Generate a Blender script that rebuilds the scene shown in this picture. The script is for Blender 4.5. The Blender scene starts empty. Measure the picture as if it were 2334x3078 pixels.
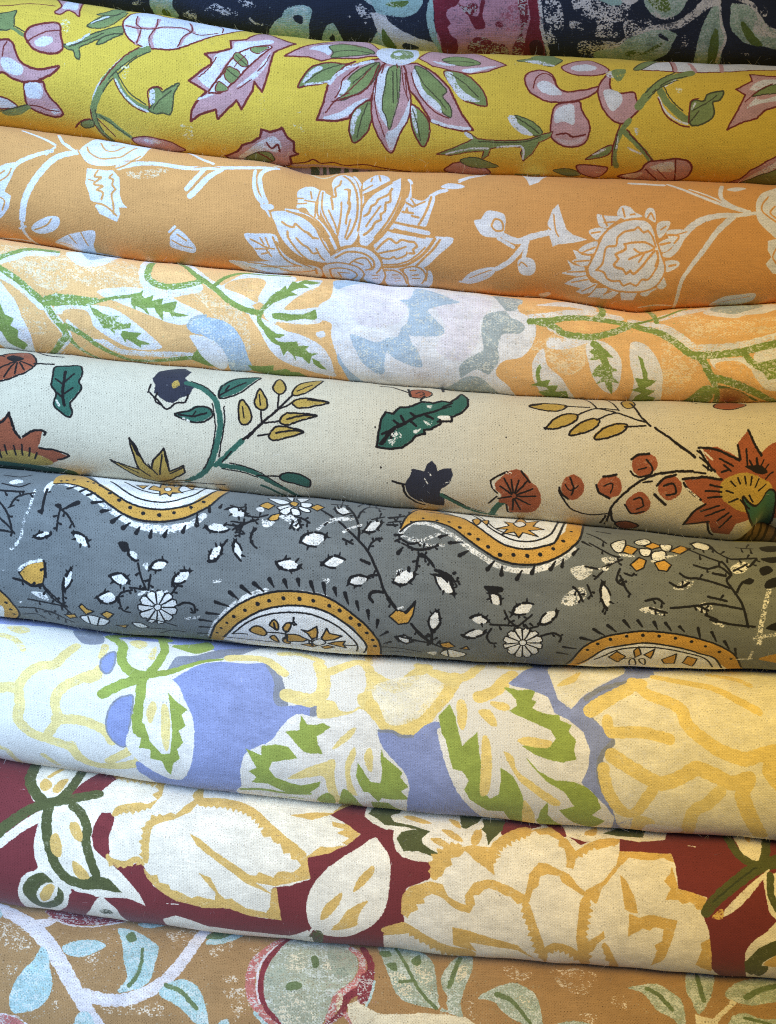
import bpy, math
import numpy as np
from mathutils import Vector, Quaternion

# ------------------------------------------------------------------ camera, world, lamps
scene = bpy.context.scene
CAM_DIST = 0.64
cam_data = bpy.data.cameras.new('camera')
cam = bpy.data.objects.new('camera', cam_data)
scene.collection.objects.link(cam)
cam.location = (0, -CAM_DIST, 0)
cam.rotation_euler = (math.radians(90), 0, 0)
cam_data.sensor_fit = 'VERTICAL'
cam_data.sensor_height = 24.0
cam_data.lens = 12.0 * CAM_DIST / (1539 * 2e-4)
cam_data.clip_start, cam_data.clip_end = 0.01, 50
scene.camera = cam

world = bpy.data.worlds.new('World')
scene.world = world
world.use_nodes = True
bg = world.node_tree.nodes['Background']
bg.inputs[0].default_value = (0.92, 0.94, 1.0, 1)
bg.inputs[1].default_value = 0.085

def lamp(name, loc, target, size, size_y, power, colour, spread, roll=0.0):
    d = bpy.data.lights.new(name, 'AREA')
    d.shape = 'RECTANGLE'
    d.size, d.size_y, d.energy, d.color = size, size_y, power, colour
    d.spread = math.radians(spread)
    o = bpy.data.objects.new(name, d)
    scene.collection.objects.link(o)
    o.location = loc
    q = (Vector(target) - Vector(loc)).to_track_quat('-Z', 'Y')
    o.rotation_euler = (q @ Quaternion((0, 0, 1), math.radians(roll))).to_euler()
    return o
# cool daylight through a tall window on the left, a warm room lamp on the right
lamp('window_light', (-0.60, -0.98, 0.42), (-0.185, 0, -0.03), 0.2, 0.85, 2.1, (0.47, 0.69, 1.0), 35, -11)
lamp('room_lamp', (0.48, -0.93, 0.38), (0.18, 0, -0.15), 0.22, 0.4, 0.84, (1.0, 0.67, 0.10), 48, -10)

scene.view_settings.view_transform = 'Standard'
scene.view_settings.look = 'None'
scene.view_settings.exposure = 0.0
scene.view_settings.gamma = 1.0
scene.render.engine = 'CYCLES'
scene.cycles.use_denoising = False      # the denoiser smears the weave
scene.cycles.filter_width = 1.15
scene.cycles.max_bounces = 5

# ---- roll geometry (metres): x along the roll, y away from the camera, z up
CAM_D = 0.64
YC = 0.012
X0, DX = -450, 5          # curve sampling in mm
def profile(asp, n=2.35, m=4001):
    """unit closed cross section, uniform in arc length: t in [0,1] front from crest to foot, [1,2] back"""
    th = np.linspace(0, np.pi, m)
    c, s = np.cos(th), np.sin(th)
    z = np.sign(c) * np.abs(c) ** (2.0 / n)
    y = -asp * np.abs(s) ** (2.0 / n)
    d = np.concatenate([[0], np.cumsum(np.hypot(np.diff(y), np.diff(z)))])
    t = np.linspace(0, 1, 801)
    return t, np.interp(t * d[-1], d, y), np.interp(t * d[-1], d, z), d[-1]
def surf(R, x, t):
    """x in m, t in [-.5,1.5]; front surface point"""
    xm = (x * 1000 - X0) / DX
    k = np.arange(len(R['top']))
    zt = np.interp(xm, k, R['top']) * 1e-3
    zb = np.interp(xm, k, R['bot']) * 1e-3
    h = (zt - zb) / 2
    tm = np.mod(t, 2.0)
    back = tm > 1
    tt = np.where(back, 2 - tm, tm)
    T, Y, Z, L = R['prof']
    y = np.interp(tt, T, Y); z = np.interp(tt, T, Z)
    y = np.where(back, -y, y)
    hm = R['hm']
    return YC + R['dy'] * 1e-3 + y * (hm * hm * h) ** (1 / 3.), (zt + zb) / 2 + z * h

CURVES = {
'navy': dict(dy=4, asp=0.95, hm=0.03782, top=[413.4,413.0,412.4,411.8,411.3,410.7,410.1,409.6,409.0,408.4,407.8,407.3,406.7,406.1,405.5,405.0,404.4,403.8,403.2,402.7,402.1,401.5,400.9,400.4,399.8,399.2,398.6,398.1,397.5,396.9,396.3,395.8,395.2,394.6,394.0,393.5,392.9,392.3,391.6,390.9,390.2,389.6,389.0,388.5,388.1,387.8,387.4,387.1,386.8,386.4,386.1,385.7,385.1,384.3,383.5,382.6,381.8,381.0,380.1,379.3,378.4,377.5,376.6,375.8,375.0,374.2,373.4,372.6,371.7,370.6,369.5,368.3,367.4,366.6,365.9,365.1,364.4,363.8,363.3,362.8,362.3,361.8,361.3,361.0,360.7,360.3,360.0,359.7,359.4,358.4,356.8,355.8,355.4,355.0,354.6,354.2,353.8,353.4,353.2,352.9,352.7,352.5,352.3,352.2,352.2,352.1,352.0,352.0,351.8,351.6,351.4,351.2,351.0,350.7,350.4,350.1,349.7,349.4,349.0,348.8,348.6,348.4,348.2,348.0,347.8,347.6,347.4,347.2,347.0,346.8,346.6,346.4,346.2,346.0,345.8,345.6,345.5,345.3,345.1,345.0,344.8,344.6,344.5,344.3,344.2,344.0,343.9,343.7,343.5,343.4,343.2,343.0,342.8,342.7,342.5,342.3,342.1,342.0,341.8,341.6,341.4,341.3,341.1,340.9,340.7,340.6,340.4,340.2,340.0,339.9,339.7,339.5,339.3,339.2,339.0,338.8,338.6,338.5,338.3,338.1,338.0], bot=[335.8,335.3,334.8,334.3,333.8,333.3,332.9,332.5,332.1,331.6,330.9,330.1,329.2,328.4,327.8,327.4,327.1,326.7,326.3,325.7,325.2,324.7,324.2,323.6,323.0,322.3,321.5,320.8,320.1,319.6,319.1,318.9,318.6,318.1,317.6,317.0,316.4,315.5,314.8,314.2,313.5,312.6,311.8,311.4,311.1,310.9,310.9,311.1,310.9,310.4,309.8,309.1,308.3,307.4,306.7,306.0,305.3,304.4,303.5,302.7,302.0,301.5,300.9,300.3,299.4,298.2,297.0,295.9,294.9,294.0,293.1,292.3,291.5,290.7,289.8,289.1,288.6,288.1,287.7,287.2,286.5,285.8,285.1,284.8,284.7,284.6,284.4,284.2,283.8,282.6,280.9,280.0,279.8,279.4,279.0,278.6,278.0,277.3,277.0,277.0,277.2,277.1,277.0,277.0,276.8,276.4,276.1,276.2,276.2,275.9,275.7,275.5,275.3,274.9,274.6,274.6,274.5,274.1,273.7,273.3,272.9,272.6,272.4,272.3,272.3,272.2,271.9,271.6,271.3,271.1,270.9,270.9,271.0,270.8,270.4,270.1,269.9,269.6,269.4,269.6,269.7,269.4,269.1,268.9,268.8,268.6,268.4,268.4,268.3,267.9,267.4,267.2,267.2,267.1,267.0,267.1,267.2,267.1,266.8,266.6,266.3,265.9,265.5,265.3,265.1,264.8,264.6,264.6,264.7,264.8,264.8,264.8,264.6,264.2,263.7,263.3,263.0,262.8,262.7,262.6,262.6]),
'yellow': dict(dy=0, asp=1, hm=0.03712, top=[334.4,334.0,333.5,333.0,332.5,332.0,331.6,331.2,330.8,330.2,329.6,328.8,327.9,327.1,326.5,326.1,325.7,325.4,324.9,324.4,323.9,323.3,322.8,322.3,321.7,321.0,320.2,319.5,318.8,318.2,317.8,317.5,317.2,316.8,316.2,315.7,315.0,314.2,313.5,312.9,312.2,311.3,310.4,310.0,309.7,309.5,309.5,309.7,309.5,309.0,308.4,307.7,307.0,306.1,305.4,304.7,304.0,303.1,302.2,301.4,300.7,300.2,299.6,299.0,298.1,296.9,295.7,294.6,293.7,292.7,291.9,291.1,290.2,289.4,288.5,287.8,287.3,286.8,286.4,285.9,285.2,284.4,283.8,283.5,283.4,283.2,283.1,282.8,282.4,281.2,279.5,278.7,278.4,278.1,277.7,277.3,276.7,276.0,275.7,275.7,275.9,275.8,275.7,275.7,275.5,275.1,274.9,274.9,274.9,274.6,274.4,274.2,274.0,273.6,273.3,273.2,273.1,272.8,272.4,272.0,271.6,271.3,271.1,271.0,271.0,270.9,270.6,270.3,270.0,269.8,269.6,269.6,269.7,269.5,269.1,268.8,268.6,268.3,268.1,268.3,268.4,268.2,267.8,267.6,267.5,267.3,267.1,267.1,267.0,266.6,266.1,265.9,265.9,265.8,265.7,265.8,265.9,265.8,265.5,265.3,265.0,264.6,264.2,264.0,263.8,263.5,263.3,263.3,263.4,263.5,263.5,263.5,263.3,262.9,262.4,262.0,261.7,261.5,261.4,261.3,261.3], bot=[258.6,258.3,257.8,257.1,256.3,255.5,254.9,254.4,253.8,253.3,252.8,252.2,251.5,250.9,250.4,249.8,249.1,248.5,247.9,247.2,246.4,245.7,245.3,244.8,244.3,243.8,243.3,242.7,242.1,241.5,241.0,240.2,239.3,238.6,237.9,237.2,236.6,236.2,235.8,235.3,234.7,234.2,233.7,233.1,232.4,231.8,231.2,230.4,229.5,228.8,228.3,227.6,226.9,226.3,225.8,225.0,224.1,223.3,222.6,221.6,220.7,219.9,219.1,218.1,217.3,216.7,216.3,215.7,215.0,214.5,213.9,213.2,212.7,212.4,212.0,211.4,210.7,210.1,209.6,209.3,209.3,209.5,209.4,209.2,208.9,208.5,208.1,207.7,207.3,207.0,206.6,206.0,205.5,205.2,205.0,204.8,204.8,204.7,204.4,203.9,203.6,203.5,203.5,203.3,203.2,203.1,202.8,202.3,202.2,202.3,202.2,202.0,201.9,201.7,201.4,201.0,201.0,201.1,201.0,200.7,200.5,200.2,199.9,199.8,199.8,199.8,199.7,199.5,199.2,199.0,198.8,198.6,198.5,198.4,198.0,197.5,197.3,197.2,197.2,197.4,197.6,197.7,197.3,196.9,196.7,196.6,196.4,196.2,196.1,195.9,195.5,195.2,195.3,195.5,195.5,195.4,195.3,195.1,194.7,194.4,194.3,194.2,193.9,193.6,193.4,193.2,193.0,193.1,193.3,193.3,193.2,192.9,192.7,192.4,192.1,191.9,191.8,191.6,191.3,191.0,190.9]),
'orange': dict(dy=0, asp=1, hm=0.03460, top=[259.0,258.7,258.2,257.5,256.7,255.9,255.3,254.8,254.2,253.7,253.2,252.6,251.9,251.3,250.8,250.2,249.5,248.9,248.3,247.6,246.8,246.1,245.7,245.2,244.7,244.2,243.7,243.1,242.5,241.9,241.4,240.6,239.7,239.0,238.3,237.6,237.0,236.6,236.2,235.7,235.1,234.6,234.1,233.5,232.8,232.2,231.6,230.8,229.9,229.2,228.7,228.0,227.3,226.7,226.2,225.4,224.5,223.7,223.0,222.0,221.1,220.3,219.5,218.5,217.7,217.1,216.7,216.1,215.4,214.9,214.3,213.6,213.1,212.8,212.4,211.7,210.7,209.4,207.9,206.1,204.5,203.7,203.4,203.8,204.5,205.1,205.5,205.7,205.8,206.0,206.0,205.6,205.3,205.2,205.1,205.1,205.1,205.1,204.8,204.3,204.0,203.9,203.9,203.7,203.6,203.5,203.2,202.7,202.6,202.7,202.6,202.4,202.3,202.1,201.8,201.4,201.4,201.5,201.4,201.1,200.9,200.6,200.3,200.2,200.2,200.2,200.1,199.9,199.6,199.4,199.2,199.0,198.9,198.8,198.4,197.9,197.7,197.6,197.6,197.8,198.0,198.1,197.7,197.3,197.1,197.0,196.8,196.6,196.5,196.3,195.9,195.6,195.7,195.9,195.9,195.8,195.7,195.5,195.1,194.8,194.7,194.6,194.3,194.0,193.8,193.6,193.4,193.5,193.7,193.7,193.6,193.3,193.1,192.8,192.5,192.3,192.2,192.0,191.7,191.4,191.3], bot=[195.3,194.5,193.6,193.0,192.5,191.9,191.2,190.4,189.5,188.7,188.1,187.6,187.1,186.4,185.5,184.6,183.7,182.9,182.2,181.6,181.0,180.3,179.5,178.8,178.2,177.6,177.1,176.4,175.6,174.7,173.7,172.7,171.9,171.4,170.8,170.2,169.6,169.0,168.3,167.6,167.2,167.0,166.5,165.6,164.6,163.8,163.1,162.3,161.5,160.7,159.9,158.9,157.9,157.2,156.5,155.7,154.9,154.2,153.5,152.8,152.1,151.5,151.1,150.8,150.4,149.9,149.3,148.6,148.0,147.5,147.1,146.7,146.3,145.7,145.0,144.4,144.0,143.7,143.5,143.2,142.7,142.1,141.6,141.2,140.9,140.5,139.9,139.2,138.4,137.5,136.8,136.5,136.4,136.3,136.0,135.7,135.3,134.6,133.9,133.4,133.0,132.5,131.9,131.3,130.8,130.4,130.1,129.9,129.7,129.3,128.6,127.8,127.0,126.2,125.3,124.4,123.6,122.7,121.9,121.1,120.7,120.9,121.4,122.2,122.8,123.3,123.5,123.7,124.0,124.3,124.7,124.9,125.1,125.3,125.5,125.8,126.2,126.6,126.9,127.0,126.8,126.6,126.7,126.8,127.0,127.2,127.4,127.5,127.5,127.7,128.0,128.4,128.6,128.7,128.8,128.9,128.8,128.8,129.0,129.4,129.6,129.8,130.0,130.2,130.4,130.6,130.9,131.1,131.2,131.2,131.1,131.1,131.2,131.5,131.8,132.2,132.4,132.5,132.6,132.9,133.1]),
'peach': dict(dy=0, asp=0.95, hm=0.03014, top=[195.7,194.9,194.0,193.4,192.9,192.3,191.6,190.8,189.9,189.1,188.5,188.0,187.5,186.8,185.9,185.0,184.1,183.3,182.6,182.0,181.4,180.7,179.9,179.2,178.6,178.0,177.5,176.8,176.0,175.1,174.1,173.1,172.3,171.8,171.2,170.6,170.0,169.4,168.7,168.0,167.6,167.4,166.9,166.0,165.0,164.2,163.5,162.7,161.9,161.1,160.3,159.3,158.3,157.6,156.9,156.1,155.3,154.6,153.9,153.2,152.5,151.9,151.5,151.2,150.8,150.3,149.7,149.0,148.4,147.9,147.5,147.1,146.7,146.1,145.4,144.8,144.4,144.1,143.9,143.6,143.1,142.5,142.0,141.6,141.3,140.9,140.3,139.6,138.8,137.9,137.2,136.9,136.8,136.7,136.4,136.1,135.7,135.0,134.3,133.8,133.4,132.9,132.3,131.7,131.2,130.8,130.5,130.3,130.1,129.7,129.0,128.2,127.4,126.6,125.7,124.8,124.0,123.1,122.3,121.5,121.1,121.3,121.8,122.6,123.2,123.7,123.9,124.1,124.4,124.7,125.1,125.3,125.5,125.7,125.9,126.2,126.6,127.0,127.3,127.4,127.2,127.0,127.1,127.2,127.4,127.6,127.8,127.9,127.9,128.1,128.4,128.8,129.0,129.1,129.2,129.3,129.2,129.2,129.4,129.8,130.0,130.2,130.4,130.6,130.8,131.0,131.3,131.5,131.6,131.6,131.5,131.5,131.6,131.9,132.2,132.6,132.8,132.9,133.0,133.3,133.5], bot=[124.7,124.5,123.9,123.2,122.5,121.9,121.3,120.9,120.6,120.0,119.2,118.3,117.6,117.0,116.5,116.1,115.7,115.1,114.3,113.6,113.1,112.7,112.2,111.6,111.0,110.3,109.4,108.8,108.2,107.7,107.1,106.6,106.1,105.5,104.8,104.4,104.0,103.4,102.6,101.9,101.3,100.5,99.7,99.2,98.7,98.0,97.3,96.7,96.3,95.8,95.4,95.2,94.8,94.1,93.3,92.6,92.1,91.5,91.0,90.6,90.2,89.4,88.8,88.4,88.1,87.8,87.5,87.1,86.6,85.9,85.3,85.1,84.9,84.5,84.0,83.5,83.0,82.5,82.1,82.0,81.7,81.2,80.7,80.4,79.8,79.1,78.7,78.3,77.8,77.1,76.6,76.2,75.8,75.4,75.2,74.9,74.4,73.8,73.2,72.7,72.4,72.1,71.8,71.4,70.9,70.4,70.1,69.9,69.8,69.6,69.3,69.0,68.5,68.1,68.0,67.8,67.6,67.3,67.2,67.1,67.0,67.0,67.1,67.2,67.1,66.9,66.8,66.5,66.1,65.9,65.9,65.9,65.8,65.8,66.0,66.2,66.2,66.4,66.6,66.6,66.4,66.2,66.2,66.1,66.0,65.9,66.0,65.8,65.5,65.6,65.9,66.2,66.3,66.5,66.4,66.1,65.8,65.7,65.8,65.7,65.5,65.5,65.4,65.4,65.4,65.6,65.8,65.8,65.7,65.7,65.6,65.5,65.4,65.4,65.4,65.2,65.1,65.1,65.2,65.2,65.2]),
'cream': dict(dy=-2, asp=1, hm=0.03694, top=[124.8,124.7,124.1,123.4,122.7,122.1,121.5,121.1,120.8,120.2,119.4,118.5,117.8,117.2,116.7,116.3,115.9,115.3,114.5,113.8,113.3,112.9,112.3,111.8,111.2,110.4,109.6,108.9,108.4,107.9,107.3,106.7,106.3,105.7,105.0,104.5,104.2,103.6,102.8,102.1,101.5,100.7,99.9,99.3,98.9,98.2,97.4,96.9,96.5,96.0,95.6,95.3,95.0,94.3,93.5,92.8,92.2,91.6,91.1,90.8,90.3,89.6,89.0,88.6,88.3,88.0,87.7,87.3,86.7,86.0,85.5,85.3,85.0,84.6,84.1,83.7,83.2,82.6,82.3,82.2,81.9,81.4,80.9,80.5,80.0,79.3,78.8,78.5,78.0,77.3,76.8,76.4,75.9,75.6,75.4,75.1,74.6,73.9,73.3,72.9,72.6,72.3,72.0,71.6,71.1,70.5,70.2,70.1,69.9,69.7,69.5,69.2,68.7,68.3,68.1,68.0,67.8,67.5,67.4,67.3,67.2,67.2,67.3,67.4,67.3,67.1,67.0,66.7,66.3,66.1,66.1,66.1,66.0,66.0,66.2,66.4,66.4,66.6,66.8,66.8,66.6,66.4,66.4,66.3,66.2,66.1,66.2,66.0,65.7,65.8,66.1,66.3,66.5,66.7,66.6,66.3,66.0,65.9,66.0,65.9,65.7,65.7,65.6,65.6,65.6,65.8,66.0,66.0,65.9,65.9,65.8,65.7,65.5,65.6,65.6,65.4,65.2,65.3,65.4,65.4,65.4], bot=[48.3,47.9,47.4,47.0,46.6,46.0,45.2,44.4,43.9,43.4,43.0,42.7,42.5,42.1,41.4,41.0,40.6,40.0,39.3,38.7,38.1,37.4,36.8,36.5,36.2,35.7,35.2,34.8,34.3,33.7,33.2,32.8,32.3,31.6,31.0,30.5,29.9,29.4,29.1,28.8,28.2,27.4,26.7,26.3,25.9,25.4,25.0,24.5,23.8,23.2,22.9,22.6,22.1,21.6,21.3,20.8,20.2,19.7,19.3,18.8,18.0,17.3,16.8,16.1,15.5,15.2,15.0,14.5,13.8,13.2,12.7,12.1,11.5,11.0,10.4,9.7,9.2,9.0,8.9,8.8,8.6,8.4,8.0,7.3,6.7,6.2,5.4,4.5,3.8,3.2,2.6,2.1,1.9,1.7,1.2,0.7,0.3,-0.2,-0.9,-1.5,-2.0,-2.5,-3.1,-3.6,-3.9,-4.2,-4.6,-4.9,-5.2,-5.7,-6.4,-6.9,-7.4,-8.1,-8.8,-9.2,-9.6,-10.2,-10.8,-11.1,-11.4,-12.0,-12.7,-13.3,-14.1,-14.8,-15.3,-15.7,-16.1,-16.8,-17.4,-17.7,-17.3,-13.5,-8.0,-6.9,-9.4,-11.7,-13.1,-13.8,-14.3,-14.8,-15.1,-15.4,-15.9,-16.2,-16.5,-17.0,-17.9,-18.9,-19.9,-20.9,-22.1,-23.1,-24.0,-25.0,-26.1,-27.1,-27.9,-28.9,-29.9,-30.7,-31.5,-32.6,-33.7,-34.8,-35.9,-37.0,-38.0,-38.9,-39.8,-40.8,-41.8,-42.7,-43.5,-44.3,-45.1,-46.1,-47.4,-48.8,-49.7]),
'grey': dict(dy=-6, asp=1, hm=0.04424, top=[48.7,48.3,47.8,47.4,47.0,46.4,45.6,44.8,44.2,43.8,43.4,43.1,42.9,42.5,41.8,41.4,41.0,40.4,39.7,39.1,38.5,37.8,37.2,36.9,36.6,36.1,35.6,35.2,34.7,34.1,33.6,33.2,32.7,32.0,31.4,30.8,30.3,29.8,29.5,29.2,28.6,27.8,27.1,26.7,26.3,25.8,25.4,24.9,24.2,23.6,23.3,23.0,22.5,22.0,21.7,21.2,20.6,20.1,19.7,19.1,18.4,17.7,17.1,16.5,15.9,15.6,15.4,14.9,14.2,13.6,13.0,12.4,11.9,11.4,10.8,10.1,9.6,9.4,9.3,9.2,9.0,8.8,8.3,7.7,7.1,6.6,5.8,4.9,4.2,3.6,3.0,2.5,2.3,2.1,1.6,1.1,0.7,0.1,-0.5,-1.1,-1.6,-2.1,-2.7,-3.2,-3.5,-3.8,-4.2,-4.6,-4.8,-5.3,-6.0,-6.5,-7.0,-7.7,-8.4,-8.8,-9.2,-9.8,-10.4,-10.7,-11.1,-11.7,-12.4,-13.0,-13.7,-14.4,-15.0,-15.3,-15.7,-16.4,-16.9,-17.3,-17.6,-17.8,-17.9,-17.9,-18.1,-18.5,-18.8,-19.1,-19.4,-19.7,-19.8,-19.9,-20.2,-20.3,-20.3,-20.3,-20.5,-20.8,-20.9,-21.2,-21.6,-21.8,-21.9,-22.1,-22.4,-22.6,-22.7,-22.9,-23.1,-23.1,-23.1,-23.4,-23.7,-24.0,-24.3,-24.7,-24.9,-25.0,-25.1,-25.3,-25.6,-25.6,-25.6,-25.6,-25.7,-25.9,-26.4,-27.0,-27.3], bot=[-34.7,-35.2,-35.7,-36.2,-36.8,-37.4,-37.9,-38.4,-39.1,-40.0,-40.8,-41.5,-42.3,-42.9,-43.3,-43.8,-44.7,-45.6,-46.2,-46.7,-47.2,-47.8,-48.4,-49.1,-50.0,-50.9,-51.7,-52.4,-53.1,-53.8,-54.3,-54.8,-55.4,-55.9,-56.4,-57.0,-57.7,-58.5,-59.2,-59.9,-60.6,-61.4,-61.9,-62.4,-63.1,-63.7,-64.1,-64.5,-65.2,-65.9,-66.6,-67.5,-68.6,-69.7,-70.4,-71.1,-71.9,-72.5,-73.1,-73.6,-74.0,-74.2,-74.3,-74.5,-74.9,-75.4,-75.8,-76.1,-76.6,-77.1,-77.7,-78.3,-78.9,-79.4,-79.9,-80.3,-80.8,-81.2,-81.7,-82.2,-82.9,-83.6,-84.1,-84.5,-84.9,-85.3,-85.5,-85.7,-85.9,-86.0,-86.0,-86.1,-86.6,-87.1,-87.5,-87.9,-88.3,-88.5,-88.8,-89.2,-89.8,-90.1,-90.2,-90.1,-90.2,-90.3,-90.6,-91.1,-91.6,-91.8,-91.7,-91.8,-92.1,-92.4,-92.7,-92.9,-92.9,-92.7,-92.6,-92.6,-92.9,-93.2,-93.4,-93.5,-93.6,-93.7,-93.9,-94.1,-94.3,-94.4,-94.3,-94.1,-94.0,-94.0,-94.1,-94.4,-94.7,-94.9,-95.0,-95.3,-95.6,-95.9,-96.0,-96.0,-96.0,-95.8,-95.6,-95.6,-95.8,-96.0,-96.1,-96.4,-96.8,-97.0,-97.1,-97.4,-97.6,-97.5,-97.4,-97.3,-97.4,-97.4,-97.4,-97.7,-98.0,-98.0,-98.0,-98.2,-98.5,-98.7,-98.8,-99.0,-99.0,-98.9,-98.8,-99.0,-99.3,-99.4,-99.4,-99.6,-99.7]),
'blue': dict(dy=1, asp=1, hm=0.04609, top=[-35.3,-35.8,-36.3,-36.8,-37.4,-38.0,-38.5,-39.0,-39.7,-40.6,-41.4,-42.1,-42.9,-43.5,-43.9,-44.5,-45.3,-46.2,-46.8,-47.3,-47.8,-48.4,-49.0,-49.7,-50.6,-51.5,-52.3,-53.0,-53.7,-54.4,-54.9,-55.4,-56.0,-56.5,-57.0,-57.6,-58.3,-59.2,-59.8,-60.5,-61.2,-62.0,-62.5,-63.0,-63.7,-64.3,-64.7,-65.2,-65.9,-66.6,-67.3,-68.2,-69.3,-70.3,-71.1,-71.8,-72.5,-73.1,-73.7,-74.2,-74.6,-74.7,-74.8,-75.0,-75.4,-75.9,-76.3,-76.6,-77.1,-77.6,-78.2,-78.8,-79.5,-80.0,-80.5,-80.9,-81.3,-81.8,-82.2,-82.8,-83.5,-84.1,-84.6,-85.0,-85.5,-85.8,-86.0,-86.2,-86.5,-86.5,-86.5,-86.7,-87.1,-87.6,-88.1,-88.5,-88.8,-89.1,-89.3,-89.7,-90.3,-90.7,-90.7,-90.7,-90.7,-90.8,-91.1,-91.6,-92.1,-92.3,-92.3,-92.3,-92.6,-93.0,-93.2,-93.4,-93.5,-93.3,-93.1,-93.2,-93.5,-93.8,-93.9,-94.1,-94.2,-94.3,-94.4,-94.7,-94.9,-95.0,-94.8,-94.7,-94.6,-94.6,-94.7,-95.0,-95.2,-95.4,-95.6,-95.8,-96.2,-96.4,-96.6,-96.6,-96.5,-96.3,-96.1,-96.2,-96.4,-96.5,-96.7,-97.0,-97.4,-97.6,-97.7,-98.0,-98.2,-98.1,-97.9,-97.9,-97.9,-97.9,-98.0,-98.3,-98.6,-98.6,-98.6,-98.8,-99.1,-99.3,-99.4,-99.5,-99.5,-99.4,-99.4,-99.6,-99.8,-99.9,-100.0,-100.2,-100.3], bot=[-116.9,-117.3,-118.2,-119.1,-120.0,-120.8,-121.7,-122.4,-122.9,-123.5,-124.3,-125.0,-125.6,-126.3,-127.1,-127.8,-128.5,-129.4,-130.4,-131.4,-132.1,-132.8,-133.5,-134.1,-134.7,-135.5,-136.2,-136.7,-137.1,-137.9,-138.8,-139.7,-140.7,-141.8,-142.5,-143.0,-143.6,-144.4,-145.2,-145.9,-146.7,-147.5,-148.0,-148.5,-149.4,-150.5,-151.4,-152.1,-152.8,-153.5,-154.1,-154.8,-155.7,-156.6,-157.2,-157.8,-158.4,-159.1,-159.9,-160.8,-161.7,-162.5,-163.2,-163.8,-164.6,-165.3,-166.0,-166.7,-167.4,-168.0,-168.4,-169.0,-169.7,-170.3,-170.8,-171.4,-172.0,-172.4,-172.9,-173.6,-174.3,-174.8,-175.2,-175.7,-176.2,-176.5,-177.0,-177.7,-178.2,-178.5,-179.0,-179.6,-180.2,-180.8,-181.4,-181.9,-182.3,-182.5,-182.8,-183.1,-183.5,-184.0,-184.5,-185.0,-185.5,-186.1,-186.8,-187.5,-188.1,-188.5,-188.7,-188.8,-189.0,-189.3,-189.8,-190.2,-190.4,-190.6,-191.0,-191.4,-191.9,-192.6,-193.2,-193.5,-193.6,-193.8,-194.2,-194.4,-194.6,-194.9,-195.2,-195.3,-195.6,-196.2,-196.8,-197.4,-197.9,-198.5,-198.9,-199.1,-199.3,-199.6,-199.8,-199.9,-200.0,-200.3,-200.5,-200.8,-201.4,-202.0,-202.5,-202.7,-203.0,-203.3,-203.7,-204.0,-204.5,-204.8,-204.7,-204.7,-205.1,-205.6,-205.9,-206.4,-207.0,-207.5,-207.7,-208.2,-208.7,-209.0,-209.2,-209.3,-209.5,-209.6,-209.7,-210.1,-210.7,-211.1,-211.4,-211.9,-212.4]),
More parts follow.
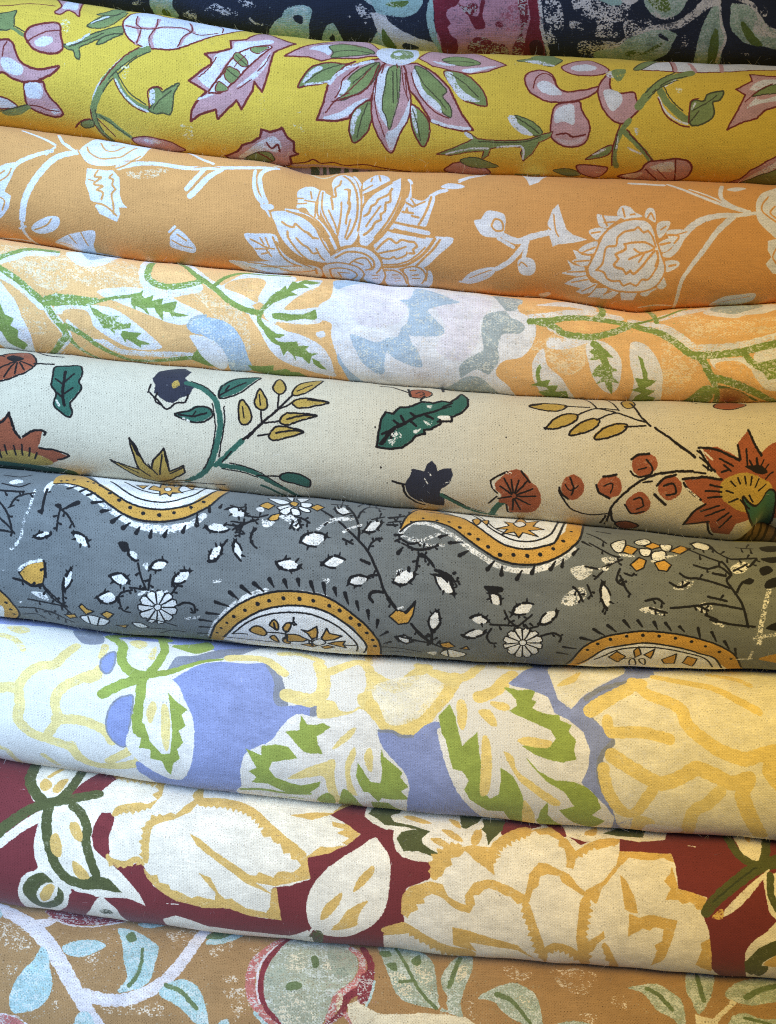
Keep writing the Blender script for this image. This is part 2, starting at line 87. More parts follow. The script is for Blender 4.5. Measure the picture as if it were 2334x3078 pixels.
'maroon': dict(dy=3, asp=1, hm=0.04200, top=[-117.0,-117.5,-118.3,-119.2,-120.1,-121.0,-121.8,-122.5,-123.1,-123.7,-124.4,-125.2,-125.8,-126.4,-127.2,-127.9,-128.6,-129.5,-130.6,-131.5,-132.3,-133.0,-133.7,-134.2,-134.8,-135.6,-136.4,-136.9,-137.3,-138.0,-138.9,-139.8,-140.9,-141.9,-142.7,-143.2,-143.7,-144.6,-145.4,-146.1,-146.8,-147.6,-148.2,-148.7,-149.6,-150.6,-151.5,-152.3,-153.0,-153.7,-154.3,-155.0,-155.9,-156.8,-157.4,-158.0,-158.6,-159.3,-160.1,-161.0,-161.9,-162.7,-163.3,-164.0,-164.8,-165.5,-166.2,-166.9,-167.6,-168.1,-168.6,-169.2,-169.8,-170.4,-171.0,-171.6,-172.1,-172.6,-173.1,-173.8,-174.5,-175.0,-175.4,-175.9,-176.3,-176.7,-177.2,-177.8,-178.3,-178.7,-179.1,-179.7,-180.3,-180.9,-181.5,-182.0,-182.4,-182.7,-183.0,-183.3,-183.7,-184.1,-184.6,-185.1,-185.7,-186.2,-186.9,-187.7,-188.3,-188.7,-188.8,-188.9,-189.1,-189.4,-189.9,-190.3,-190.6,-190.8,-191.1,-191.5,-192.0,-192.7,-193.3,-193.7,-193.8,-194.0,-194.4,-194.5,-194.7,-195.0,-195.3,-195.5,-195.8,-196.4,-197.0,-197.5,-198.0,-198.6,-199.0,-199.3,-199.5,-199.7,-199.9,-200.0,-200.2,-200.4,-200.6,-200.9,-201.5,-202.2,-202.6,-202.8,-203.1,-203.5,-203.8,-204.2,-204.6,-204.9,-204.9,-204.9,-205.2,-205.7,-206.1,-206.6,-207.2,-207.6,-207.9,-208.3,-208.9,-209.2,-209.3,-209.5,-209.7,-209.7,-209.8,-210.2,-210.8,-211.3,-211.6,-212.1,-212.5], bot=[-203.5,-204.0,-204.8,-205.8,-206.8,-207.4,-207.8,-208.4,-209.3,-210.0,-210.7,-211.4,-212.3,-213.2,-213.8,-214.5,-215.4,-216.3,-217.0,-217.6,-218.3,-219.1,-219.7,-220.4,-221.2,-222.1,-222.9,-223.6,-224.3,-225.1,-225.9,-226.7,-227.5,-228.2,-228.8,-229.4,-230.0,-230.8,-231.8,-232.6,-233.3,-234.0,-234.7,-235.5,-236.3,-237.3,-238.2,-238.9,-239.3,-239.8,-240.5,-241.3,-242.2,-243.1,-244.0,-244.7,-245.2,-245.7,-246.5,-247.3,-248.0,-248.5,-248.9,-249.5,-250.2,-250.8,-251.5,-252.3,-253.1,-253.6,-254.1,-254.7,-255.3,-255.8,-256.2,-256.6,-257.0,-257.3,-257.6,-258.2,-258.9,-259.6,-260.2,-260.5,-260.7,-261.1,-261.5,-261.9,-262.4,-262.7,-263.0,-263.3,-264.0,-264.8,-265.7,-266.4,-267.1,-267.6,-267.9,-268.0,-268.2,-268.5,-268.9,-269.1,-269.3,-269.6,-270.1,-270.6,-271.2,-271.9,-272.4,-272.6,-272.6,-272.7,-273.1,-273.6,-274.1,-274.4,-274.7,-274.9,-275.3,-275.8,-276.5,-277.1,-277.5,-277.7,-278.0,-278.4,-278.8,-279.3,-279.8,-280.2,-280.3,-280.4,-280.6,-281.0,-281.4,-281.8,-282.1,-282.2,-282.4,-282.5,-282.7,-283.0,-283.4,-283.7,-283.8,-284.0,-284.4,-284.9,-285.3,-285.8,-286.2,-286.4,-286.2,-286.1,-286.4,-287.0,-287.4,-287.7,-288.1,-288.4,-288.6,-289.0,-289.5,-290.0,-290.3,-290.3,-290.3,-290.5,-290.9,-291.3,-291.7,-292.1,-292.4,-292.6,-292.9,-293.2,-293.6,-293.9,-294.1]),
'tan': dict(dy=5, asp=0.95, hm=0.05377, top=[-203.9,-204.5,-205.3,-206.3,-207.2,-207.8,-208.3,-208.9,-209.7,-210.4,-211.1,-211.9,-212.8,-213.6,-214.3,-215.0,-215.9,-216.7,-217.4,-218.0,-218.8,-219.5,-220.2,-220.9,-221.7,-222.5,-223.3,-224.0,-224.7,-225.5,-226.3,-227.1,-227.9,-228.6,-229.3,-229.8,-230.5,-231.3,-232.2,-233.1,-233.8,-234.4,-235.1,-235.9,-236.7,-237.7,-238.6,-239.3,-239.8,-240.2,-240.9,-241.7,-242.7,-243.6,-244.4,-245.1,-245.6,-246.2,-246.9,-247.7,-248.4,-248.9,-249.4,-249.9,-250.6,-251.2,-252.0,-252.8,-253.5,-254.0,-254.5,-255.1,-255.7,-256.2,-256.6,-257.1,-257.4,-257.7,-258.0,-258.6,-259.3,-260.0,-260.6,-260.9,-261.1,-261.5,-261.9,-262.3,-262.8,-263.1,-263.4,-263.7,-264.4,-265.2,-266.1,-266.8,-267.5,-268.0,-268.3,-268.4,-268.6,-268.9,-269.3,-269.5,-269.7,-270.0,-270.5,-271.0,-271.6,-272.3,-272.8,-273.0,-273.0,-273.1,-273.5,-274.0,-274.5,-274.8,-275.1,-275.3,-275.7,-276.2,-276.9,-277.5,-277.9,-278.1,-278.4,-278.8,-279.2,-279.7,-280.2,-280.6,-280.8,-280.9,-281.1,-281.4,-281.9,-282.2,-282.5,-282.7,-282.8,-282.9,-283.1,-283.4,-283.8,-284.1,-284.2,-284.4,-284.8,-285.3,-285.7,-286.2,-286.6,-286.8,-286.6,-286.5,-286.8,-287.4,-287.8,-288.2,-288.5,-288.8,-289.0,-289.4,-289.9,-290.4,-290.7,-290.8,-290.8,-290.9,-291.3,-291.7,-292.1,-292.5,-292.8,-293.0,-293.3,-293.6,-294.0,-294.3,-294.5], bot=[-310.0,-310.5,-311.3,-312.1,-312.9,-313.6,-314.4,-315.2,-315.9,-316.7,-317.5,-318.2,-319.0,-319.8,-320.6,-321.3,-322.1,-322.9,-323.6,-324.4,-325.2,-325.9,-326.7,-327.5,-328.3,-329.0,-329.8,-330.6,-331.3,-332.1,-332.9,-333.6,-334.4,-335.2,-336.0,-336.7,-337.5,-338.2,-339.0,-339.7,-340.5,-341.2,-342.0,-342.8,-343.7,-344.5,-345.3,-346.1,-346.8,-347.6,-348.3,-349.0,-349.8,-350.6,-351.3,-352.1,-352.8,-353.4,-354.1,-354.8,-355.4,-356.1,-356.8,-357.4,-358.1,-358.8,-359.4,-360.1,-360.7,-361.4,-362.0,-362.6,-363.1,-363.6,-364.1,-364.6,-365.1,-365.5,-366.0,-366.5,-366.9,-367.4,-367.8,-368.3,-368.7,-369.1,-369.6,-370.0,-370.5,-370.9,-371.4,-372.0,-372.6,-373.2,-373.8,-374.5,-375.0,-375.4,-375.8,-376.2,-376.5,-376.9,-377.3,-377.7,-378.0,-378.4,-378.8,-379.2,-379.5,-379.9,-380.3,-380.7,-381.0,-381.4,-381.8,-382.2,-382.5,-382.9,-383.3,-383.7,-384.1,-384.5,-384.9,-385.4,-385.8,-386.2,-386.7,-387.1,-387.6,-388.0,-388.4,-388.8,-389.0,-389.3,-389.6,-389.8,-390.1,-390.4,-390.7,-390.9,-391.2,-391.4,-391.7,-392.0,-392.2,-392.5,-392.8,-393.0,-393.3,-393.6,-394.0,-394.3,-394.6,-394.9,-395.2,-395.5,-395.8,-396.1,-396.5,-396.8,-397.1,-397.4,-397.7,-398.0,-398.3,-398.6,-399.0,-399.3,-399.6,-399.9,-400.2,-400.5,-400.8,-401.1,-401.5,-401.8,-402.1,-402.4,-402.7,-403.0,-403.3]),
}

PRINTS = {
'navy': '''f Lb:.25 -1424 984 -1327 940 -1280 940 -1290 1003 -1266 1075 -1367 1147 -1413 1091
f G -1367 1056 -1343 1032 -1316 1064 -1330 1111 -1356 1095
f Lb:.25 -716 1052 -670 978 -630 944 -608 905 -550 877 -484 870 -448 895 -471 974 -490 1103 -608 1126 -712 1110
f N -564 947 -534 927 -507 940 -514 981 -547 975
f Lb:.2 -393 1098 -378 994 -333 956 -302 1002 -269 1123
f N -353 1065 -332 1032 -320 1078 -341 1109
f W:.5 -1097 983 -1023 926 -987 938 -912 944 -897 976 -985 992 -1029 970
f W:.6 -888 886 -812 874 -787 915 -853 920
s W:.4 1.6 -828 989 -788 1015 -750 1015
f W:.65 -1251 1051 -1155 990 -1157 1061 -1226 1069
f W:.55 -194 847 -138 844 -92 901 -158 916
f W:.5 -247 906 -223 909 -228 921
f W:.4 -144 943 -125 942 -130 962
f Lb:.2 -137 802 86 764 86 849 -26 858 -101 842
p W:.08 -101 885 -26 862 30 943 87 989 89 1123 -47 1176 -64 991
f Lb:.3 -94 1060 -45 965 -7 1027 50 1109 -105 1143
f G:.1 -45 955 -7 961 31 1042 41 1096 -26 1000
f G:.2 -17 813 30 778 86 773 86 815 11 827
f W:.7 -1526 997 -1468 989 -1485 1025 -1534 1032
f Lb:.12 -70 794 180 758 181 825 107 869 23 872 -71 874
f G:.15 -15 821 23 796 116 784 97 814 41 822
p W:.05 -61 876 23 916 89 957 175 992 280 1015 335 1070 342 1115 207 1125 91 1106 23 1031 -62 991
f N 90 1041 148 1043 187 1072 100 1089
f G:.1 -34 961 4 1000 52 1078 14 1103 -34 1052
s Lb 4 264 760 246 837 253 906 279 981 320 1059 333 1117
s W 1.6 292 959 324 1032 342 1099
p Pk:.12 273 750 875 731 902 875 962 1122 353 1131 298 990 275 869
f M:.1 273 750 412 740 403 782 357 801 340 836 369 886 351 896 372 950 412 989 413 1091 342 1115 307 978 281 922 270 835
f M:.3 403 774 450 790 487 773 524 790 489 841 451 824
f M:.05 470 832 526 841 542 756 565 764 554 840 576 901 521 916 491 875
f M:.15 481 1025 515 969 590 968 631 999 709 1019 722 1101 583 1100 493 1064
f M:.2 631 878 659 868 679 894 642 900
f Pm:.55 656 830 737 768 801 748 809 875 738 923 642 900
f M:.3 755 741 801 732 825 849 794 921 824 1025 767 1112 748 1028 783 903
p M:.05 815 731 879 731 902 875 964 1140 820 1146 816 959 835 849
f Md 848 990 913 979 938 1091 871 1093
s W:.15 2 880 739 900 849 910 910 952 1022 971 1088
f W:.55 913 764 986 736 1029 827 1027 905 942 900
f W:.55 916 919 962 908 1007 974 962 992
f W:.5 1068 851 1144 864 1158 899 1082 894
f W:.55 1088 732 1393 716 1392 827 1321 857 1359 927 1228 933 1227 852 1121 814
f W:.6 1404 851 1528 818 1535 869 1416 932
f W:.55 1148 966 1366 966 1395 1018 1173 1058
f Lb:.1 1227 725 1338 720 1358 753 1293 757
f Lb:.1 1240 727 1365 720 1353 753 1283 751
f W:.1 1358 721 1462 714 1408 752
f W:.55 1388 840 1443 829 1462 867 1428 924 1395 892
f W:.55 1088 740 1212 734 1201 785 1162 812 1090 791
f W:.6 1166 967 1305 986 1275 1022 1177 1034
s W:.25 4 1313 1029 1364 998 1442 922 1533 876 1643 859 1723 832 1774 792 1826 758 1878 717
f Lb2:.25 1243 1041 1364 998 1417 939 1482 906 1589 873 1697 891 1689 955 1675 1021 1604 1083 1563 1151 1450 1169 1300 1146
f G:.4 1422 1037 1465 1006 1532 1017 1604 956 1645 948 1586 1005 1536 1035 1469 1057
f N 1593 900 1614 896 1662 926 1657 937 1611 920
p W:.12 1785 772 1803 733 1849 692 1946 688 1936 740 1866 743 1827 771
f Lb2:.25 1503 705 1528 780 1594 809 1650 808 1703 782 1734 736 1725 698
f G:.2 1517 711 1547 754 1591 777 1633 776 1651 751 1614 707
s W:.4 2 1550 785 1608 808 1664 808
f Lb2:.2 1856 1106 1838 956 1841 872 1870 781 1894 742 1929 740 1958 815 1999 905 1992 979 2012 1120 1940 1195
p G:.1 1941 1123 1908 983 1909 895 1922 852 1941 861 1963 949 1994 1120
s W:.15 1.8 1939 740 1956 828 1995 906 1985 979 1983 1072
f Lb2:.2 1997 725 2059 718 2130 736 2192 790 2241 839 2333 841 2364 964 2225 948 2140 946 2066 905 2013 852 2000 789
f W:.25 2009 686 2127 684 2167 760 2224 820 2331 835 2344 893 2180 881 2143 837 2164 792 2101 724
f G:.08 2070 817 2099 826 2159 882 2221 934 2211 949 2152 938 2095 878
f N 2085 685 2182 681 2282 729 2297 836 2240 832 2182 772 2142 716
p N 1941 727 1960 687 2009 686 1998 738 2001 827 2022 865 2108 933 2229 963 2364 964 2442 1183 2019 1215 2004 995 2002 905 1958 815
f W:.75 2164 728 2213 732 2211 783 2175 766
f W:.8 2104 995 2162 1001 2156 1028 2118 1021
f W:.7 1735 904 1778 909 1782 959 1743 977''',
'yellow': '''f G -2251 425 -2199 410 -2157 397 -2164 447 -2162 498 -2201 526 -2282 524 -2291 428
s D 0.6 -2251 421 -2199 410 -2157 397 -2164 447 -2162 501 -2201 526 -2242 525
s G 2 -2182 505 -2106 547
s D 0.6 -2162 498 -2100 528
s R 0.6 -2262 359 -2182 350 -2092 326 -1945 320
o K R 1 -2099 547 -2075 498 -2003 468 -1931 450 -1900 460 -1891 521 -1881 596 -1932 625 -1999 626 -2052 611 -2079 583
f W:.1 -2039 572 -1986 540 -1939 541 -1935 566 -1985 597 -2032 596
s R 0.6 -2085 583 -2039 547 -1974 513 -1897 495
o K R 1 -2294 591 -2240 580 -2200 576 -2166 596 -2153 639 -2127 685 -2082 710 -2015 717 -1948 701 -1900 689 -1929 722 -1978 751 -2049 782 -2117 792 -2183 778 -2234 753 -2301 746
f W:.1 -2235 681 -2188 675 -2148 693 -2109 719 -2119 752 -2154 764 -2207 751 -2237 717
s R 0.6 -2228 668 -2220 618 -2200 591
o K R 1 -2111 795 -2049 782 -2001 780 -1993 817 -1973 857 -1934 896 -1917 941 -1965 967 -2019 962 -2081 941 -2121 912 -2120 849
f W:.1 -2109 806 -2049 788 -2017 796 -2006 836 -2023 868 -2079 878 -2110 866
f W:.15 -1983 929 -1946 917 -1927 935 -1969 955
s R 0.6 -2102 916 -2047 916 -1997 931 -1935 929
o W R 0.8 -2324 877 -2271 884 -2232 893 -2197 916 -2182 935 -2221 951 -2347 959
f G:.1 -2284 978 -2206 945 -2130 920 -2098 929 -2160 976 -2223 1003 -2278 1002
s D 0.6 -2299 980 -2206 947 -2115 914
o K R 0.8 -1941 376 -1913 310 -1966 185 -1907 150 -1824 151 -1801 330 -1799 384 -1837 351 -1872 349 -1905 387
f W:.1 -1901 333 -1895 191 -1841 188 -1816 321 -1862 329
f Wy:.6 -1893 436 -1848 419 -1842 486 -1881 506
o G D 0.6 -1872 570 -1799 554 -1734 498 -1656 456 -1580 417 -1528 398 -1536 448 -1601 488 -1667 507 -1745 553 -1785 577 -1779 614 -1785 639 -1805 630 -1819 594 -1852 592
o G D 0.6 -1745 442 -1703 392 -1647 322 -1604 260 -1537 256 -1562 345 -1620 417 -1684 446
o G D 0.6 -1697 344 -1641 282 -1595 180 -1538 188 -1595 309
o G D 0.6 -1686 543 -1654 498 -1589 465 -1536 456 -1600 495 -1652 531
s W:.2 1 -1852 567 -1786 539 -1728 490
s W:.2 1 -1720 421 -1677 386 -1630 342
o W R 0.8 -1543 382 -1527 310 -1497 252 -1428 189 -1307 242 -1208 183 -1101 170 -990 169 -851 183 -920 289 -1021 361 -1110 425 -1187 474 -1266 507 -1372 520 -1439 512 -1494 485 -1523 446
s K 1.8 -1460 307 -1459 386 -1438 449 -1453 501
s K 1.8 -1338 302 -1353 395 -1372 462 -1359 508
s K 1.6 -1160 272 -1144 341 -1184 412 -1207 471
s K 1.6 -1521 397 -1447 399 -1367 392 -1289 365 -1198 337 -1129 355
s R 0.6 -1521 397 -1446 406 -1367 396 -1290 359 -1198 337 -1142 363 -1087 369 -997 324
s R 0.6 -1350 297 -1348 376 -1382 456 -1372 517
s R 0.6 -1469 293 -1467 368 -1433 409 -1453 501
s R 0.6 -1169 255 -1144 341 -1191 413 -1216 480
s R 0.6 -1017 177 -972 250 -972 310
f Y -865 294 -967 358 -1043 417 -1094 456 -1042 438 -937 391 -913 366
s W:.1 1.2 -1399 514 -1518 586 -1599 666 -1678 760 -1723 850
s G 3.4 -1385 528 -1478 569 -1558 642 -1620 705 -1663 770 -1700 834 -1727 888 -1728 957 -1700 1055 -1665 1107
s D 0.6 -1371 539 -1458 587 -1539 663 -1608 727 -1653 786
s R 0.6 -1439 526 -1518 580 -1585 652 -1670 754
s R 0.6 -1743 891 -1745 960 -1712 1048 -1683 1097
s G 3.2 -1580 687 -1550 753 -1501 804 -1424 836 -1377 835
s W:.15 1 -1574 716 -1538 775 -1476 825 -1399 851
s D 0.6 -1566 673 -1535 728 -1485 779 -1408 816
s R 0.5 -1587 712 -1552 777 -1491 833 -1413 859
f Wy:.5 -1538 645 -1491 632 -1506 688 -1527 703
o G D 0.6 -1381 737 -1333 718 -1307 737 -1266 708 -1209 680 -1241 734 -1250 782 -1270 844 -1317 844 -1359 854 -1397 839 -1366 798
f W:.2 -1377 736 -1350 736 -1355 797 -1383 813
s R 0.7 -1389 825 -1388 744 -1333 715 -1307 726
o G D 0.6 -1825 1006 -1809 971 -1757 955 -1740 966 -1755 1002 -1802 1024
s R 0.8 -1862 1029 -1817 975 -1756 950
s G 2.8 -1708 918 -1645 942 -1588 993 -1531 1043 -1500 1090
s D 0.6 -1695 919 -1624 968 -1543 1037
s R 0.6 -1713 939 -1661 1008 -1632 1060
o K R 0.8 -1533 1050 -1455 1013 -1372 1013 -1305 1019 -1255 1049 -1221 1084 -1312 1123 -1424 1121 -1504 1104
f W:.3 -1460 1037 -1375 1027 -1352 1050 -1426 1071
f Wy:.7 -1216 900 -1149 905 -1161 980 -1214 972
f Wy:.7 -561 821 -481 831 -496 864
q K R 1 -542 337 -665 422 -680 484 -696 557 -731 661 -776 612 -788 663 -824 720 -854 769 -881 725 -997 837 -1004 786 -1106 829 -1156 868 -1148 814 -1118 764 -1052 699 -1097 679 -1154 656 -1096 605 -1022 545 -1029 517 -1064 493 -984 467 -911 434 -921 376 -831 343 -730 184 -663 267 -601 314
f W:.08 -1029 686 -1080 656 -1096 627 -1017 555 -995 494 -905 440 -886 384 -796 354 -694 320 -669 348 -792 405 -903 491 -971 592 -1017 674
f W:.15 -1111 753 -1018 705 -902 670 -822 606 -754 541 -709 475 -682 425 -703 511 -765 594 -868 655 -995 708 -1065 742
o W R 0.8 -1040 698 -971 603 -903 497 -815 417 -713 374 -678 386 -722 437 -788 511 -834 563 -902 637 -972 694 -1018 703
o G R 0.5 -798 406 -724 385 -695 391 -750 441 -791 434
o G R 0.5 -898 478 -870 454 -823 491 -811 526 -845 536 -886 507
o G R 0.5 -948 578 -919 546 -862 567 -862 595 -902 637 -942 616
o G R 0.5 -994 660 -976 637 -925 667 -948 686 -1000 693
s D 0.5 -881 475 -811 532
s D 0.5 -936 565 -862 606
q K R 0.8 -601 443 -528 382 -439 310 -349 252 -258 170 -139 181 -44 329 -67 387 -193 421 -320 428 -388 453 -458 433
f W:.1 -460 369 -404 319 -323 305 -327 371 -349 409 -367 391 -425 372
o G D 0.6 -346 319 -254 283 -160 304 -79 355 -136 385 -251 409 -332 418 -321 380
o G R 0.8 -524 620 -490 550 -434 490 -342 461 -250 466 -193 442 -273 499 -318 562 -387 588 -467 605
f W:.2 -496 590 -456 529 -399 487 -376 504 -433 539 -462 582
s W:.2 1 -479 602 -387 583 -324 569
q K R 1 -418 793 -376 689 -353 598 -296 519 -216 471 -113 429 -50 398 -21 426 -66 531 -89 616 -101 662 -158 709 -222 751 -228 773 -309 794
s W:.15 2 -341 586 -284 525 -204 477 -90 432
f W:.1 -378 781 -273 743 -193 690 -112 657 -181 716 -228 757 -309 788
o G D 0.6 -284 673 -261 605 -215 533 -135 472 -55 431 -66 506 -101 572 -158 622 -204 647 -250 671
f W:.25 -290 674 -282 606 -250 564 -215 574 -250 638
s R 0.7 -324 692 -250 666 -158 633 -101 572 -55 452
s R 0.6 -307 669 -273 606 -261 559 -170 481
s D 0.5 -204 579 -135 516 -67 441
o G R 0.8 -201 911 -229 855 -222 778 -193 722 -107 668 -95 737 -107 802 -137 854
f W:.2 -220 854 -213 777 -181 724 -156 731 -188 797 -203 870
o K R 0.8 16 955 -44 886 -84 811 -101 716 -89 616 -55 492 -21 426 48 407 106 433 117 550 128 643 112 745 60 838
f W:.12 -80 614 -49 503 2 440 14 486 -9 612 -9 725 2 800 -32 772 -66 701
f W:.1 20 940 -15 847 48 794 94 713 126 632 112 745 66 826
o G D 0.5 -38 697 -21 568 2 454 60 429 65 542 54 648 25 753 2 811 -15 747
s D 0.6 25 471 28 663
s D 0.5 48 452 51 637
s R 0.5 77 428 88 552 117 644
o G R 0.8 200 899 153 831 129 755 129 666 163 675 221 728 239 793 228 862
f W:.2 138 743 134 671 163 697 169 763 170 830
q K R 1 492 786 429 794 325 778 244 748 174 640 117 574 100 462 83 412 164 397 267 461 346 544 381 614 427 705
s W:.1 1.8 255 748 359 774 469 781
o G D 0.6 358 720 278 668 209 591 169 497 152 422 209 439 289 512 335 570 312 602 358 663
f W:.2 152 444 140 512 186 605 255 670 312 700 289 644 209 580 175 496
s R 0.6 134 473 151 548 197 627 266 692 347 726
o G R 0.7 564 650 484 634 427 612 369 543 319 448 382 434 462 467 530 538 558 586
f W:.15 324 455 370 450 404 528 461 587 530 622 472 628 415 607 369 549
q K R 0.7 684 378 578 431 474 454 359 429 256 411 176 349 274 183 382 163 499 184 584 306
f W:.1 474 446 555 424 637 390 533 404 429 424
o G D 0.5 316 335 399 283 490 321 534 374 441 391 349 370
f W:.1 257 367 326 374 395 387 314 394
f W:.05 -67 350 -9 247 74 149 156 167 183 313 141 391 71 424 -9 422 -49 406
f G:.2 14 347 61 244 131 263 147 342 83 373 31 374
f W 31 325 61 291 86 317 55 342
s R 0.6 -21 426 -38 500
s R 0.6 48 415 54 445
q K R 1.2 -982 1089 -896 1025 -866 977 -805 951 -754 912 -745 865 -693 875 -622 845 -596 893 -557 921 -562 981 -540 1003 -589 1031 -585 1113 -649 1154 -751 1203 -868 1170 -948 1141
f W:.2 -898 1082 -810 993 -745 936 -672 901 -629 946 -658 1007 -728 1003 -817 1053 -871 1101
o G D 0.6 -872 1113 -790 1031 -706 1015 -690 1087 -792 1140
s R 1 -717 945 -691 982 -653 949 -645 997
s R 1 -778 1029 -734 1056 -702 1090
s Kw 2.8 -574 1125 -382 1130 -202 1149 39 1145
s R 1 -602 1103 -499 1086 -449 1056 -404 1098 -331 1081 -261 1106 -141 1080 -21 1105 134 1117
o K R 0.8 790 499 799 443 861 410 927 423 959 464 977 524 1030 550 1138 531 1212 507 1198 541 1124 588 1030 613 923 613 856 583 816 556
f W:.08 857 519 891 489 938 500 984 538 1003 572 950 577 896 562
s R 0.6 837 534 858 466 900 438 946 453 971 517
o K R 0.8 953 656 1003 621 1070 611 1104 610 1118 663 1160 727 1161 806 1122 854 1042 867 972 839 941 787
f W:.08 966 669 1017 634 1070 632 1078 692 1073 744 1019 727 965 735
s R 0.8 976 799 1036 791 1077 809 1144 793
f Kw 977 823 1066 829 1145 807 1108 848 1041 859
o K R 0.8 1212 519 1255 439 1284 421 1285 517 1338 544 1419 536 1432 581 1456 621 1426 664 1367 720 1313 715 1258 670 1224 603
f W:.08 1242 540 1285 524 1345 551 1351 600 1311 649 1278 643
o K R 0.7 1008 379 1070 327 1170 286 1221 315 1280 382 1237 422 1128 438 1048 425
f W:.1 1065 376 1150 339 1215 363 1185 396 1090 405
f W:.3 1265 403 1346 398 1330 436 1282 447
f G:.15 1300 392 1383 374 1356 452 1321 467
o G D 0.6 752 325 844 285 957 245 1018 307 944 373 865 346
f W:.2 799 329 881 319 971 371 891 365
f G 847 251 965 186 979 290 869 307
o W R 0.7 1446 354 1574 241 1796 173 2073 170 2377 171 2344 275 2169 323 1891 362 1727 375 1593 362
s K 2.4 1683 184 1675 360
s K 2.4 1776 253 1789 367
s K 2.4 1972 186 1946 351
s R 0.6 1669 185 1660 367
o G D 0.6 1430 372 1467 303 1594 149 1633 160 1503 334
s G 4.4 1766 379 1633 431 1541 500 1479 571 1445 622
s D 0.6 1736 411 1625 445 1526 531
s D 0.6 1672 376 1571 442 1486 534
s W:.2 1 1665 439 1602 485
s G 4 1567 506 1606 584 1673 653 1735 693
s W:.1 1 1563 558 1599 640 1675 696 1729 713
s R 0.7 1559 565 1600 661 1682 717 1743 729
s D 0.6 1595 490 1633 570 1700 639
o G D 0.8 1742 706 1740 611 1767 568 1820 573 1848 527 1936 503 1914 560 1874 577 1881 646 1849 689 1783 718
s D 0.6 1742 706 1794 637
s R 0.6 1735 706 1747 583 1794 560
s W:.2 1 1753 625 1773 589
q K R 0.8 2320 374 2261 378 2104 376 2110 430 2011 489 2062 526 2021 612 1959 736 2036 694 2129 666 2168 622 2302 557
f W:.15 2088 584 2143 510 2091 488 2179 416 2315 405 2310 441 2172 476 2142 554 2304 506 2303 536 2141 582 2074 609
o G D 0.6 2102 533 2158 486 2229 447 2310 441 2305 490 2183 514
f Wy:.6 1662 496 1701 503 1687 541
s G 3 1394 706 1356 760 1326 840 1328 926 1354 994
s G 3 1371 773 1444 835 1506 888 1541 931
o G R 0.6 1160 941 1245 868 1304 847 1291 903 1226 928
f W:.2 1197 912 1259 868 1273 875 1224 910
f W:.3 1422 744 1457 755 1446 788
s R 0.7 1341 734 1310 867 1325 984
s R 0.7 1383 759 1473 847 1554 930
s W:.3 1 1332 800 1333 867
s W:.3 1 1401 865 1480 896
o K R 1 1378 1082 1490 1021 1530 948 1621 927 1701 918 1775 941 1799 1013 1759 1100 1614 1134 1470 1117
f W:.2 1551 985 1638 942 1695 950 1696 1014 1613 1016
f W:.2 1404 1073 1493 1036 1523 1045 1479 1095
s R 0.8 1689 926 1728 1115
s R 0.8 1528 1002 1620 1101
o G D 0.5 983 1043 1076 1023 1153 1069 1089 1100
o K R 0.8 1116 995 1194 984 1293 997 1295 1045 1242 1098 1152 1064
s G 1.6 768 1099 907 1094
q G R 0.5 280 946 367 904 460 854 492 833 438 802 471 803 520 836 621 844 729 841 809 830 888 800 954 780 943 813 878 846 843 911 795 972 776 916 786 879 691 877 597 894 587 939 548 973 557 909 463 919 369 951
s W:.2 1 341 943 475 900 584 894
s W:.2 1 637 887 779 878 793 955
f W:.2 438 805 471 807 497 837 466 834
o G D 0.5 723 704 777 708 845 737 894 787 862 807 794 791 738 762
f W:.2 690 712 730 704 751 742 806 777 842 808 781 805 725 769
s D 0.6 737 710 819 757 874 794
o K R 0.8 342 1095 386 1013 467 994 552 1020 613 1089 534 1138
o G D 0.5 425 980 506 953 604 990 655 1023 554 1041 469 1023
q K R 0.8 2019 1128 2110 1061 2142 985 2185 946 2228 903 2323 840 2422 1157 2132 1217
f W:.2 2157 1035 2329 868 2340 912 2210 1028 2139 1109
o G D 0.6 2125 1151 2187 1042 2254 992 2351 952 2422 1157
s D 0.5 -479 589 -387 517 -273 474
s D 0.5 -321 380 -229 356 -102 368
s D 0.5 -183 874 -159 784 -118 685
s R 0.5 -261 650 -192 590 -101 488
s D 0.5 163 457 209 544 289 621 335 676
s D 0.5 188 864 169 774 140 688
s D 0.5 359 458 438 514 518 598
s D 0.5 327 355 420 343 500 365
s R 0.5 -66 543 -78 659 -61 755 -21 859
s R 0.5 94 476 106 598
s R 0.6 -365 753 -296 674 -227 637
s R 0.5 -416 317 -301 270 -160 317
s R 0.4 -994 639 -936 576
s R 0.4 -891 548 -824 466
s R 0.5 -1096 632 -1028 568 -995 506
s R 0.5 -754 553 -708 500 -687 446
s R 0.5 -868 666 -788 602
s D 0.5 527 852 649 857 784 848 889 813
s D 0.5 1331 787 1322 881
s D 0.5 1398 785 1488 860
s D 0.5 1753 638 1847 578 1901 532
s D 0.5 1679 439 1582 490 1499 569
s R 0.5 2061 570 2144 494 2230 438
s R 0.5 1595 997 1671 1085
s D 0.5 -1370 834 -1324 780 -1253 724
s D 0.5 -1451 572 -1545 646 -1614 716
s D 0.5 -1839 578 -1746 533 -1642 468
s D 0.5 -1713 420 -1640 367 -1571 293
s D 0.5 -1715 886 -1710 984 -1676 1071''',
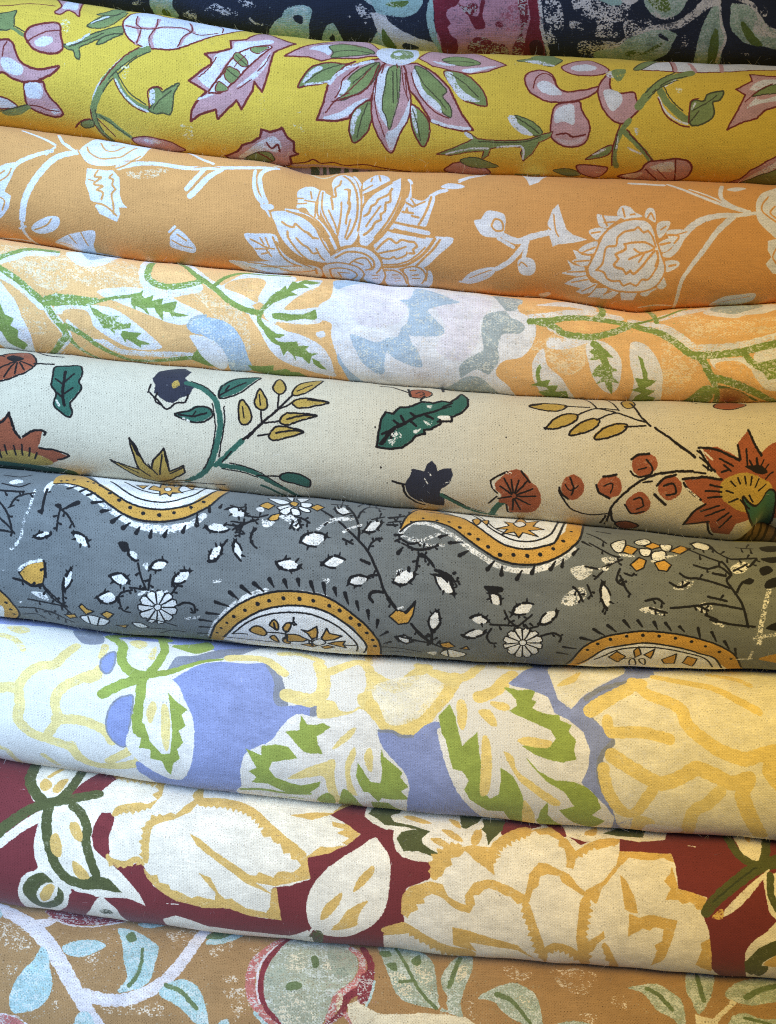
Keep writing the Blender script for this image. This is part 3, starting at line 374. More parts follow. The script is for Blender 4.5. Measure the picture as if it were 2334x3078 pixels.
'orange': '''s W 3.4 -1812 371 -1921 421 -2010 523 -2078 626 -2118 711 -2151 826
s W 2.4 -1959 387 -2055 435 -2133 485 -2178 535 -2219 622
p W -2306 567 -2212 512 -2152 495 -2185 590 -2229 675 -2193 696 -2214 765 -2268 830 -2355 897
s O 0.8 -2267 628 -2212 587 -2185 536
s O 0.8 -2273 708 -2235 728 -2258 785
s O 0.8 -2266 588 -2225 555
s W 1.6 -2162 225 -2037 286 -1946 337
s W 1.8 -1952 217 -1908 305 -1864 341 -1812 374
s W 1.4 -1989 417 -1943 356
s W 1.4 -1865 331 -1889 313
f W -1800 360 -1767 275 -1716 143 -1610 123 -1509 139 -1419 136 -1434 320 -1507 385 -1611 431 -1718 442 -1774 414
f Wo:.6 -1529 460 -1423 427 -1318 391 -1277 401 -1368 463 -1461 485
s W 3 -1570 435 -1453 383 -1321 359 -1185 366 -1052 348 -919 319 -784 299 -652 253
s O 0.7 -1534 382 -1455 362 -1402 355
s W 2.2 -1205 130 -1118 243 -1029 299
s O 0.7 -1132 358 -1053 332 -985 332
s W 3.2 -971 344 -1047 419 -1111 502 -1154 550
s W 2.6 -1071 356 -1114 428 -1172 510
s W 2.4 -672 265 -738 338 -748 414 -729 486 -708 533
s W 1.8 -778 326 -783 435 -765 506 -735 544
f W -742 555 -675 548 -665 567 -721 583
s W 1.4 -708 581 -688 613
f W -2111 881 -2063 825 -1986 781 -1931 774 -1923 807 -1961 860 -2028 904 -2085 912
s O 0.8 -2091 886 -2011 839 -1972 792
s W 2 -2157 849 -2163 920 -2133 1021 -2072 1095
s W 1.4 -2183 896 -2142 871
f W -1993 975 -1900 887 -1809 848 -1729 824 -1729 873 -1756 945 -1770 1048 -1860 1045 -1944 996
s O 0.8 -1885 885 -1860 947
s O 0.8 -1810 853 -1790 954
s O 0.6 -1962 964 -1895 972
s W 1.6 -1772 1031 -1717 1033 -1622 1045
f W -1278 802 -1239 756 -1219 753 -1175 790 -1135 852 -1145 897 -1203 898 -1282 873 -1281 825
s O 0.8 -1272 824 -1211 856 -1154 863
s O 1 -1235 783 -1185 816
s W 1.4 -1282 774 -1245 738
s W 1.6 -2383 1056 -2257 1017 -2158 1015
s Wc 1.8 -678 250 -622 144 -557 123 -500 125 -417 231 -360 251 -306 200
s W 2.4 -691 272 -729 320 -749 380 -737 456
s W 2.2 -781 386 -773 472 -731 534
f W -733 553 -676 542 -665 563 -722 580
s W 1.2 -708 580 -685 614
f W -530 445 -522 407 -486 369 -440 356 -402 381 -365 399 -391 468 -400 573 -446 566 -483 520 -531 533 -525 487
f W -681 593 -603 568 -520 569 -446 608 -391 674 -356 752 -339 815 -369 869 -453 860 -527 836 -589 780 -632 717 -658 646
s W 1.8 -593 559 -502 553 -423 585 -363 653 -327 722 -301 782
f W -318 439 -328 318 -285 236 -228 263 -187 336 -162 456 -158 574 -179 689 -217 743 -273 761 -295 693 -331 654 -386 552 -401 445 -364 411
s W 1.6 -200 276 -156 389 -149 554 -162 678
f W -147 389 -143 343 -97 287 -60 259 -4 279 10 326 -41 362 -96 411 -142 439
f W -158 545 -114 454 -40 387 34 324 80 295 78 424 44 524 -3 610 -68 679 -124 740 -165 730 -156 631
s W 1.8 122 300 136 337 130 421 89 512 43 593 -22 679 -77 734
f W 103 448 144 442 199 456 246 424 273 439 245 536 208 615 116 599 56 583 70 541 116 528
s W 2.4 246 429 292 396 339 383
f W 307 358 359 326 444 335 427 360 357 373
s W 1.2 415 307 484 246 572 191
s W 2.6 43 611 125 626 231 644
f W 6 647 107 654 227 663 291 662 374 663 366 699 293 768 207 854 109 859 -41 871 -41 806 -78 753
f W -369 863 -282 787 -189 754 -115 762 -64 799 -46 849 -74 909 -146 948 -267 909
f W -389 919 -322 870 -229 868 -161 893 -141 964 -196 1065 -296 1130 -360 1063
f W -841 743 -762 726 -660 721 -635 786 -593 845 -530 886 -448 937 -551 920 -644 903 -746 889 -787 824
f W -949 936 -835 929 -691 902 -550 903 -410 922 -412 1046 -546 1097 -661 1083 -808 1098 -891 1002
f W -151 986 -98 914 -32 875 -15 947 -81 1070
f W -22 899 53 867 115 936 107 1063 6 1045
f W 95 871 155 844 216 859 233 943 198 1050 121 1008
f W 231 882 265 910 257 1014 191 1130
s O 1 -453 399 -445 450
s O 1 -398 386 -413 461
s O 1 -485 469 -415 474
s O 1 -534 467 -496 457
s O 1 -532 503 -477 488
s O 1 -420 470 -426 572
s O 1.2 -590 564 -513 577 -455 607 -411 659 -368 720
s O 1 -513 546 -455 565 -396 616 -346 696
s O 1 -382 400 -385 512 -360 586 -320 665
s O 1 -410 465 -411 554 -367 611 -320 692
s O 1.4 -617 637 -587 655 -550 657 -541 634 -512 656 -485 675 -463 680 -438 710
s O 1.2 -587 689 -586 724 -574 739
s O 1.4 -276 311 -284 353 -310 377 -305 440 -331 442 -326 481 -322 524
s O 1.2 -245 394 -232 400 -227 470 -235 486 -221 511 -235 558
s O 1 -271 485 -275 557 -282 619 -294 685
s O 1 -347 528 -323 587 -305 635 -293 677
s O 1 -219 589 -232 635 -252 700
f O -305 658 -287 658 -291 696
s O 1 -688 585 -672 639 -652 703
s O 1.2 -266 250 -215 335 -187 411 -178 491 -183 574 -207 647 -242 708
s O 1 -156 371 -155 465 -160 572 -178 657
s O 1 -272 481 -276 574 -294 660
s O 1.2 -253 394 -222 401 -230 470 -221 492 -238 558 -246 616
s O 1 -147 406 -92 362
s O 1 -101 331 -92 297
s O 1 -54 266 -44 327
s O 1.2 -141 434 -68 390 11 328
s O 1.2 -159 544 -138 490 -91 428 -30 381 21 339
s O 1.4 22 384 1 425 -36 448 -60 462 -74 491 -99 505 -113 546 -139 565
s O 1.4 11 404 11 471 -14 480 -20 532 -45 550 -43 581 -74 598 -99 639 -142 677
s O 1 -45 502 -91 568 -130 626
s O 1.2 80 298 79 382 55 472 17 553 -30 625 -80 687
s O 1.2 104 310 99 409 72 487 34 560 -13 632 -57 692
s O 1.2 106 471 143 494
s O 1 132 445 157 486
s O 1 211 461 171 480 146 494
s O 1.2 82 526 143 532
s O 1.2 137 548 175 556
s O 1.4 250 430 234 482 211 538 177 597
s O 1.2 38 590 109 602 221 616
s O 1.2 0 638 47 640 140 652 267 666
s O 1.2 141 347 142 434
s O 1 -807 764 -766 779 -716 804 -671 809
s O 1 -749 749 -728 784
s O 1 -716 745 -699 796
s O 1 -778 820 -708 813
s O 1 -746 852 -702 836
s O 1 -712 824 -689 863
s O 1.2 -674 736 -656 782 -630 846 -583 901 -521 927
s O 1.2 -585 694 -584 726 -553 776 -517 822 -460 870 -385 898
s O 1 -655 762 -608 834 -543 883 -461 922
s O 1.2 -536 724 -501 760 -472 772 -442 811 -412 799
s O 1.2 -478 675 -441 703 -410 710
s O 1 -422 774 -400 824 -378 852
s O 1 -411 667 -375 747 -337 807
s O 1 -374 666 -324 771
s O 1 -836 935 -757 932 -684 945 -536 927
s O 1 -756 957 -670 957 -600 980
s O 1 -642 982 -545 996 -425 944
s O 1 -831 988 -759 1019 -679 1046 -534 1043 -440 1059
s O 1.2 -432 932 -428 990
s O 1 -339 808 -275 763 -194 745 -112 750 -53 788 -38 851 -71 918
s O 1.2 -311 831 -247 790 -180 784 -129 794 -88 825 -85 868 -108 897
s O 1 -228 867 -188 831 -135 815 -107 845 -100 881 -132 904
s O 1 -198 850 -150 863
s O 1 -372 883 -308 867 -234 873 -173 894 -144 945 -170 1023
s O 1 -349 926 -302 911 -228 919 -186 962 -224 1036 -295 1082 -337 1018 -349 926
s O 1 -302 954 -235 952
s O 1 -297 958 -282 1010
s O 1.2 -69 754 -33 713 4 684 26 694 48 707 77 687 121 696 152 699 167 723 143 740 152 762 122 763
s O 1 -71 780 -11 760 48 745 103 725
s O 1 -49 799 4 802 33 787 48 799 101 777 108 758
s O 1 -40 843 48 834 115 811 167 774 213 727
s O 1.8 271 675 224 742 168 797 93 841 -35 861
s O 1.4 300 680 261 735 210 788 165 840
s O 1.2 17 642 106 654 212 670
s O 1 -33 867 -17 927 -34 1003
s O 1 -26 886 34 878 88 918 112 1005
s O 1 71 868 145 846 199 865 223 920 201 996
s O 1 71 870 110 928 119 1004
s O 0.8 -95 946 -54 929
s O 0.8 -95 976 -62 963
s O 0.8 25 916 58 913
s O 0.8 33 944 69 942
s O 0.8 40 977 73 971
s O 1 129 875 162 874
s O 1 145 915 177 908
s O 1 145 944 186 941
s O 1 230 887 224 963
f W 497 559 537 544 577 495 671 510 677 580 658 632 591 643 537 628
s O 1 597 579 617 539 657 549 664 594 624 603 597 579
s W 3.2 671 628 752 651 832 622 926 599
s W 2 638 643 726 684
s W 2.8 799 649 754 713 703 767 635 814
f W 441 929 478 861 544 824 617 806 628 829 574 870 536 911
s O 0.6 480 895 545 854 605 824
s W 1.6 427 931 496 933 588 873 619 833
f W 756 764 795 736 850 752 862 812 830 843 775 831
s O 0.7 764 783 777 763 812 787
s W 2.4 806 648 789 736
p W 925 542 953 470 988 434 1006 500 1032 574 1073 601 1153 618 1073 643 994 657 954 673 926 593
s O 0.8 959 496 968 579 986 615
s O 0.8 925 568 939 580
f W 1209 479 1248 481 1349 482 1323 504 1289 529 1263 547 1220 536
f W 1324 472 1352 424 1402 426 1426 450 1472 471 1425 483 1365 495
f W 1483 471 1504 427 1540 431 1546 500 1510 486
f W 1550 530 1569 499 1631 499 1611 546 1568 582
f W 1609 552 1671 540 1749 554 1714 595 1681 647 1632 681 1586 663 1646 629
f W 1560 610 1611 585 1673 586 1646 623 1604 650 1565 641
f W 1160 575 1213 549 1265 553 1230 588 1205 614
f W 1103 678 1154 639 1211 622 1204 674 1156 691
p W 1069 678 1097 684 1123 701 1176 700 1170 747 1127 760 1066 740 1095 723
p W 1040 735 1084 760 1143 761 1159 805 1108 821 1011 815 1070 786
p W 1036 878 1092 832 1160 810 1190 844 1135 893
p W 1114 923 1180 844 1233 843 1201 915 1151 940
p W 1189 958 1227 875 1296 861 1273 936
p W 1257 953 1312 868 1362 879 1325 937
p W 1386 935 1368 878 1468 863 1452 921
f W 1485 875 1515 844 1585 842 1552 856 1524 889
f W 1576 831 1598 772 1630 826 1611 849
f W 1606 699 1678 700 1689 728 1620 754
s O 1 1631 723 1669 719
f W 1161 762 1198 681 1247 577 1323 519 1408 491 1493 492 1534 536 1553 595 1581 662 1608 729 1594 789 1548 838 1449 863 1330 869 1239 836 1174 803
s O 1 1161 762 1198 681 1247 577 1323 519 1408 491 1493 492 1534 536 1553 595 1581 662 1608 729 1594 789 1548 838 1449 863 1330 869 1239 836 1174 803 1161 762
s O 1 1212 769 1245 728 1250 697 1263 644 1317 632 1323 594 1358 562 1383 553 1424 543 1443 529 1475 554 1500 544 1527 573 1548 621
s O 1 1211 767 1256 773 1279 804 1313 815 1355 809 1377 833 1415 813 1453 823 1480 787 1516 786 1545 748 1566 697 1554 642
s O 1 1364 621 1424 606 1492 603 1539 626
s O 1.2 1365 620 1374 643 1317 676 1335 696 1310 728 1330 741 1366 745 1385 767 1407 748 1427 762 1466 727 1497 689 1542 642
s O 1 1423 640 1461 655 1502 647 1537 633
s O 1 1395 692 1435 672 1497 646
s O 1 1452 700 1479 661
s O 1 1557 646 1563 675 1549 718
s O 1 1242 484 1265 532
s O 0.8 1247 518 1310 510
s O 1 1358 437 1368 480
s O 0.8 1400 468 1426 462
s O 1 1500 478 1520 451 1537 485
s O 0.8 1575 538 1605 521
s O 1 1618 564 1681 575 1656 608
s O 1 1573 612 1630 604
s O 0.8 1175 581 1225 568
s O 0.8 1122 689 1197 651
s O 0.8 1083 740 1167 723
s O 0.8 1046 802 1151 784
s O 0.8 1079 861 1169 828
s O 0.8 1147 913 1215 852
s O 0.8 1276 908 1314 879
s W 3.8>1.8 1728 548 1810 496 1919 469 2027 465 2136 451
s W 3.4>1.8 2000 472 1903 554 1825 651 1752 745 1712 833 1723 1044
s O 0.6 1661 568 1728 554
s W 1.8 1647 239 1760 319 1886 383 2016 431 2096 445
s W 1 1765 295 1890 356 1990 425
s W 2.2 1420 243 1529 243 1624 247
s W 2.4 1967 247 1938 349 1991 410 2069 441
f W 1985 287 2047 256 2104 272 2036 302
f W 2372 224 2231 282 2163 343 2135 423 2160 517 2322 593
s O 0.9 2219 338 2171 437 2322 541
s O 0.9 2249 403 2217 448 2269 488
p W 2200 605 2308 580 2332 802 2246 783 2196 730 2226 692 2202 655
s O 0.8 2252 642 2233 692 2264 731
s W 1.4 415 288 509 205 625 128
p W 793 120 968 115 886 271 827 310 819 255
s W 1 974 120 1161 121
s W 1.2 1698 1003 1592 970 1498 984
f W 1938 1037 1986 944 2091 923 2179 919 2181 990 2101 1042
s O 0.6 1951 1011 2051 974 2152 943
s W 1.2 826 1041 910 1038
f W 905 1004 955 967 974 983 939 1043
f W 1042 1255 1078 1255 1071 1255
p W -1747 470 -1692 465 -1598 459 -1559 496 -1554 556 -1558 591 -1542 638 -1515 660 -1564 666 -1561 707 -1582 750 -1629 735 -1681 718 -1703 678 -1688 664 -1727 651 -1734 609 -1755 563
s O 1.1 -1685 471 -1703 511 -1663 509 -1708 555 -1654 559 -1691 586 -1654 595 -1665 636
s O 1.1 -1600 482 -1618 507 -1595 512 -1600 547 -1582 565 -1605 598 -1596 655 -1599 706
s O 1.1 -1702 662 -1658 664 -1619 683 -1583 714
s O 0.8 -1737 534 -1707 537
s O 1 -1763 315 -1744 358 -1680 391 -1613 378 -1549 345 -1486 226
s O 1 -1696 243 -1656 317 -1596 311 -1555 243
s O 0.8 -1630 260 -1601 229
s O 1 -1810 360 -1762 431 -1692 457 -1607 453 -1525 407 -1449 321''',
'peach': '''f Pw:.55 -2325 234 -2173 188 -2026 226 -1868 377 -1933 453 -2109 411
f Pw:.6 -1957 228 -1633 141 -1442 282 -1407 385 -1663 402 -1868 377
f Pw:.7 -2138 576 -2031 589 -2018 692 -2130 704
f Pw:.7 -1150 361 -1000 387 -836 481 -817 695 -920 606 -1053 459
f W:.1 -1918 165 -1794 60 -1625 62 -1657 219 -1744 272 -1839 272
f Gb:.2 -1849 61 -1700 44 -1651 68 -1730 200 -1800 193
s W:.15 5.3 -2305 332 -2204 284 -2119 237 -1975 209
s W:.15 5.3 -2299 392 -2189 428 -2108 480 -2028 540
s W:.2 5.3 -2014 526 -1964 595 -1897 695 -1959 787 -2069 962
f W:.1 -2325 428 -2203 510 -2154 602 -2114 749 -2174 978 -2295 959 -2345 690
f W:.12 -1703 427 -1516 377 -1325 386 -1216 437 -1080 495 -1189 559 -1271 559 -1378 528 -1513 490
f W:.12 -1784 522 -1622 508 -1462 588 -1337 698 -1424 730 -1533 730 -1660 668 -1735 611
f P:.15 -1595 501 -1514 523 -1407 568 -1304 653 -1196 659 -1109 583 -1177 591 -1271 572 -1378 534 -1486 507
s W:.2 4.6 -1934 555 -1825 528 -1744 530
s W:.2 4.4 -1872 624 -1768 662 -1669 721 -1569 770 -1345 756 -1166 750
f P:.15 -1908 564 -1798 537 -1745 561 -1725 643 -1676 685 -1746 694 -1833 638
s G:.15 2.9 -2307 321 -2210 258 -2127 203 -1968 181
s G:.25 3.5 -2302 360 -2190 409 -2108 462 -2014 526 -1964 595 -1902 689 -1954 766 -2037 884
s G:.2 3.2 -1895 640 -1798 680 -1715 745 -1619 810 -1532 853 -1356 811 -1183 770 -1099 768
p G:.1 -1177 780 -1112 667 -1091 757 -983 824 -1082 837
s G:.25 2.7 -1886 709 -1847 779 -1738 894
p G:.1 -2312 537 -2272 556 -2250 614 -2198 632 -2226 674 -2183 696 -2201 743 -2153 791 -2199 868 -2268 804 -2286 726 -2331 688
s W:.15 5.3 -1441 69 -1442 282 -1394 363 -1284 387 -1111 333
s W:.15 5.3 -1227 86 -1104 254 -1002 329 -905 394 -809 438
f W:.12 -1001 344 -926 262 -739 76 -549 172 -622 320 -701 399 -756 391 -837 414
f P:.12 -962 318 -912 260 -780 210 -722 248 -757 347 -769 392 -851 359
f W:.12 -728 456 -675 369 -585 246 -397 166 -446 304 -526 337 -606 420 -511 415 -403 396 -403 484 -646 509
f P:.15 -613 421 -553 362 -473 290 -313 187 -311 251 -377 328 -458 367 -525 409
f W:.12 -809 464 -755 552 -679 680 -574 754 -399 821 -316 835 -325 727 -390 616 -511 561 -660 510
f P:.15 -653 496 -511 502 -335 486 -349 573 -323 665 -272 775 -315 807 -350 654 -471 570 -606 540
f W:.1 -423 539 -376 528 -369 558 -410 564
f P:.2 -1384 209 -1286 221 -1128 287 -1194 314 -1302 318 -1360 282
s G:.25 3.8 -1412 137 -1419 279 -1383 328 -1300 351 -1193 329 -1101 288
s G:.12 3.2 -1272 70 -1164 216 -1088 280 -1001 344 -918 409 -836 441 -748 451
s G:.12 2.4 -1024 312 -956 234 -853 164 -731 147 -592 146
f Bl:.15 -1176 564 -1094 510 -985 512 -905 553 -853 628 -832 712 -817 835 -939 904 -958 740 -992 665 -1083 613 -1151 601
s Gb:.3 1.6 -1176 564 -1148 523 -1066 493
f W:.05 -1165 616 -1057 623 -979 678 -956 778 -1003 866 -1098 758 -1142 668
f W:.03 -304 150 -154 62 135 43 424 63 637 154 743 238 803 310 865 390 846 495 782 571 671 608 638 691 731 793 751 971 332 984 -137 989 -209 823 -273 731 -308 643 -334 554 -334 481 -418 451 -400 374 -336 317
f Lp:.3 -244 245 -57 86 133 184 122 316 75 419 -37 465 -148 472 -242 389
f Lp:.3 272 282 464 181 612 228 589 311 540 379 521 520 411 630 279 572 335 447
f Bl:.22 -223 534 -148 544 -65 560 -9 526 56 512 75 465 112 426 121 358 94 306 66 284 131 268 171 150 265 189 376 245 422 264 346 296 261 329 233 352 270 398 325 448 316 486 242 502 149 507 121 499 140 544 177 596 202 681 150 684 94 668 38 642 -18 610 -28 668 -19 732 -47 762 -103 734 -150 695 -186 630
f Bl:.4 -131 693 -83 563 -18 582 -37 712
f Gb:.25 629 138 796 172 759 278 692 297 635 310 569 346 549 407 548 472 558 545 521 575 457 616 421 657 429 731 469 699 524 669 591 695 626 651 652 592 642 537 660 462 697 439 772 433 800 393 764 356 709 324
f Bl -294 646 -272 698 -227 762 -172 838 -107 957 -195 971 -265 768 -300 691
f Bl:.1 -318 154 -173 76 -57 59 -244 221 -309 253
f Gb:.15 311 954 416 758 508 713 586 755 677 915 527 979
s Bl:.15 2.4 135 876 231 894 326 861
f Pw:.6 840 458 976 477 981 641 869 578
f Pw:.65 1631 379 1764 505 1823 605 1665 804 1602 527
f Pw:.6 1688 54 1886 276 2289 282 2277 376 2009 395 1766 389
f W:.12 765 275 950 201 1163 77 1244 173 1179 240 954 297 817 306
f P:.12 782 232 933 235 1100 213 1193 236 954 297 790 308
f Pw:.4 922 481 1031 401 1167 440 1181 551 1078 661 980 627
s W:.2 5.1 816 338 953 314 1094 261 1235 237 1371 248
s W:.2 5.3 1437 265 1583 305 1698 386 1791 463 1899 469 2061 460 2306 407
s W:.2 5.3 1619 237 1764 197 1945 135
f W:.1 1869 220 1970 144 2190 65 2350 169 2248 238 2108 255 2035 277
f Gb:.2 1920 179 2021 66 2190 65 2246 150 2117 216 2029 240
f W:.12 1886 533 2007 527 2116 535 2190 619 2268 680 2327 698 2341 751 2197 727 2058 646 1931 602
f W:.12 2156 495 2331 477 2345 654 2241 680 2159 577
f P:.15 1921 560 2035 548 2119 590 2169 661 2257 748 2375 774 2399 844 2179 764 2049 675 1947 630
f W:.15 949 452 1085 451 1166 454 1031 513 935 508
s W:.2 3.4 950 390 1058 433 1221 433
f W:.12 1160 469 1262 435 1351 505 1372 605 1352 759 1299 775 1217 679 1176 579
f W:.1 1426 422 1521 439 1597 571 1623 697 1641 994 1469 992 1450 678 1420 557
f W:.12 855 579 908 516 938 616 1042 712 1156 955 1024 975 882 761 848 648
s P 2.8 1400 379 1385 531 1409 681 1421 965
s G:.25 3.8 829 357 952 345 1063 308 1201 292 1325 289 1434 296
s G:.35 3.8 869 359 964 378 1031 416 1126 420 1222 407 1333 360 1427 298
f P:.12 1044 356 1130 317 1268 310 1321 326 1223 374 1113 382
s G:.25 3.8 1276 38 1273 212 1222 288
s G:.1 1.8 1435 287 1549 248 1650 219 1793 133
s G:.2 2.9 1563 76 1587 270
s G:.25 4.2 1447 300 1566 341 1670 417 1750 491 1832 534 1877 603 1918 667
s G:.3 4.2 1791 513 1926 507 2061 494 2169 469 2332 443
s G:.3 3.5 2088 505 2144 563 2230 607 2338 605
p G:.2 2158 563 2332 531 2345 654 2238 667 2204 620
s G:.2 4.5 1908 645 2008 675 2127 724 2246 803 2439 953
s G:.15 3.2 1910 660 1964 784 1990 993
f G:.25 1767 987 1832 750 1904 700 1943 785 1909 984
s Gd:.2 1.9 1959 706 2093 752 2219 848
f Pd:.2 1967 742 2061 733 2170 826 2088 918
p G:.15 -2017 492 -1944 467 -1852 465 -1770 463 -1697 463 -1707 497 -1770 515 -1842 520 -1945 538 -2008 540
s G:.15 1.8 -1701 480 -1617 450 -1526 430 -1460 409
p G:.1 -1505 432 -1465 412 -1433 381 -1442 415 -1423 430 -1371 406 -1382 441 -1314 422 -1326 457 -1231 431 -1254 496 -1164 506 -1219 519 -1260 519 -1246 550 -1280 501 -1316 496 -1320 550 -1356 503 -1367 478 -1413 486 -1396 522 -1443 489 -1479 479 -1474 506 -1505 472
p G:.15 -1750 501 -1709 525 -1669 544 -1629 553 -1569 545 -1599 576 -1549 589 -1504 576 -1513 607 -1572 623 -1603 628 -1610 658 -1633 624 -1674 624 -1701 578 -1726 553
p G:.1 -1564 628 -1521 631 -1446 628 -1483 659 -1475 672 -1434 677 -1402 692 -1458 700 -1465 724 -1499 700 -1542 674 -1550 701 -1573 658
s G:.15 2.6 -752 453 -708 395 -676 349 -640 317
p G:.1 -670 342 -637 304 -604 262 -596 293 -566 218 -533 232 -495 188 -394 204 -442 231 -508 236 -463 267 -523 275 -571 307 -531 328 -586 341 -635 370 -667 385 -701 413 -684 368
p G:.12 -684 449 -634 442 -568 448 -503 444 -454 422 -424 405 -413 456 -437 471 -486 467 -568 486 -634 485 -676 476
s G:.2 2.8 -758 466 -752 505 -724 535 -680 574
p G:.12 -750 504 -699 532 -659 561 -603 565 -635 587 -668 587 -644 607 -603 609 -534 600 -529 626 -461 618 -489 647 -465 662 -413 660 -449 678 -456 692 -467 741 -507 695 -548 688 -545 729 -568 676 -596 655 -618 693 -636 633 -685 612 -724 568
p G:.08 -451 694 -417 706 -364 774 -403 765 -443 731
p G:.1 -840 787 -764 788 -681 766 -692 823 -607 788 -582 820 -533 825 -467 908 -590 903 -725 899 -814 850
p G:.15 1197 434 1235 445 1261 474 1325 533 1283 533 1297 570 1316 596 1354 607 1313 624 1329 657 1367 694 1319 685 1332 732 1338 791 1293 729 1281 688 1231 711 1264 659 1197 658 1209 619 1229 590 1254 574 1240 549 1178 560 1201 525 1177 510 1205 485 1182 465
p G:.08 1464 501 1495 526 1510 583 1526 621 1530 661 1585 668 1553 705 1522 728 1589 750 1553 802 1608 829 1590 962 1468 961 1484 806 1512 769 1443 744 1485 717 1452 651 1503 656 1495 612 1478 555
p G:.08 893 605 899 632 892 669 905 718 959 703 948 750 1007 743 999 802 1065 789 1103 901 1003 952 897 811 961 785 932 764 845 749 885 730 867 679 873 633''',
'cream': '''o R K 0.8 -2327 290 -2283 255 -2219 194 -2149 157 -2084 234 -2065 309 -2107 372 -2156 403 -2205 433 -2297 446
s K 0.8 -2178 293 -2256 363
s K 0.8 -2181 305 -2220 420
s K 0.8 -2168 303 -2164 392
s K 0.8 -2155 301 -2116 359
s K 0.8 -2152 288 -2076 321
s K 0.8 -2254 261 -2283 255
f K -2236 275 -2208 230 -2139 260 -2182 301
s K 1.2 -2116 87 -2033 174 -1925 191
s K 1 -2068 298 -1961 292
o T K 0.8 -1949 317 -1879 296 -1808 277 -1785 347 -1794 401 -1778 445 -1805 499 -1837 545 -1826 592 -1841 628 -1890 602 -1930 563 -1919 493 -1949 452 -1949 390
s K 1.2 -1879 347 -1877 430 -1879 488 -1866 563
s K 0.8 -1927 405 -1880 438
s K 0.8 -1827 355 -1871 421
s K 0.8 -1822 451 -1868 494
s K 0.8 -1912 492 -1878 516
s C:.4 1 -1910 541 -1896 567
p R -2294 720 -2239 693 -2184 637 -2172 693 -2163 747 -2121 784 -2068 728 -1993 718 -2014 787 -2034 833 -1935 842 -1867 875 -1971 946 -2081 949 -2204 951 -2333 926
s K 1.2 -2184 637 -2159 733 -2130 782
s K 1 -2112 769 -2040 722 -1977 731 -1989 750
s K 1 -2027 833 -1935 842 -1862 871 -1935 911
s K 1 -2266 703 -2225 692 -2184 640
f M:.1 -2333 926 -2182 867 -2063 877 -1974 929 -2006 974 -2162 994 -2357 1003
s K 0.8 -2230 835 -2232 903
s K 0.8 -2176 836 -2181 906
s K 0.8 -2126 822 -2139 899
s K 0.8 -2082 839 -2103 902
s K 0.8 -2047 867 -2072 916
s K 0.8 -2269 864 -2275 939
f T -2357 1003 -2160 988 -2024 990 -1859 1041 -1951 1212 -2447 1249
s K 1.2 -2347 1054 -2180 1051 -1995 1080
p N -1374 321 -1346 243 -1284 205 -1209 167 -1159 231 -1187 301 -1128 371 -1148 422 -1200 449 -1245 483 -1279 476 -1320 450 -1356 423 -1351 374
f M:.3 -1256 348 -1225 322 -1212 362 -1245 385
s K 0.8 -1382 425 -1333 468 -1277 520 -1225 479 -1172 471 -1159 423
s K 0.8 -1379 368 -1389 426
s K 0.8 -1336 421 -1346 473 -1304 499
s T 3.2 -1172 340 -1086 364 -1014 418 -985 475 -967 570 -981 665 -1003 749 -1044 843 -1110 927 -1196 999
s K 0.6 -1144 323 -1059 356 -999 409
s K 0.6 -947 472 -945 581 -981 775
s K 0.6 -1015 463 -996 599 -1024 752 -1075 865
o T K 0.8 -981 415 -982 349 -932 283 -868 243 -760 211 -808 300 -857 364 -921 403
s K 0.8 -975 402 -899 342 -834 289
s K 0.8 -944 364 -927 326
o T K 0.8 -1237 543 -1157 516 -1105 485 -1038 487 -1018 527 -1063 566 -1130 582 -1183 569
s K 0.8 -1210 548 -1130 550 -1048 520
s K 0.6 -1130 548 -1110 518
s C:.3 1 -1183 566 -1150 580
s T 2.8 -1005 830 -947 772 -891 711 -839 663
s K 0.6 -962 802 -905 733
s K 1 -836 655 -783 606 -727 554
f C:.5 -836 625 -809 603 -803 629
s T 3 -971 826 -857 832 -764 859 -675 920 -599 988 -525 1102
s K 0.6 -922 805 -829 818 -724 858 -622 945
s K 0.6 -966 849 -845 859 -766 881
o T K 0.8 -636 860 -588 834 -508 847 -460 887 -472 944 -552 915 -618 894
s K 0.8 -765 869 -697 863 -630 863
s T 2 -745 947 -681 993 -621 1080
s K 1 -812 646 -729 550 -638 463 -558 362
s K 0.8 -729 547 -736 466
s K 0.8 -716 548 -620 528
s K 0.8 -638 456 -635 359
s K 0.8 -651 468 -556 417
s K 0.8 -749 625 -689 610
o M K 0.8 -853 417 -811 459 -791 527 -823 566 -856 556 -868 480
s K 0.6 -841 463 -830 531
o M K 0.8 -752 329 -714 388 -702 447 -737 471 -775 441 -769 387
s K 0.6 -748 376 -738 444
o M K 0.8 -647 205 -602 303 -633 357 -677 312
o M K 0.8 -561 354 -539 277 -474 223 -389 177 -443 291 -508 350
s K 0.6 -529 329 -445 257
o M K 0.8 -562 411 -493 376 -352 389 -438 424 -518 442
s K 0.8 -466 388 -356 389
o M K 0.8 -632 528 -597 482 -517 476 -417 482 -503 516 -583 547
s K 0.8 -583 517 -503 493 -423 483
o M K 0.8 -692 619 -649 560 -569 564 -492 585 -583 621 -663 640
s K 0.8 -649 600 -569 584 -496 585
q M K 0.8 -1623 870 -1514 908 -1462 917 -1499 712 -1456 769 -1425 857 -1392 905 -1368 832 -1300 751 -1286 822 -1284 907 -1196 857 -1193 910 -1283 988 -1378 1048 -1480 1008 -1571 919
p K -1499 706 -1452 754 -1433 833 -1460 814
p K -1300 741 -1279 807 -1285 898 -1297 823
s K 0.7 -1472 900 -1405 979
s K 0.7 -1400 870 -1359 951
s K 0.7 -1311 795 -1345 948
s K 0.7 -1280 927 -1198 874
s K 0.6 -1567 899 -1469 958
s K 0.8 -1378 1048 -1207 1020 -969 989
s Md2 1.2 -1345 1024 -1174 988
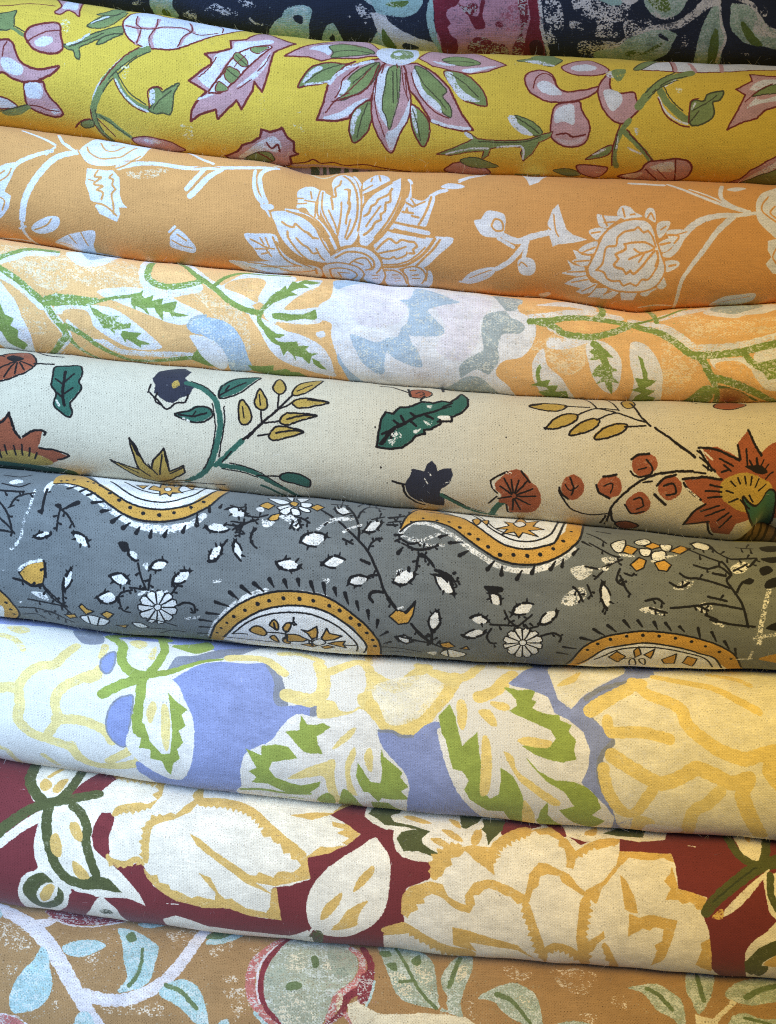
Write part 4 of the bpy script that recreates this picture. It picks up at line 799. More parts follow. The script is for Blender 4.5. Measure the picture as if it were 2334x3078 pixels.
f K -49 738 -36 743 -43 754
f K -83 515 -73 507 -69 520
f K -1628 1340 -1613 1340 -1606 1340
o R K 0.6 118 245 140 189 198 173 246 205 252 247 212 279 146 285
s K 0.6 164 240 197 212 214 243 188 262
s K 1 -46 165 16 163 66 199 119 231
s K 1.4 -46 165 0 162
s K 1 120 179 130 275
s K 1 188 310 214 264
f K 317 69 336 57 337 160 321 185
q T K 1 -72 624 -64 552 -48 459 -20 412 24 416 64 370 113 365 154 341 194 316 259 321 309 295 357 298 400 244 429 178 464 250 459 319 419 371 370 402 289 422 297 456 248 494 200 506 208 526 152 541 128 575 72 614 0 628
s K 2.4>1 -40 605 24 518 96 471 177 422 258 389 364 332
s K 1.4 24 518 -36 548
s K 1.2 64 486 32 463
s K 1.2 96 471 72 430
s K 1.2 160 432 129 407
s K 1.2 32 509 16 567
s K 1.2 128 460 160 484
s K 1.2 209 411 257 434
s K 1 315 351 373 307
f C:.45 16 543 56 527 84 554 40 569
f C:.4 -4 585 40 571 28 610
f C:.45 204 451 261 451 232 483
f C:.3 222 352 260 340 242 369
s K 1 285 450 365 436 360 412
f C:.1 285 417 355 404 349 425 297 432
f C:.4 144 517 192 498 160 533
f K -82 515 -72 512 -76 523
f K -47 738 -36 740 -42 749
f K 676 504 685 501 680 510
p N 97 832 128 777 135 737 176 740 208 746 224 704 252 679 279 707 285 739 320 719 366 712 375 753 354 808 315 840 300 872 330 924 331 993 280 995 230 984 172 963 130 926 105 882
s C:.4 0.6 233 751 245 766
s C:.4 0.6 211 788 227 819
s C:.4 0.6 322 812 354 790
s K 1 24 819 64 830 93 835
s K 1 85 845 106 916 164 980 214 1006
s T 3>2 312 891 392 938 477 998 563 1040 647 1051
s K 0.5 324 884 408 932 493 985 578 1022
s T 3.6 685 889 640 935 609 1049
f R:.06 618 778 657 733 696 696 752 684 801 714 825 753 859 777 884 828 887 899 852 969 796 984 723 987 700 916 645 898 658 845 622 812
s K 0.8 718 836 647 788
s K 0.8 715 850 639 872
s K 0.8 718 831 669 740
s K 0.8 725 826 710 745
s K 0.8 733 825 754 746
s K 0.8 738 829 802 746
s K 0.8 742 838 836 791
s K 0.8 747 847 855 839
s K 0.8 744 858 829 903
s K 0.8 736 863 777 953
s K 0.8 726 864 733 966
s K 0.8 768 692 818 754
s K 0.8 590 760 633 727 684 701
s K 0.8 590 764 603 805 633 834
s K 0.8 692 917 708 986 731 992
s K 0.8 586 918 630 858
s C:.3 1 602 771 615 804
f C:.5 672 708 712 701 705 721
o M K 0.8 821 276 886 241 995 239 1043 257 1001 298 919 309
s K 0.8 828 275 898 254
o M K 0.8 910 435 968 363 1053 324 1101 332 1074 381 990 424
o M K 0.8 1035 464 1100 390 1171 350 1220 357 1192 408 1109 449
o M K 0.8 1179 472 1246 402 1329 373 1378 379 1351 420 1269 459
o M K 0.7 1384 154 1449 63 1456 195 1417 242 1385 229
f K 896 433 923 427 909 450
s K 0.8 1036 258 1184 252
s K 0.8 1099 333 1209 265 1345 266
s K 0.8 1213 357 1297 308 1353 296
s K 0.8 1367 395 1489 383
s K 0.9 1163 55 1223 259
s K 0.9 1223 259 1340 295 1428 337 1498 361
s K 0.8 1298 46 1350 272
s K 1 1437 175 1471 318 1518 385
s K 1.4 1541 393 1647 471
s K 1.6 1653 477 1763 547
s K 0.8 1777 514 1812 538
s K 0.8 1790 546 1842 582
s K 0.8 1809 586 1856 614
s K 0.8 1843 549 1836 609
s K 0.8 1064 61 1189 66
f R:.08 1405 584 1438 552 1492 543 1538 566 1547 615 1505 655 1452 667 1412 641
s K 1 1398 578 1438 552 1498 545
s K 0.8 1392 642 1432 671 1505 658 1518 617 1485 575
s K 0.6 1438 633 1485 619
f R:.08 1002 747 1040 696 1094 695 1132 747 1114 812 1063 843 1013 808
s K 1 988 769 999 803 1042 835
s K 0.8 1048 709 1070 767 1060 810
s K 0.6 1023 751 1051 783 1096 751
f R:.08 1208 732 1240 685 1306 674 1344 715 1338 775 1274 805 1218 772
s K 1 1240 685 1313 669
s K 1 1199 733 1221 778 1281 805
s K 0.6 1242 736 1294 720 1285 774
f R:.08 1377 828 1418 769 1470 757 1518 811 1504 873 1435 903
s K 0.8 1371 836 1420 894 1491 874
s K 0.7 1421 803 1459 787 1478 836 1442 862
f R:.08 1554 721 1585 669 1637 651 1688 692 1676 755 1620 792 1571 765
s K 1 1547 715 1585 673 1651 649
s K 0.8 1587 712 1639 696 1655 745 1603 762
s K 1.2 1537 765 1603 816
s K 1 1289 1034 1296 877 1340 796 1427 710 1532 656 1650 631 1749 620
s K 0.8 985 790 1031 860 1085 916 1183 935 1281 915
s K 1 1295 869 1326 976 1397 1027
o R K 0.8 1339 1008 1391 963 1479 1007 1418 1089
s K 1 1259 1021 1274 933
s K 0.8 1519 692 1467 701
s K 0.8 1756 625 1823 628
p R 1697 667 1823 651 1916 651 1862 607 1805 500 1892 485 1970 516 2022 544 2010 466 2076 390 2098 441 2144 527 2188 506 2297 467 2327 898 2272 984 2102 870 2027 898 2013 996 1917 996 1875 910 1733 941 1784 823 1833 793 1733 724
f M 1916 669 1995 622 2088 619 2188 703 2225 785 2157 800 2092 824 2008 803 1921 747
s K 1 2083 388 2109 468 2146 540
s K 1 2010 472 2022 544
s K 1 1785 497 1891 501 2015 548
s K 1 1791 513 1842 585 1876 612
s K 1 1691 667 1810 649 1916 653
s K 1 1698 691 1747 735 1804 769
s K 1 1729 942 1773 839 1833 793
s K 0.8 1738 936 1815 915 1872 896
s K 1 1865 911 1897 995 1926 1025
s K 0.8 1915 615 1955 600
s K 0.8 1903 545 1982 581
s K 0.8 1929 578 1968 605
s K 0.8 2058 490 2061 579
s K 0.8 2075 550 2101 598
s K 1 2116 543 2122 605
s K 0.8 2157 569 2129 614
s K 0.8 2185 610 2150 634
s K 0.8 2214 660 2173 680
s K 0.8 1851 686 1917 693
s K 0.8 1826 718 1919 717
s K 0.8 1842 754 1921 741
s K 0.8 1813 835 1913 793
s K 0.8 1845 863 1943 809
s K 0.8 1917 887 1972 827
s K 0.8 1942 937 1989 847
s K 0.7 1969 659 1996 681
s K 0.7 2008 639 2022 668
s K 0.7 2048 632 2056 667
s K 0.7 2088 633 2083 674
s K 0.7 2130 657 2111 691
s K 0.7 2175 713 2133 720
s K 0.7 1945 708 1985 717
s K 0.7 1964 768 2014 746
f K 2048 579 2129 584 2186 649 2143 638 2088 603
o T K 0.8 2040 733 2130 802 2194 759 2239 788 2256 903 2273 1050 2261 1193 2090 845
s K 0.7 2079 728 2104 768
s K 0.7 2028 751 2089 804
o R K 0.6 1920 192 2031 55 2126 148 2019 225
s K 0.8 1781 50 1835 151
s C:.2 0.8 1798 503 1863 554
s C:.2 0.8 1719 713 1790 763
f K 2253 583 2292 562 2294 679 2254 664''',
'grey': '''s W:.2 3.4 -1970 352 -1950 272 -1855 271 -1747 331 -1655 389 -1553 454 -1456 502 -1350 514 -1219 503 -1117 469 -1056 411
s W:.45 2.8 -1415 517 -1283 530 -1167 503 -1079 445
f M -1945 279 -1949 159 -1897 30 -1784 134 -1694 214 -1594 295 -1514 360 -1430 391 -1324 392 -1220 374 -1133 325 -1069 219 -962 23 -993 274 -1074 368 -1159 437 -1261 471 -1353 476 -1446 467 -1542 434 -1617 380 -1710 317 -1800 276 -1884 263
p W -1813 30 -1705 19 -1564 20 -1368 20 -1162 1 -982 -17 -1062 216 -1133 325 -1220 374 -1324 392 -1430 391 -1514 360 -1594 295 -1694 214
s K 0.9 -1941 278 -1872 258 -1785 281 -1693 331 -1600 400 -1514 449 -1419 477 -1301 475 -1184 450 -1097 396 -1015 307 -949 109
s K 0.9 -1868 34 -1690 230 -1576 318 -1485 373 -1376 397 -1258 387 -1144 342 -1055 221 -1005 14
s K 0.8 -1638 166 -1531 276 -1440 328 -1331 341 -1228 315 -1123 219 -1088 20
s K 0.7 -1561 146 -1459 232 -1345 262 -1217 225 -1127 116
q M K 0.6 -1408 218 -1391 137 -1349 173 -1371 8 -1322 108 -1312 -14 -1271 118 -1242 20 -1237 189 -1202 233 -1263 230 -1268 280 -1301 245 -1329 279 -1338 230
o W K 0.4 -1324 177 -1301 143 -1279 196 -1302 219
q M K 0.6 -1241 29 -1158 19 -1159 169
q M K 0.6 -1483 184 -1422 155 -1434 225
d K 1.2 -1680 244 -1610 313 -1547 361 -1478 404 -1400 433 -1308 433 -1226 411 -1135 361 -1070 302
d K 0.9 -1763 210 -1848 198 -1913 234 -1884 216 -1726 221
s K 2.6>0.84 -1693 399 -1623 382
s K 2.6>0.84 -1633 449 -1584 436
s K 2.6>0.84 -1567 505 -1523 462
s K 2.6>0.84 -1505 534 -1466 499
s K 2.6>0.84 -1428 553 -1409 516
s K 2.6>0.84 -1349 567 -1341 527
s K 2.6>0.84 -1268 556 -1255 519
s K 2.6>0.84 -1165 525 -1152 484
s K 2.6>0.84 -1090 476 -1093 400
s K 2>0.84 -1026 379 -1033 323
s K 2.2>0.84 -1732 349 -1692 323
s K 2.2>0.84 -1853 309 -1806 279
s K 2.2>0.84 -1778 325 -1745 293
s K 2>0.84 -971 336 -962 303
s W:.45 1.6 -2033 339 -2042 459 -2068 573 -2077 653 -2129 722
s W:.3 1.4 -1960 259 -1968 332 -1966 371
s K 0.8 -2215 544 -2145 600 -2114 634
s K 1.5>.5 -2132 646 -2123 624
s K 0.8 -2229 446 -2165 519 -2131 602
s K 1.5>.5 -2135 541 -2156 539
s K 0.8 -2151 475 -2118 407 -2033 370
s K 1.5>.5 -2113 437 -2130 435
s K 1.5>.5 -2097 369 -2097 398
s K 1.5>.5 -2038 402 -2058 380
s K 1.8>0.6 -2209 623 -2110 629
s K 1 -2243 381 -2177 379 -2099 373
s K 1.5>.5 -2184 411 -2203 380
s K 1.5>.5 -2105 402 -2122 375
s K 0.7 -2247 230 -2150 235 -2099 181
s K 0.7 -2232 322 -2134 337 -2079 291
f W:.2 -2196 305 -2154 267 -2118 288 -2165 322
s K 1 -1969 503 -1969 421 -1968 332
s K 1.5>.5 -1949 354 -1967 361
f K -1995 491 -1957 477 -1968 509
s K 0.8 -1869 461 -1874 525 -1876 590
s K 1.5>.5 -1897 511 -1872 500
s K 1.5>.5 -1855 551 -1874 541
s K 1.5>.5 -1889 579 -1875 571
s K 0.8 -1869 461 -1825 492 -1777 557
s K 1.5>.5 -1844 501 -1842 480
s K 1.5>.5 -1802 563 -1791 538
s K 3>1.1 -1778 411 -1861 468
f K -1905 444 -1871 429 -1860 465
s K 0.6 -2162 490 -2132 472
p W:.1 -1996 635 -1987 623 -1968 609 -1952 608 -1933 602 -1920 607 -1908 609 -1920 622 -1934 634 -1958 643 -1977 639
s K 1.2>.9 -2002 637 -1978 647 -1949 640
s K 1.1>.8 -1939 633 -1915 622 -1904 607
s K .8 -1998 636 -1978 618 -1954 608
p K -1916 605 -1900 593 -1903 606 -1889 609 -1907 613 -1917 624 -1917 613
s K 1.5>.6 -1936 634 -1927 642
s K 1.5>.6 -1972 612 -1973 599
s K 1.5>.6 -1998 636 -2012 646
s K 1.5>.6 -1973 642 -1980 654
p W:.1 -1778 595 -1761 593 -1742 596 -1719 609 -1700 624 -1698 640 -1693 652 -1709 658 -1738 653 -1759 635 -1768 618
s K 1.2>.9 -1785 591 -1755 588 -1720 602
s K 1.1>.8 -1708 608 -1700 632 -1688 655
p K -1768 592 -1781 572 -1785 589 -1803 588 -1784 598 -1780 615 -1773 602
s K 1.5>.6 -1698 625 -1678 616
s K 1.5>.6 -1737 650 -1740 667
s K 1.5>.6 -1770 624 -1787 629
p W:.1 -1465 656 -1451 656 -1438 657 -1423 664 -1415 679 -1421 687 -1415 700 -1431 699 -1448 695 -1457 683 -1461 672
s K 1.2>.9 -1469 652 -1468 676 -1454 691
s K 1.1>.8 -1447 697 -1427 706 -1413 702
p K -1459 653 -1464 640 -1469 651 -1481 650 -1469 658 -1469 670 -1463 660
s K 1.5>.6 -1445 696 -1449 707
s K 1.5>.6 -1463 676 -1475 679
f K -1527 616 -1475 611 -1467 654 -1500 663
p W:.1 -1341 742 -1335 726 -1321 706 -1300 697 -1282 696 -1269 700 -1251 702 -1257 720 -1274 738 -1299 746 -1318 748
s K 1.2>.9 -1348 745 -1331 713 -1307 696
s K 1.1>.8 -1294 692 -1270 691 -1247 700
s K .8 -1343 743 -1319 749 -1286 745
p K -1340 732 -1362 730 -1349 744 -1359 759 -1341 749 -1325 755 -1333 741
s K 1.5>.6 -1277 692 -1275 669
s K 1.5>.6 -1343 743 -1356 759
s K 1.5>.6 -1313 751 -1317 769
p W:.1 -1570 804 -1550 792 -1525 780 -1502 784 -1486 802 -1474 817 -1469 830 -1493 841 -1517 850 -1542 844 -1555 824
s K 1.2>.9 -1577 802 -1540 786 -1507 781
s K 1.1>.8 -1495 787 -1468 810 -1464 832
s K .8 -1572 803 -1553 828 -1528 842
p K -1473 818 -1448 813 -1462 831 -1452 846 -1472 837 -1490 847 -1480 830
s K 1.5>.6 -1481 802 -1462 784
s K 1.5>.6 -1515 846 -1515 866
s K 1.5>.6 -1555 831 -1572 845
p W:.1 -1213 811 -1208 791 -1198 770 -1178 753 -1160 746 -1139 742 -1118 739 -1122 756 -1137 784 -1159 805 -1187 808
s K 1.2>.9 -1221 817 -1210 778 -1182 755
s K 1.1>.8 -1172 742 -1144 739 -1114 735
s K .8 -1216 813 -1175 813 -1149 795
p K -1131 737 -1118 714 -1113 733 -1094 731 -1114 744 -1119 763 -1126 748
s K 1.5>.6 -1150 738 -1153 714
s K 1.5>.6 -1199 770 -1208 752
s K 1.5>.6 -1216 813 -1227 835
p W:.1 -1646 927 -1629 908 -1606 896 -1582 894 -1564 897 -1547 915 -1537 926 -1561 942 -1582 960 -1612 963 -1632 946
s K 1.2>.9 -1654 928 -1635 959 -1601 966
s K 1.1>.8 -1584 962 -1557 948 -1532 925
s K .8 -1649 927 -1616 903 -1584 889
p K -1544 915 -1520 902 -1530 924 -1517 936 -1539 933 -1556 950 -1549 929
s K 1.5>.6 -1608 898 -1601 876
s K 1.5>.6 -1649 927 -1671 941
s K 1.5>.6 -1626 952 -1641 972
p W:.1 -1833 909 -1835 892 -1837 866 -1829 839 -1814 816 -1797 799 -1788 789 -1786 811 -1790 836 -1799 865 -1812 882
s K 1.2>.9 -1837 919 -1841 887 -1833 844
s K 1.1>.8 -1821 830 -1807 807 -1786 783
s K .8 -1835 913 -1808 884 -1789 850
p K -1798 796 -1796 771 -1787 781 -1774 766 -1784 789 -1781 806 -1791 801
s K 1.5>.6 -1811 810 -1820 795
s K 1.5>.6 -1835 913 -1837 938
f W:.3 -2033 962 -1960 958 -1937 1000 -1980 1000
p W:.1 -1011 665 -1013 650 -1012 630 -994 604 -974 589 -953 577 -943 576 -950 607 -948 623 -968 642 -992 660
s K 1.2>.9 -1016 672 -979 664 -957 636
s K 1.1>.8 -947 626 -941 599 -940 571
s K .8 -1013 668 -1013 640 -998 605
p K -955 578 -949 555 -940 570 -923 562 -939 579 -938 597 -948 586
s K 1.5>.6 -972 584 -980 565
s K 1.5>.6 -950 620 -933 622
s K 1.5>.6 -1007 626 -1019 614
s K 1.5>.6 -981 655 -977 672
p W:.1 -865 546 -849 558 -839 572 -829 592 -829 616 -830 636 -835 646 -848 637 -863 620 -871 592 -872 569
s K 1.2>.9 -868 538 -879 572 -875 604
s K 1.1>.8 -866 616 -853 631 -833 651
s K .8 -866 543 -842 563 -829 590
p K -857 549 -856 525 -867 537 -879 525 -871 545 -876 562 -865 554
s K 1.5>.6 -826 620 -808 625
s K 1.5>.6 -866 543 -880 528
s K 1.5>.6 -873 575 -887 569
s K 1.2>.9 -760 457 -776 486 -781 520
s K 1.1>.8 -776 533 -762 558 -745 568
p K -750 469 -744 445 -759 456 -770 443 -764 464 -774 480 -760 474
s K 1.5>.6 -771 533 -784 544
s K 1.5>.6 -759 463 -770 446
s K 1.5>.6 -773 493 -787 485
p W:.1 -1030 481 -1013 467 -994 454 -965 453 -936 455 -921 469 -909 477 -927 493 -955 499 -984 502 -1006 496
s K 1.2>.9 -1039 481 -1010 502 -971 503
s K 1.1>.8 -955 502 -931 495 -902 477
p K -1024 472 -1049 462 -1041 480 -1058 491 -1033 488 -1018 500 -1021 483
s K 1.5>.6 -933 457 -921 436
s K 1.5>.6 -1033 481 -1055 492
s K 1.5>.6 -1002 500 -1015 515
p W:.1 -922 343 -904 330 -887 313 -858 325 -838 336 -825 358 -814 374 -830 386 -857 393 -888 395 -904 369
s K 1.2>.9 -930 340 -891 315 -865 322
s K 1.1>.8 -850 330 -825 347 -808 375
p K -820 360 -796 352 -807 374 -793 390 -815 382 -831 394 -825 374
s K 1.5>.6 -857 394 -852 415
s K 1.5>.6 -924 342 -946 350
s K 1.5>.6 -900 377 -914 393
p W:.1 -490 520 -475 497 -456 471 -426 456 -391 456 -365 465 -353 476 -367 500 -393 526 -431 540 -463 535
s K 1.2>.9 -501 523 -481 481 -433 458
s K 1.1>.8 -416 455 -376 459 -346 474
s K .8 -494 521 -450 538 -410 539
p K -367 468 -342 443 -345 472 -322 479 -351 485 -365 509 -366 485
s K 1.5>.6 -456 474 -459 446
s K 1.5>.6 -452 539 -461 563
p W:.1 -626 640 -609 625 -583 617 -553 624 -529 630 -510 646 -501 657 -529 672 -548 679 -585 677 -610 657
s K 1.2>.9 -636 638 -615 668 -572 682
s K 1.1>.8 -556 682 -516 673 -495 658
s K .8 -629 639 -592 625 -555 616
p K -508 646 -480 638 -493 657 -478 671 -503 664 -522 677 -514 658
s K 1.5>.6 -522 631 -504 609
s K 1.5>.6 -552 679 -546 699
s K 1.5>.6 -582 618 -574 597
s K 1.5>.6 -602 667 -619 683
p W:.1 -368 631 -359 618 -330 595 -309 586 -286 582 -268 591 -249 596 -261 615 -286 632 -317 643 -347 646
s K 1.2>.9 -377 634 -348 604 -318 582
s K 1.1>.8 -301 576 -272 585 -243 594
s K .8 -371 632 -332 645 -300 644
p K -364 620 -391 617 -378 633 -393 649 -369 639 -351 647 -358 631
s K 1.5>.6 -279 581 -272 556
s K 1.5>.6 -337 595 -339 574
p W:.1 -217 719 -212 704 -190 685 -169 672 -148 669 -124 676 -112 681 -130 703 -143 714 -170 734 -195 729
s K 1.2>.9 -225 722 -214 689 -174 672
s K 1.1>.8 -161 669 -140 672 -107 679
s K .8 -220 720 -188 730 -156 726
p K -123 675 -104 657 -106 678 -88 683 -111 688 -121 705 -122 688
s K 1.5>.6 -220 720 -236 737
s K 1.5>.6 -187 730 -194 749
p W:.1 -137 406 -135 389 -118 361 -93 340 -75 324 -51 325 -38 328 -49 359 -67 383 -90 401 -111 406
s K 1.2>.9 -145 411 -110 416 -76 403
s K 1.1>.8 -64 388 -47 357 -33 323
s K .8 -140 408 -117 365 -100 330
p K -49 323 -33 290 -32 321 -14 321 -36 336 -43 361 -47 340
s K 1.5>.6 -67 321 -65 283
s K 1.5>.6 -64 384 -50 395
s K 1.5>.6 -117 358 -122 334
s K 1.5>.6 -140 408 -153 430
s K 1.5>.6 -106 409 -110 431
p W:.1 -306 256 -302 235 -281 224 -258 225 -238 248 -230 267 -223 280 -239 296 -256 302 -277 301 -295 282
s K 1.2>.9 -313 254 -295 289 -270 306
s K 1.1>.8 -259 310 -243 297 -219 281
p K -301 244 -317 221 -313 252 -327 263 -309 265 -300 285 -300 262
s K 1.5>.6 -237 246 -226 213
s K 1.5>.6 -277 226 -273 190
s K 1.5>.6 -290 290 -300 306
f W:.6 -1389 724 -1356 715 -1363 754
f W:.7 -984 776 -944 765 -951 785
f W:.6 -375 714 -336 710 -349 734
s K 0.8 -1415 719 -1396 794 -1370 864
s K 1.5>.5 -1424 784 -1403 764
s K 1.5>.5 -1362 812 -1389 811
s K 1.5>.5 -1388 856 -1377 843
s K 0.8 -1343 777 -1359 863
s K 1.5>.5 -1372 814 -1348 803
s K 1.5>.5 -1334 844 -1353 830
s K 0.8 -1463 856 -1379 861
s K 1.5>.5 -1431 877 -1438 858
s K 1.5>.5 -1401 845 -1411 859
s K 1.5>.5 -1383 884 -1391 860
s K 0.8 -1236 886 -1187 817
s K 1.5>.5 -1199 866 -1221 865
s K 1.5>.5 -1212 828 -1205 843
s K 1.5>.5 -1167 827 -1194 827
s K 0.8 -1534 951 -1518 894 -1451 869
s K 1.5>.5 -1505 908 -1524 916
s K 1.5>.5 -1495 861 -1502 887
s K 1.5>.5 -1460 887 -1471 876
s K 0.9 -1194 942 -1153 921 -1105 930 -1102 977 -1125 980
s K 1.5>.5 -1086 958 -1103 952
s K 1.5>.5 -1121 955 -1111 978
s K 0.8 -1528 936 -1516 997 -1475 1010
s K 1.5>.5 -1533 988 -1520 972
s K 1.5>.5 -1483 976 -1506 1000
s K 0.8 -1954 914 -1907 962 -1863 1015 -1818 1088
s K 1.5>.5 -1919 976 -1912 957
s K 1.5>.5 -1846 995 -1869 1007
s K 1.5>.5 -1853 1095 -1837 1052
s K 0.8 -1845 880 -1855 1009
s K 1.5>.5 -1835 963 -1849 956
s K 0.8 -2062 1014 -1957 1021 -1837 1021
s K 1.5>.5 -1998 1043 -1999 1019
s K 1.5>.5 -1913 999 -1928 1021
s K 1.5>.5 -1871 1053 -1873 1020
s K 0.8 -1991 1112 -1945 1090 -1893 1122
s K 1.5>.5 -1958 1128 -1964 1099
s K 1.5>.5 -1921 1168 -1908 1112
s K 0.8 -2134 1096 -2024 1082 -1923 1109 -1830 1167
s K 1.5>.5 -2034 1120 -2035 1083
s K 1.5>.5 -1916 1077 -1937 1106
s K 1.5>.5 -1886 1204 -1871 1137
s K 0.7 -2130 1176 -2041 1146 -2002 1200
s K 0.8 -912 540 -942 583
s K 0.8 -896 428 -816 426 -746 392
s K 1.5>.5 -838 448 -848 427
s K 1.5>.5 -749 421 -767 402
s K 0.8 -848 445 -885 479
s K 1.5>.5 -884 445 -859 456
s K 0.8 -829 436 -845 495
s K 1.5>.5 -856 461 -834 454
s K 1.5>.5 -819 494 -839 473
s K 1.5>.5 -868 494 -842 487
o W:.05 K .5 -1217 955 -1204 970 -1209 986 -1216 1002 -1238 1010 -1237 1033 -1251 1048 -1265 1061 -1285 1056 -1298 1083 -1315 1090 -1332 1094 -1342 1073 -1363 1092 -1377 1085 -1390 1076 -1388 1049 -1410 1051 -1418 1036 -1423 1021 -1411 1000 -1428 989 -1427 973 -1424 957 -1405 946 -1413 928 -1404 915 -1394 903 -1372 902 -1368 883 -1354 876 -1339 869 -1321 878 -1307 862 -1291 862 -1276 864 -1268 880 -1247 873 -1235 880 -1224 889 -1229 908 -1208 912 -1204 925 -1201 939
s K .75>.5 -1211 956 -1286 962
s K .75>.5 -1233 1014 -1292 977
s K .75>.5 -1283 1063 -1305 989
s K .75>.5 -1333 1082 -1318 993
s K .75>.5 -1380 1068 -1332 990
s K .75>.5 -1417 1007 -1342 976
s K .75>.5 -1414 954 -1342 962
s K .75>.5 -1375 897 -1331 946
s K .75>.5 -1318 872 -1315 938
s K .75>.5 -1263 875 -1300 939
s K .75>.5 -1224 903 -1290 947
o W K .5 -1292 962 -1305 983 -1328 985 -1337 967 -1324 947 -1301 945
s W:.45 1.6 -1413 894 -1360 870 -1254 861
q M K 0.6 -2093 851 -2038 793 -1945 767 -1946 844 -1959 898 -2021 919 -2070 891
s W:.3 1.8 -2090 834 -2038 791 -1961 764
s K 1 -2125 889 -2071 898 -2021 921 -1956 907
s K 1.5>.5 -2074 919 -2077 897
s K 1.5>.5 -2007 901 -2028 917
s K 1.5>.5 -1978 927 -1985 913
s K 0.8 -1960 903 -1944 940 -1899 994 -1843 1014
s K 1.5>.5 -1963 964 -1946 937
s K 1.5>.5 -1877 972 -1905 986
s K 1.5>.5 -1871 1035 -1868 1004
s K 0.9 -1939 778 -1938 856
s K 1.5>.5 -1964 820 -1938 801
q M K 0.6 -1769 1011 -1752 988 -1724 1020 -1686 1030 -1739 1066
q M K 0.6 -1649 1045 -1611 1019 -1574 1035 -1616 1082
q M K 0.6 -1869 1095 -1808 1076 -1801 1106 -1846 1125
q M K 0.6 -1580 1135 -1508 1122 -1531 1159
o W K 0.6 -1779 1095 -1713 1066 -1661 1076 -1610 1098 -1666 1161 -1746 1156
s K 0.6 -1729 1080 -1732 1151
s K 0.6 -1661 1076 -1696 1170
o W K 0.6 -1479 1096 -1426 1098 -1393 1137 -1448 1148
s K 0.6 -1379 1054 -1301 1069 -1219 1100
s K 0.6 -1341 1217 -1261 1153 -1181 1157
s K 0.6 -1394 1146 -1287 1144
f W:.4 -2128 1045 -2097 1040 -2112 1060
o M K 0.8 -2258 924 -2214 979 -2174 1042 -2153 1173 -2245 1357 -2305 1371 -2296 1100
f W -2290 1078 -2241 1095 -2233 1151 -2318 1374 -2397 1392
d K 1 -2200 1065 -2190 1130 -2189 1192
s W:.6 1.2 -1163 1031 -1081 1004
s W:.25 3.2 -1040 1177 -992 1050 -929 961 -853 883 -762 828 -690 801
s W:.3 1.6 -492 793 -420 795 -348 805
f M -1054 1245 -1004 1079 -950 996 -882 924 -808 869 -726 829 -636 804 -537 794 -438 796 -349 809 -268 846 -188 904 -125 959 -80 1023 -49 1106 -46 1353 -146 1358 -171 1030 -260 939 -421 874 -638 891 -803 966 -925 1109 -971 1244
f W -968 1223 -872 1036 -775 952 -683 904 -574 878 -457 872 -358 889 -269 935 -207 987 -154 1054 -127 1128 -141 1358 -274 1352 -465 1352 -749 1348 -924 1239
s K 0.8 -1054 1245 -1004 1079 -950 996 -882 924 -808 869 -726 829 -636 803 -537 793 -438 795 -349 808 -268 846 -188 903 -125 958 -80 1022 -47 1106 -44 1268
s K 0.8 -955 1164 -872 1036 -775 952 -683 904 -574 878 -457 872 -358 889 -269 935 -207 987 -154 1054 -126 1128 -143 1232
s K 0.7 -904 1121 -825 1024 -740 964 -648 930 -548 916 -449 914 -359 939 -279 982 -217 1046 -180 1116 -185 1205
s K 0.6 -904 1121 -852 1107 -815 1108
s K 0.6 -961 1172 -822 1173 -638 1179
d K 1.2 -881 975 -815 927 -741 881 -675 856 -594 837 -503 832 -425 835 -335 854 -276 876 -215 916 -166 954 -124 1008 -90 1062 -77 1121
d K 0.9 -924 1026 -963 1076 -992 1128
o M K 0.7 -800 1069 -768 1033 -729 1035 -703 1077 -724 1111 -768 1098
o M K 0.7 -681 1011 -652 973 -631 1006 -639 1050 -661 1033
s K 0.8 -654 994 -648 1037
o M K 0.7 -606 1025 -575 985 -554 991 -566 1029 -585 1059
s K 0.8 -558 988 -535 975
s K 1.5>.5 -538 996 -551 984
s K 1.5>.5 -538 948 -544 980
s K 1.5>.5 -525 990 -539 977
o M K 0.7 -686 1118 -661 1097 -643 1133 -641 1174 -666 1158
o M K 0.7 -614 1134 -593 1102 -572 1137 -576 1180 -605 1173
s K 0.8 -701 1072 -642 1069 -591 1075 -545 1097
s K 1.5>.5 -584 1049 -598 1075
s K 1.5>.5 -565 1124 -566 1087
s K 0.8 -591 1071 -588 1108
s K 1.5>.5 -561 1101 -589 1093
s K 1.5>.5 -603 1126 -588 1102
q M K 0.7 -583 1074 -544 1070 -516 1075 -465 1102 -497 1132 -589 1153
q M K 0.7 -497 1025 -463 1030 -410 990 -405 1026 -414 1077 -443 1090 -464 1050
q M K 0.7 -387 1073 -355 998 -338 1033 -266 1044 -313 1080 -376 1098
q M K 0.7 -350 1124 -308 1100 -250 1086 -263 1119 -247 1161 -304 1139
q M K 0.6 -509 1171 -452 1139 -418 1161 -444 1190
q M K 0.6 -392 1169 -350 1145 -315 1159 -370 1200
o W K 0.6 -443 1117 -398 1084 -364 1114 -396 1150 -430 1151
s K 0.7 -255 1124 -213 1128 -180 1116
s K 1 -467 1102 -439 1117
s K 1.5>.5 -458 1146 -458 1106
s K 1.5>.5 -433 1087 -450 1111
s K 1.5>.5 -443 1167 -443 1114
s K 2.6>0.84 -896 831 -849 866
s K 2.6>0.84 -830 792 -776 828
s K 2.6>0.84 -758 767 -704 806
s K 2.8>0.84 -671 736 -646 777
s K 2.8>0.84 -586 739 -571 779
s K 2.8>0.84 -510 729 -503 765
s K 2.8>0.84 -438 736 -418 792
s K 2.6>0.84 -366 737 -356 797
s K 2.6>0.84 -303 757 -293 797
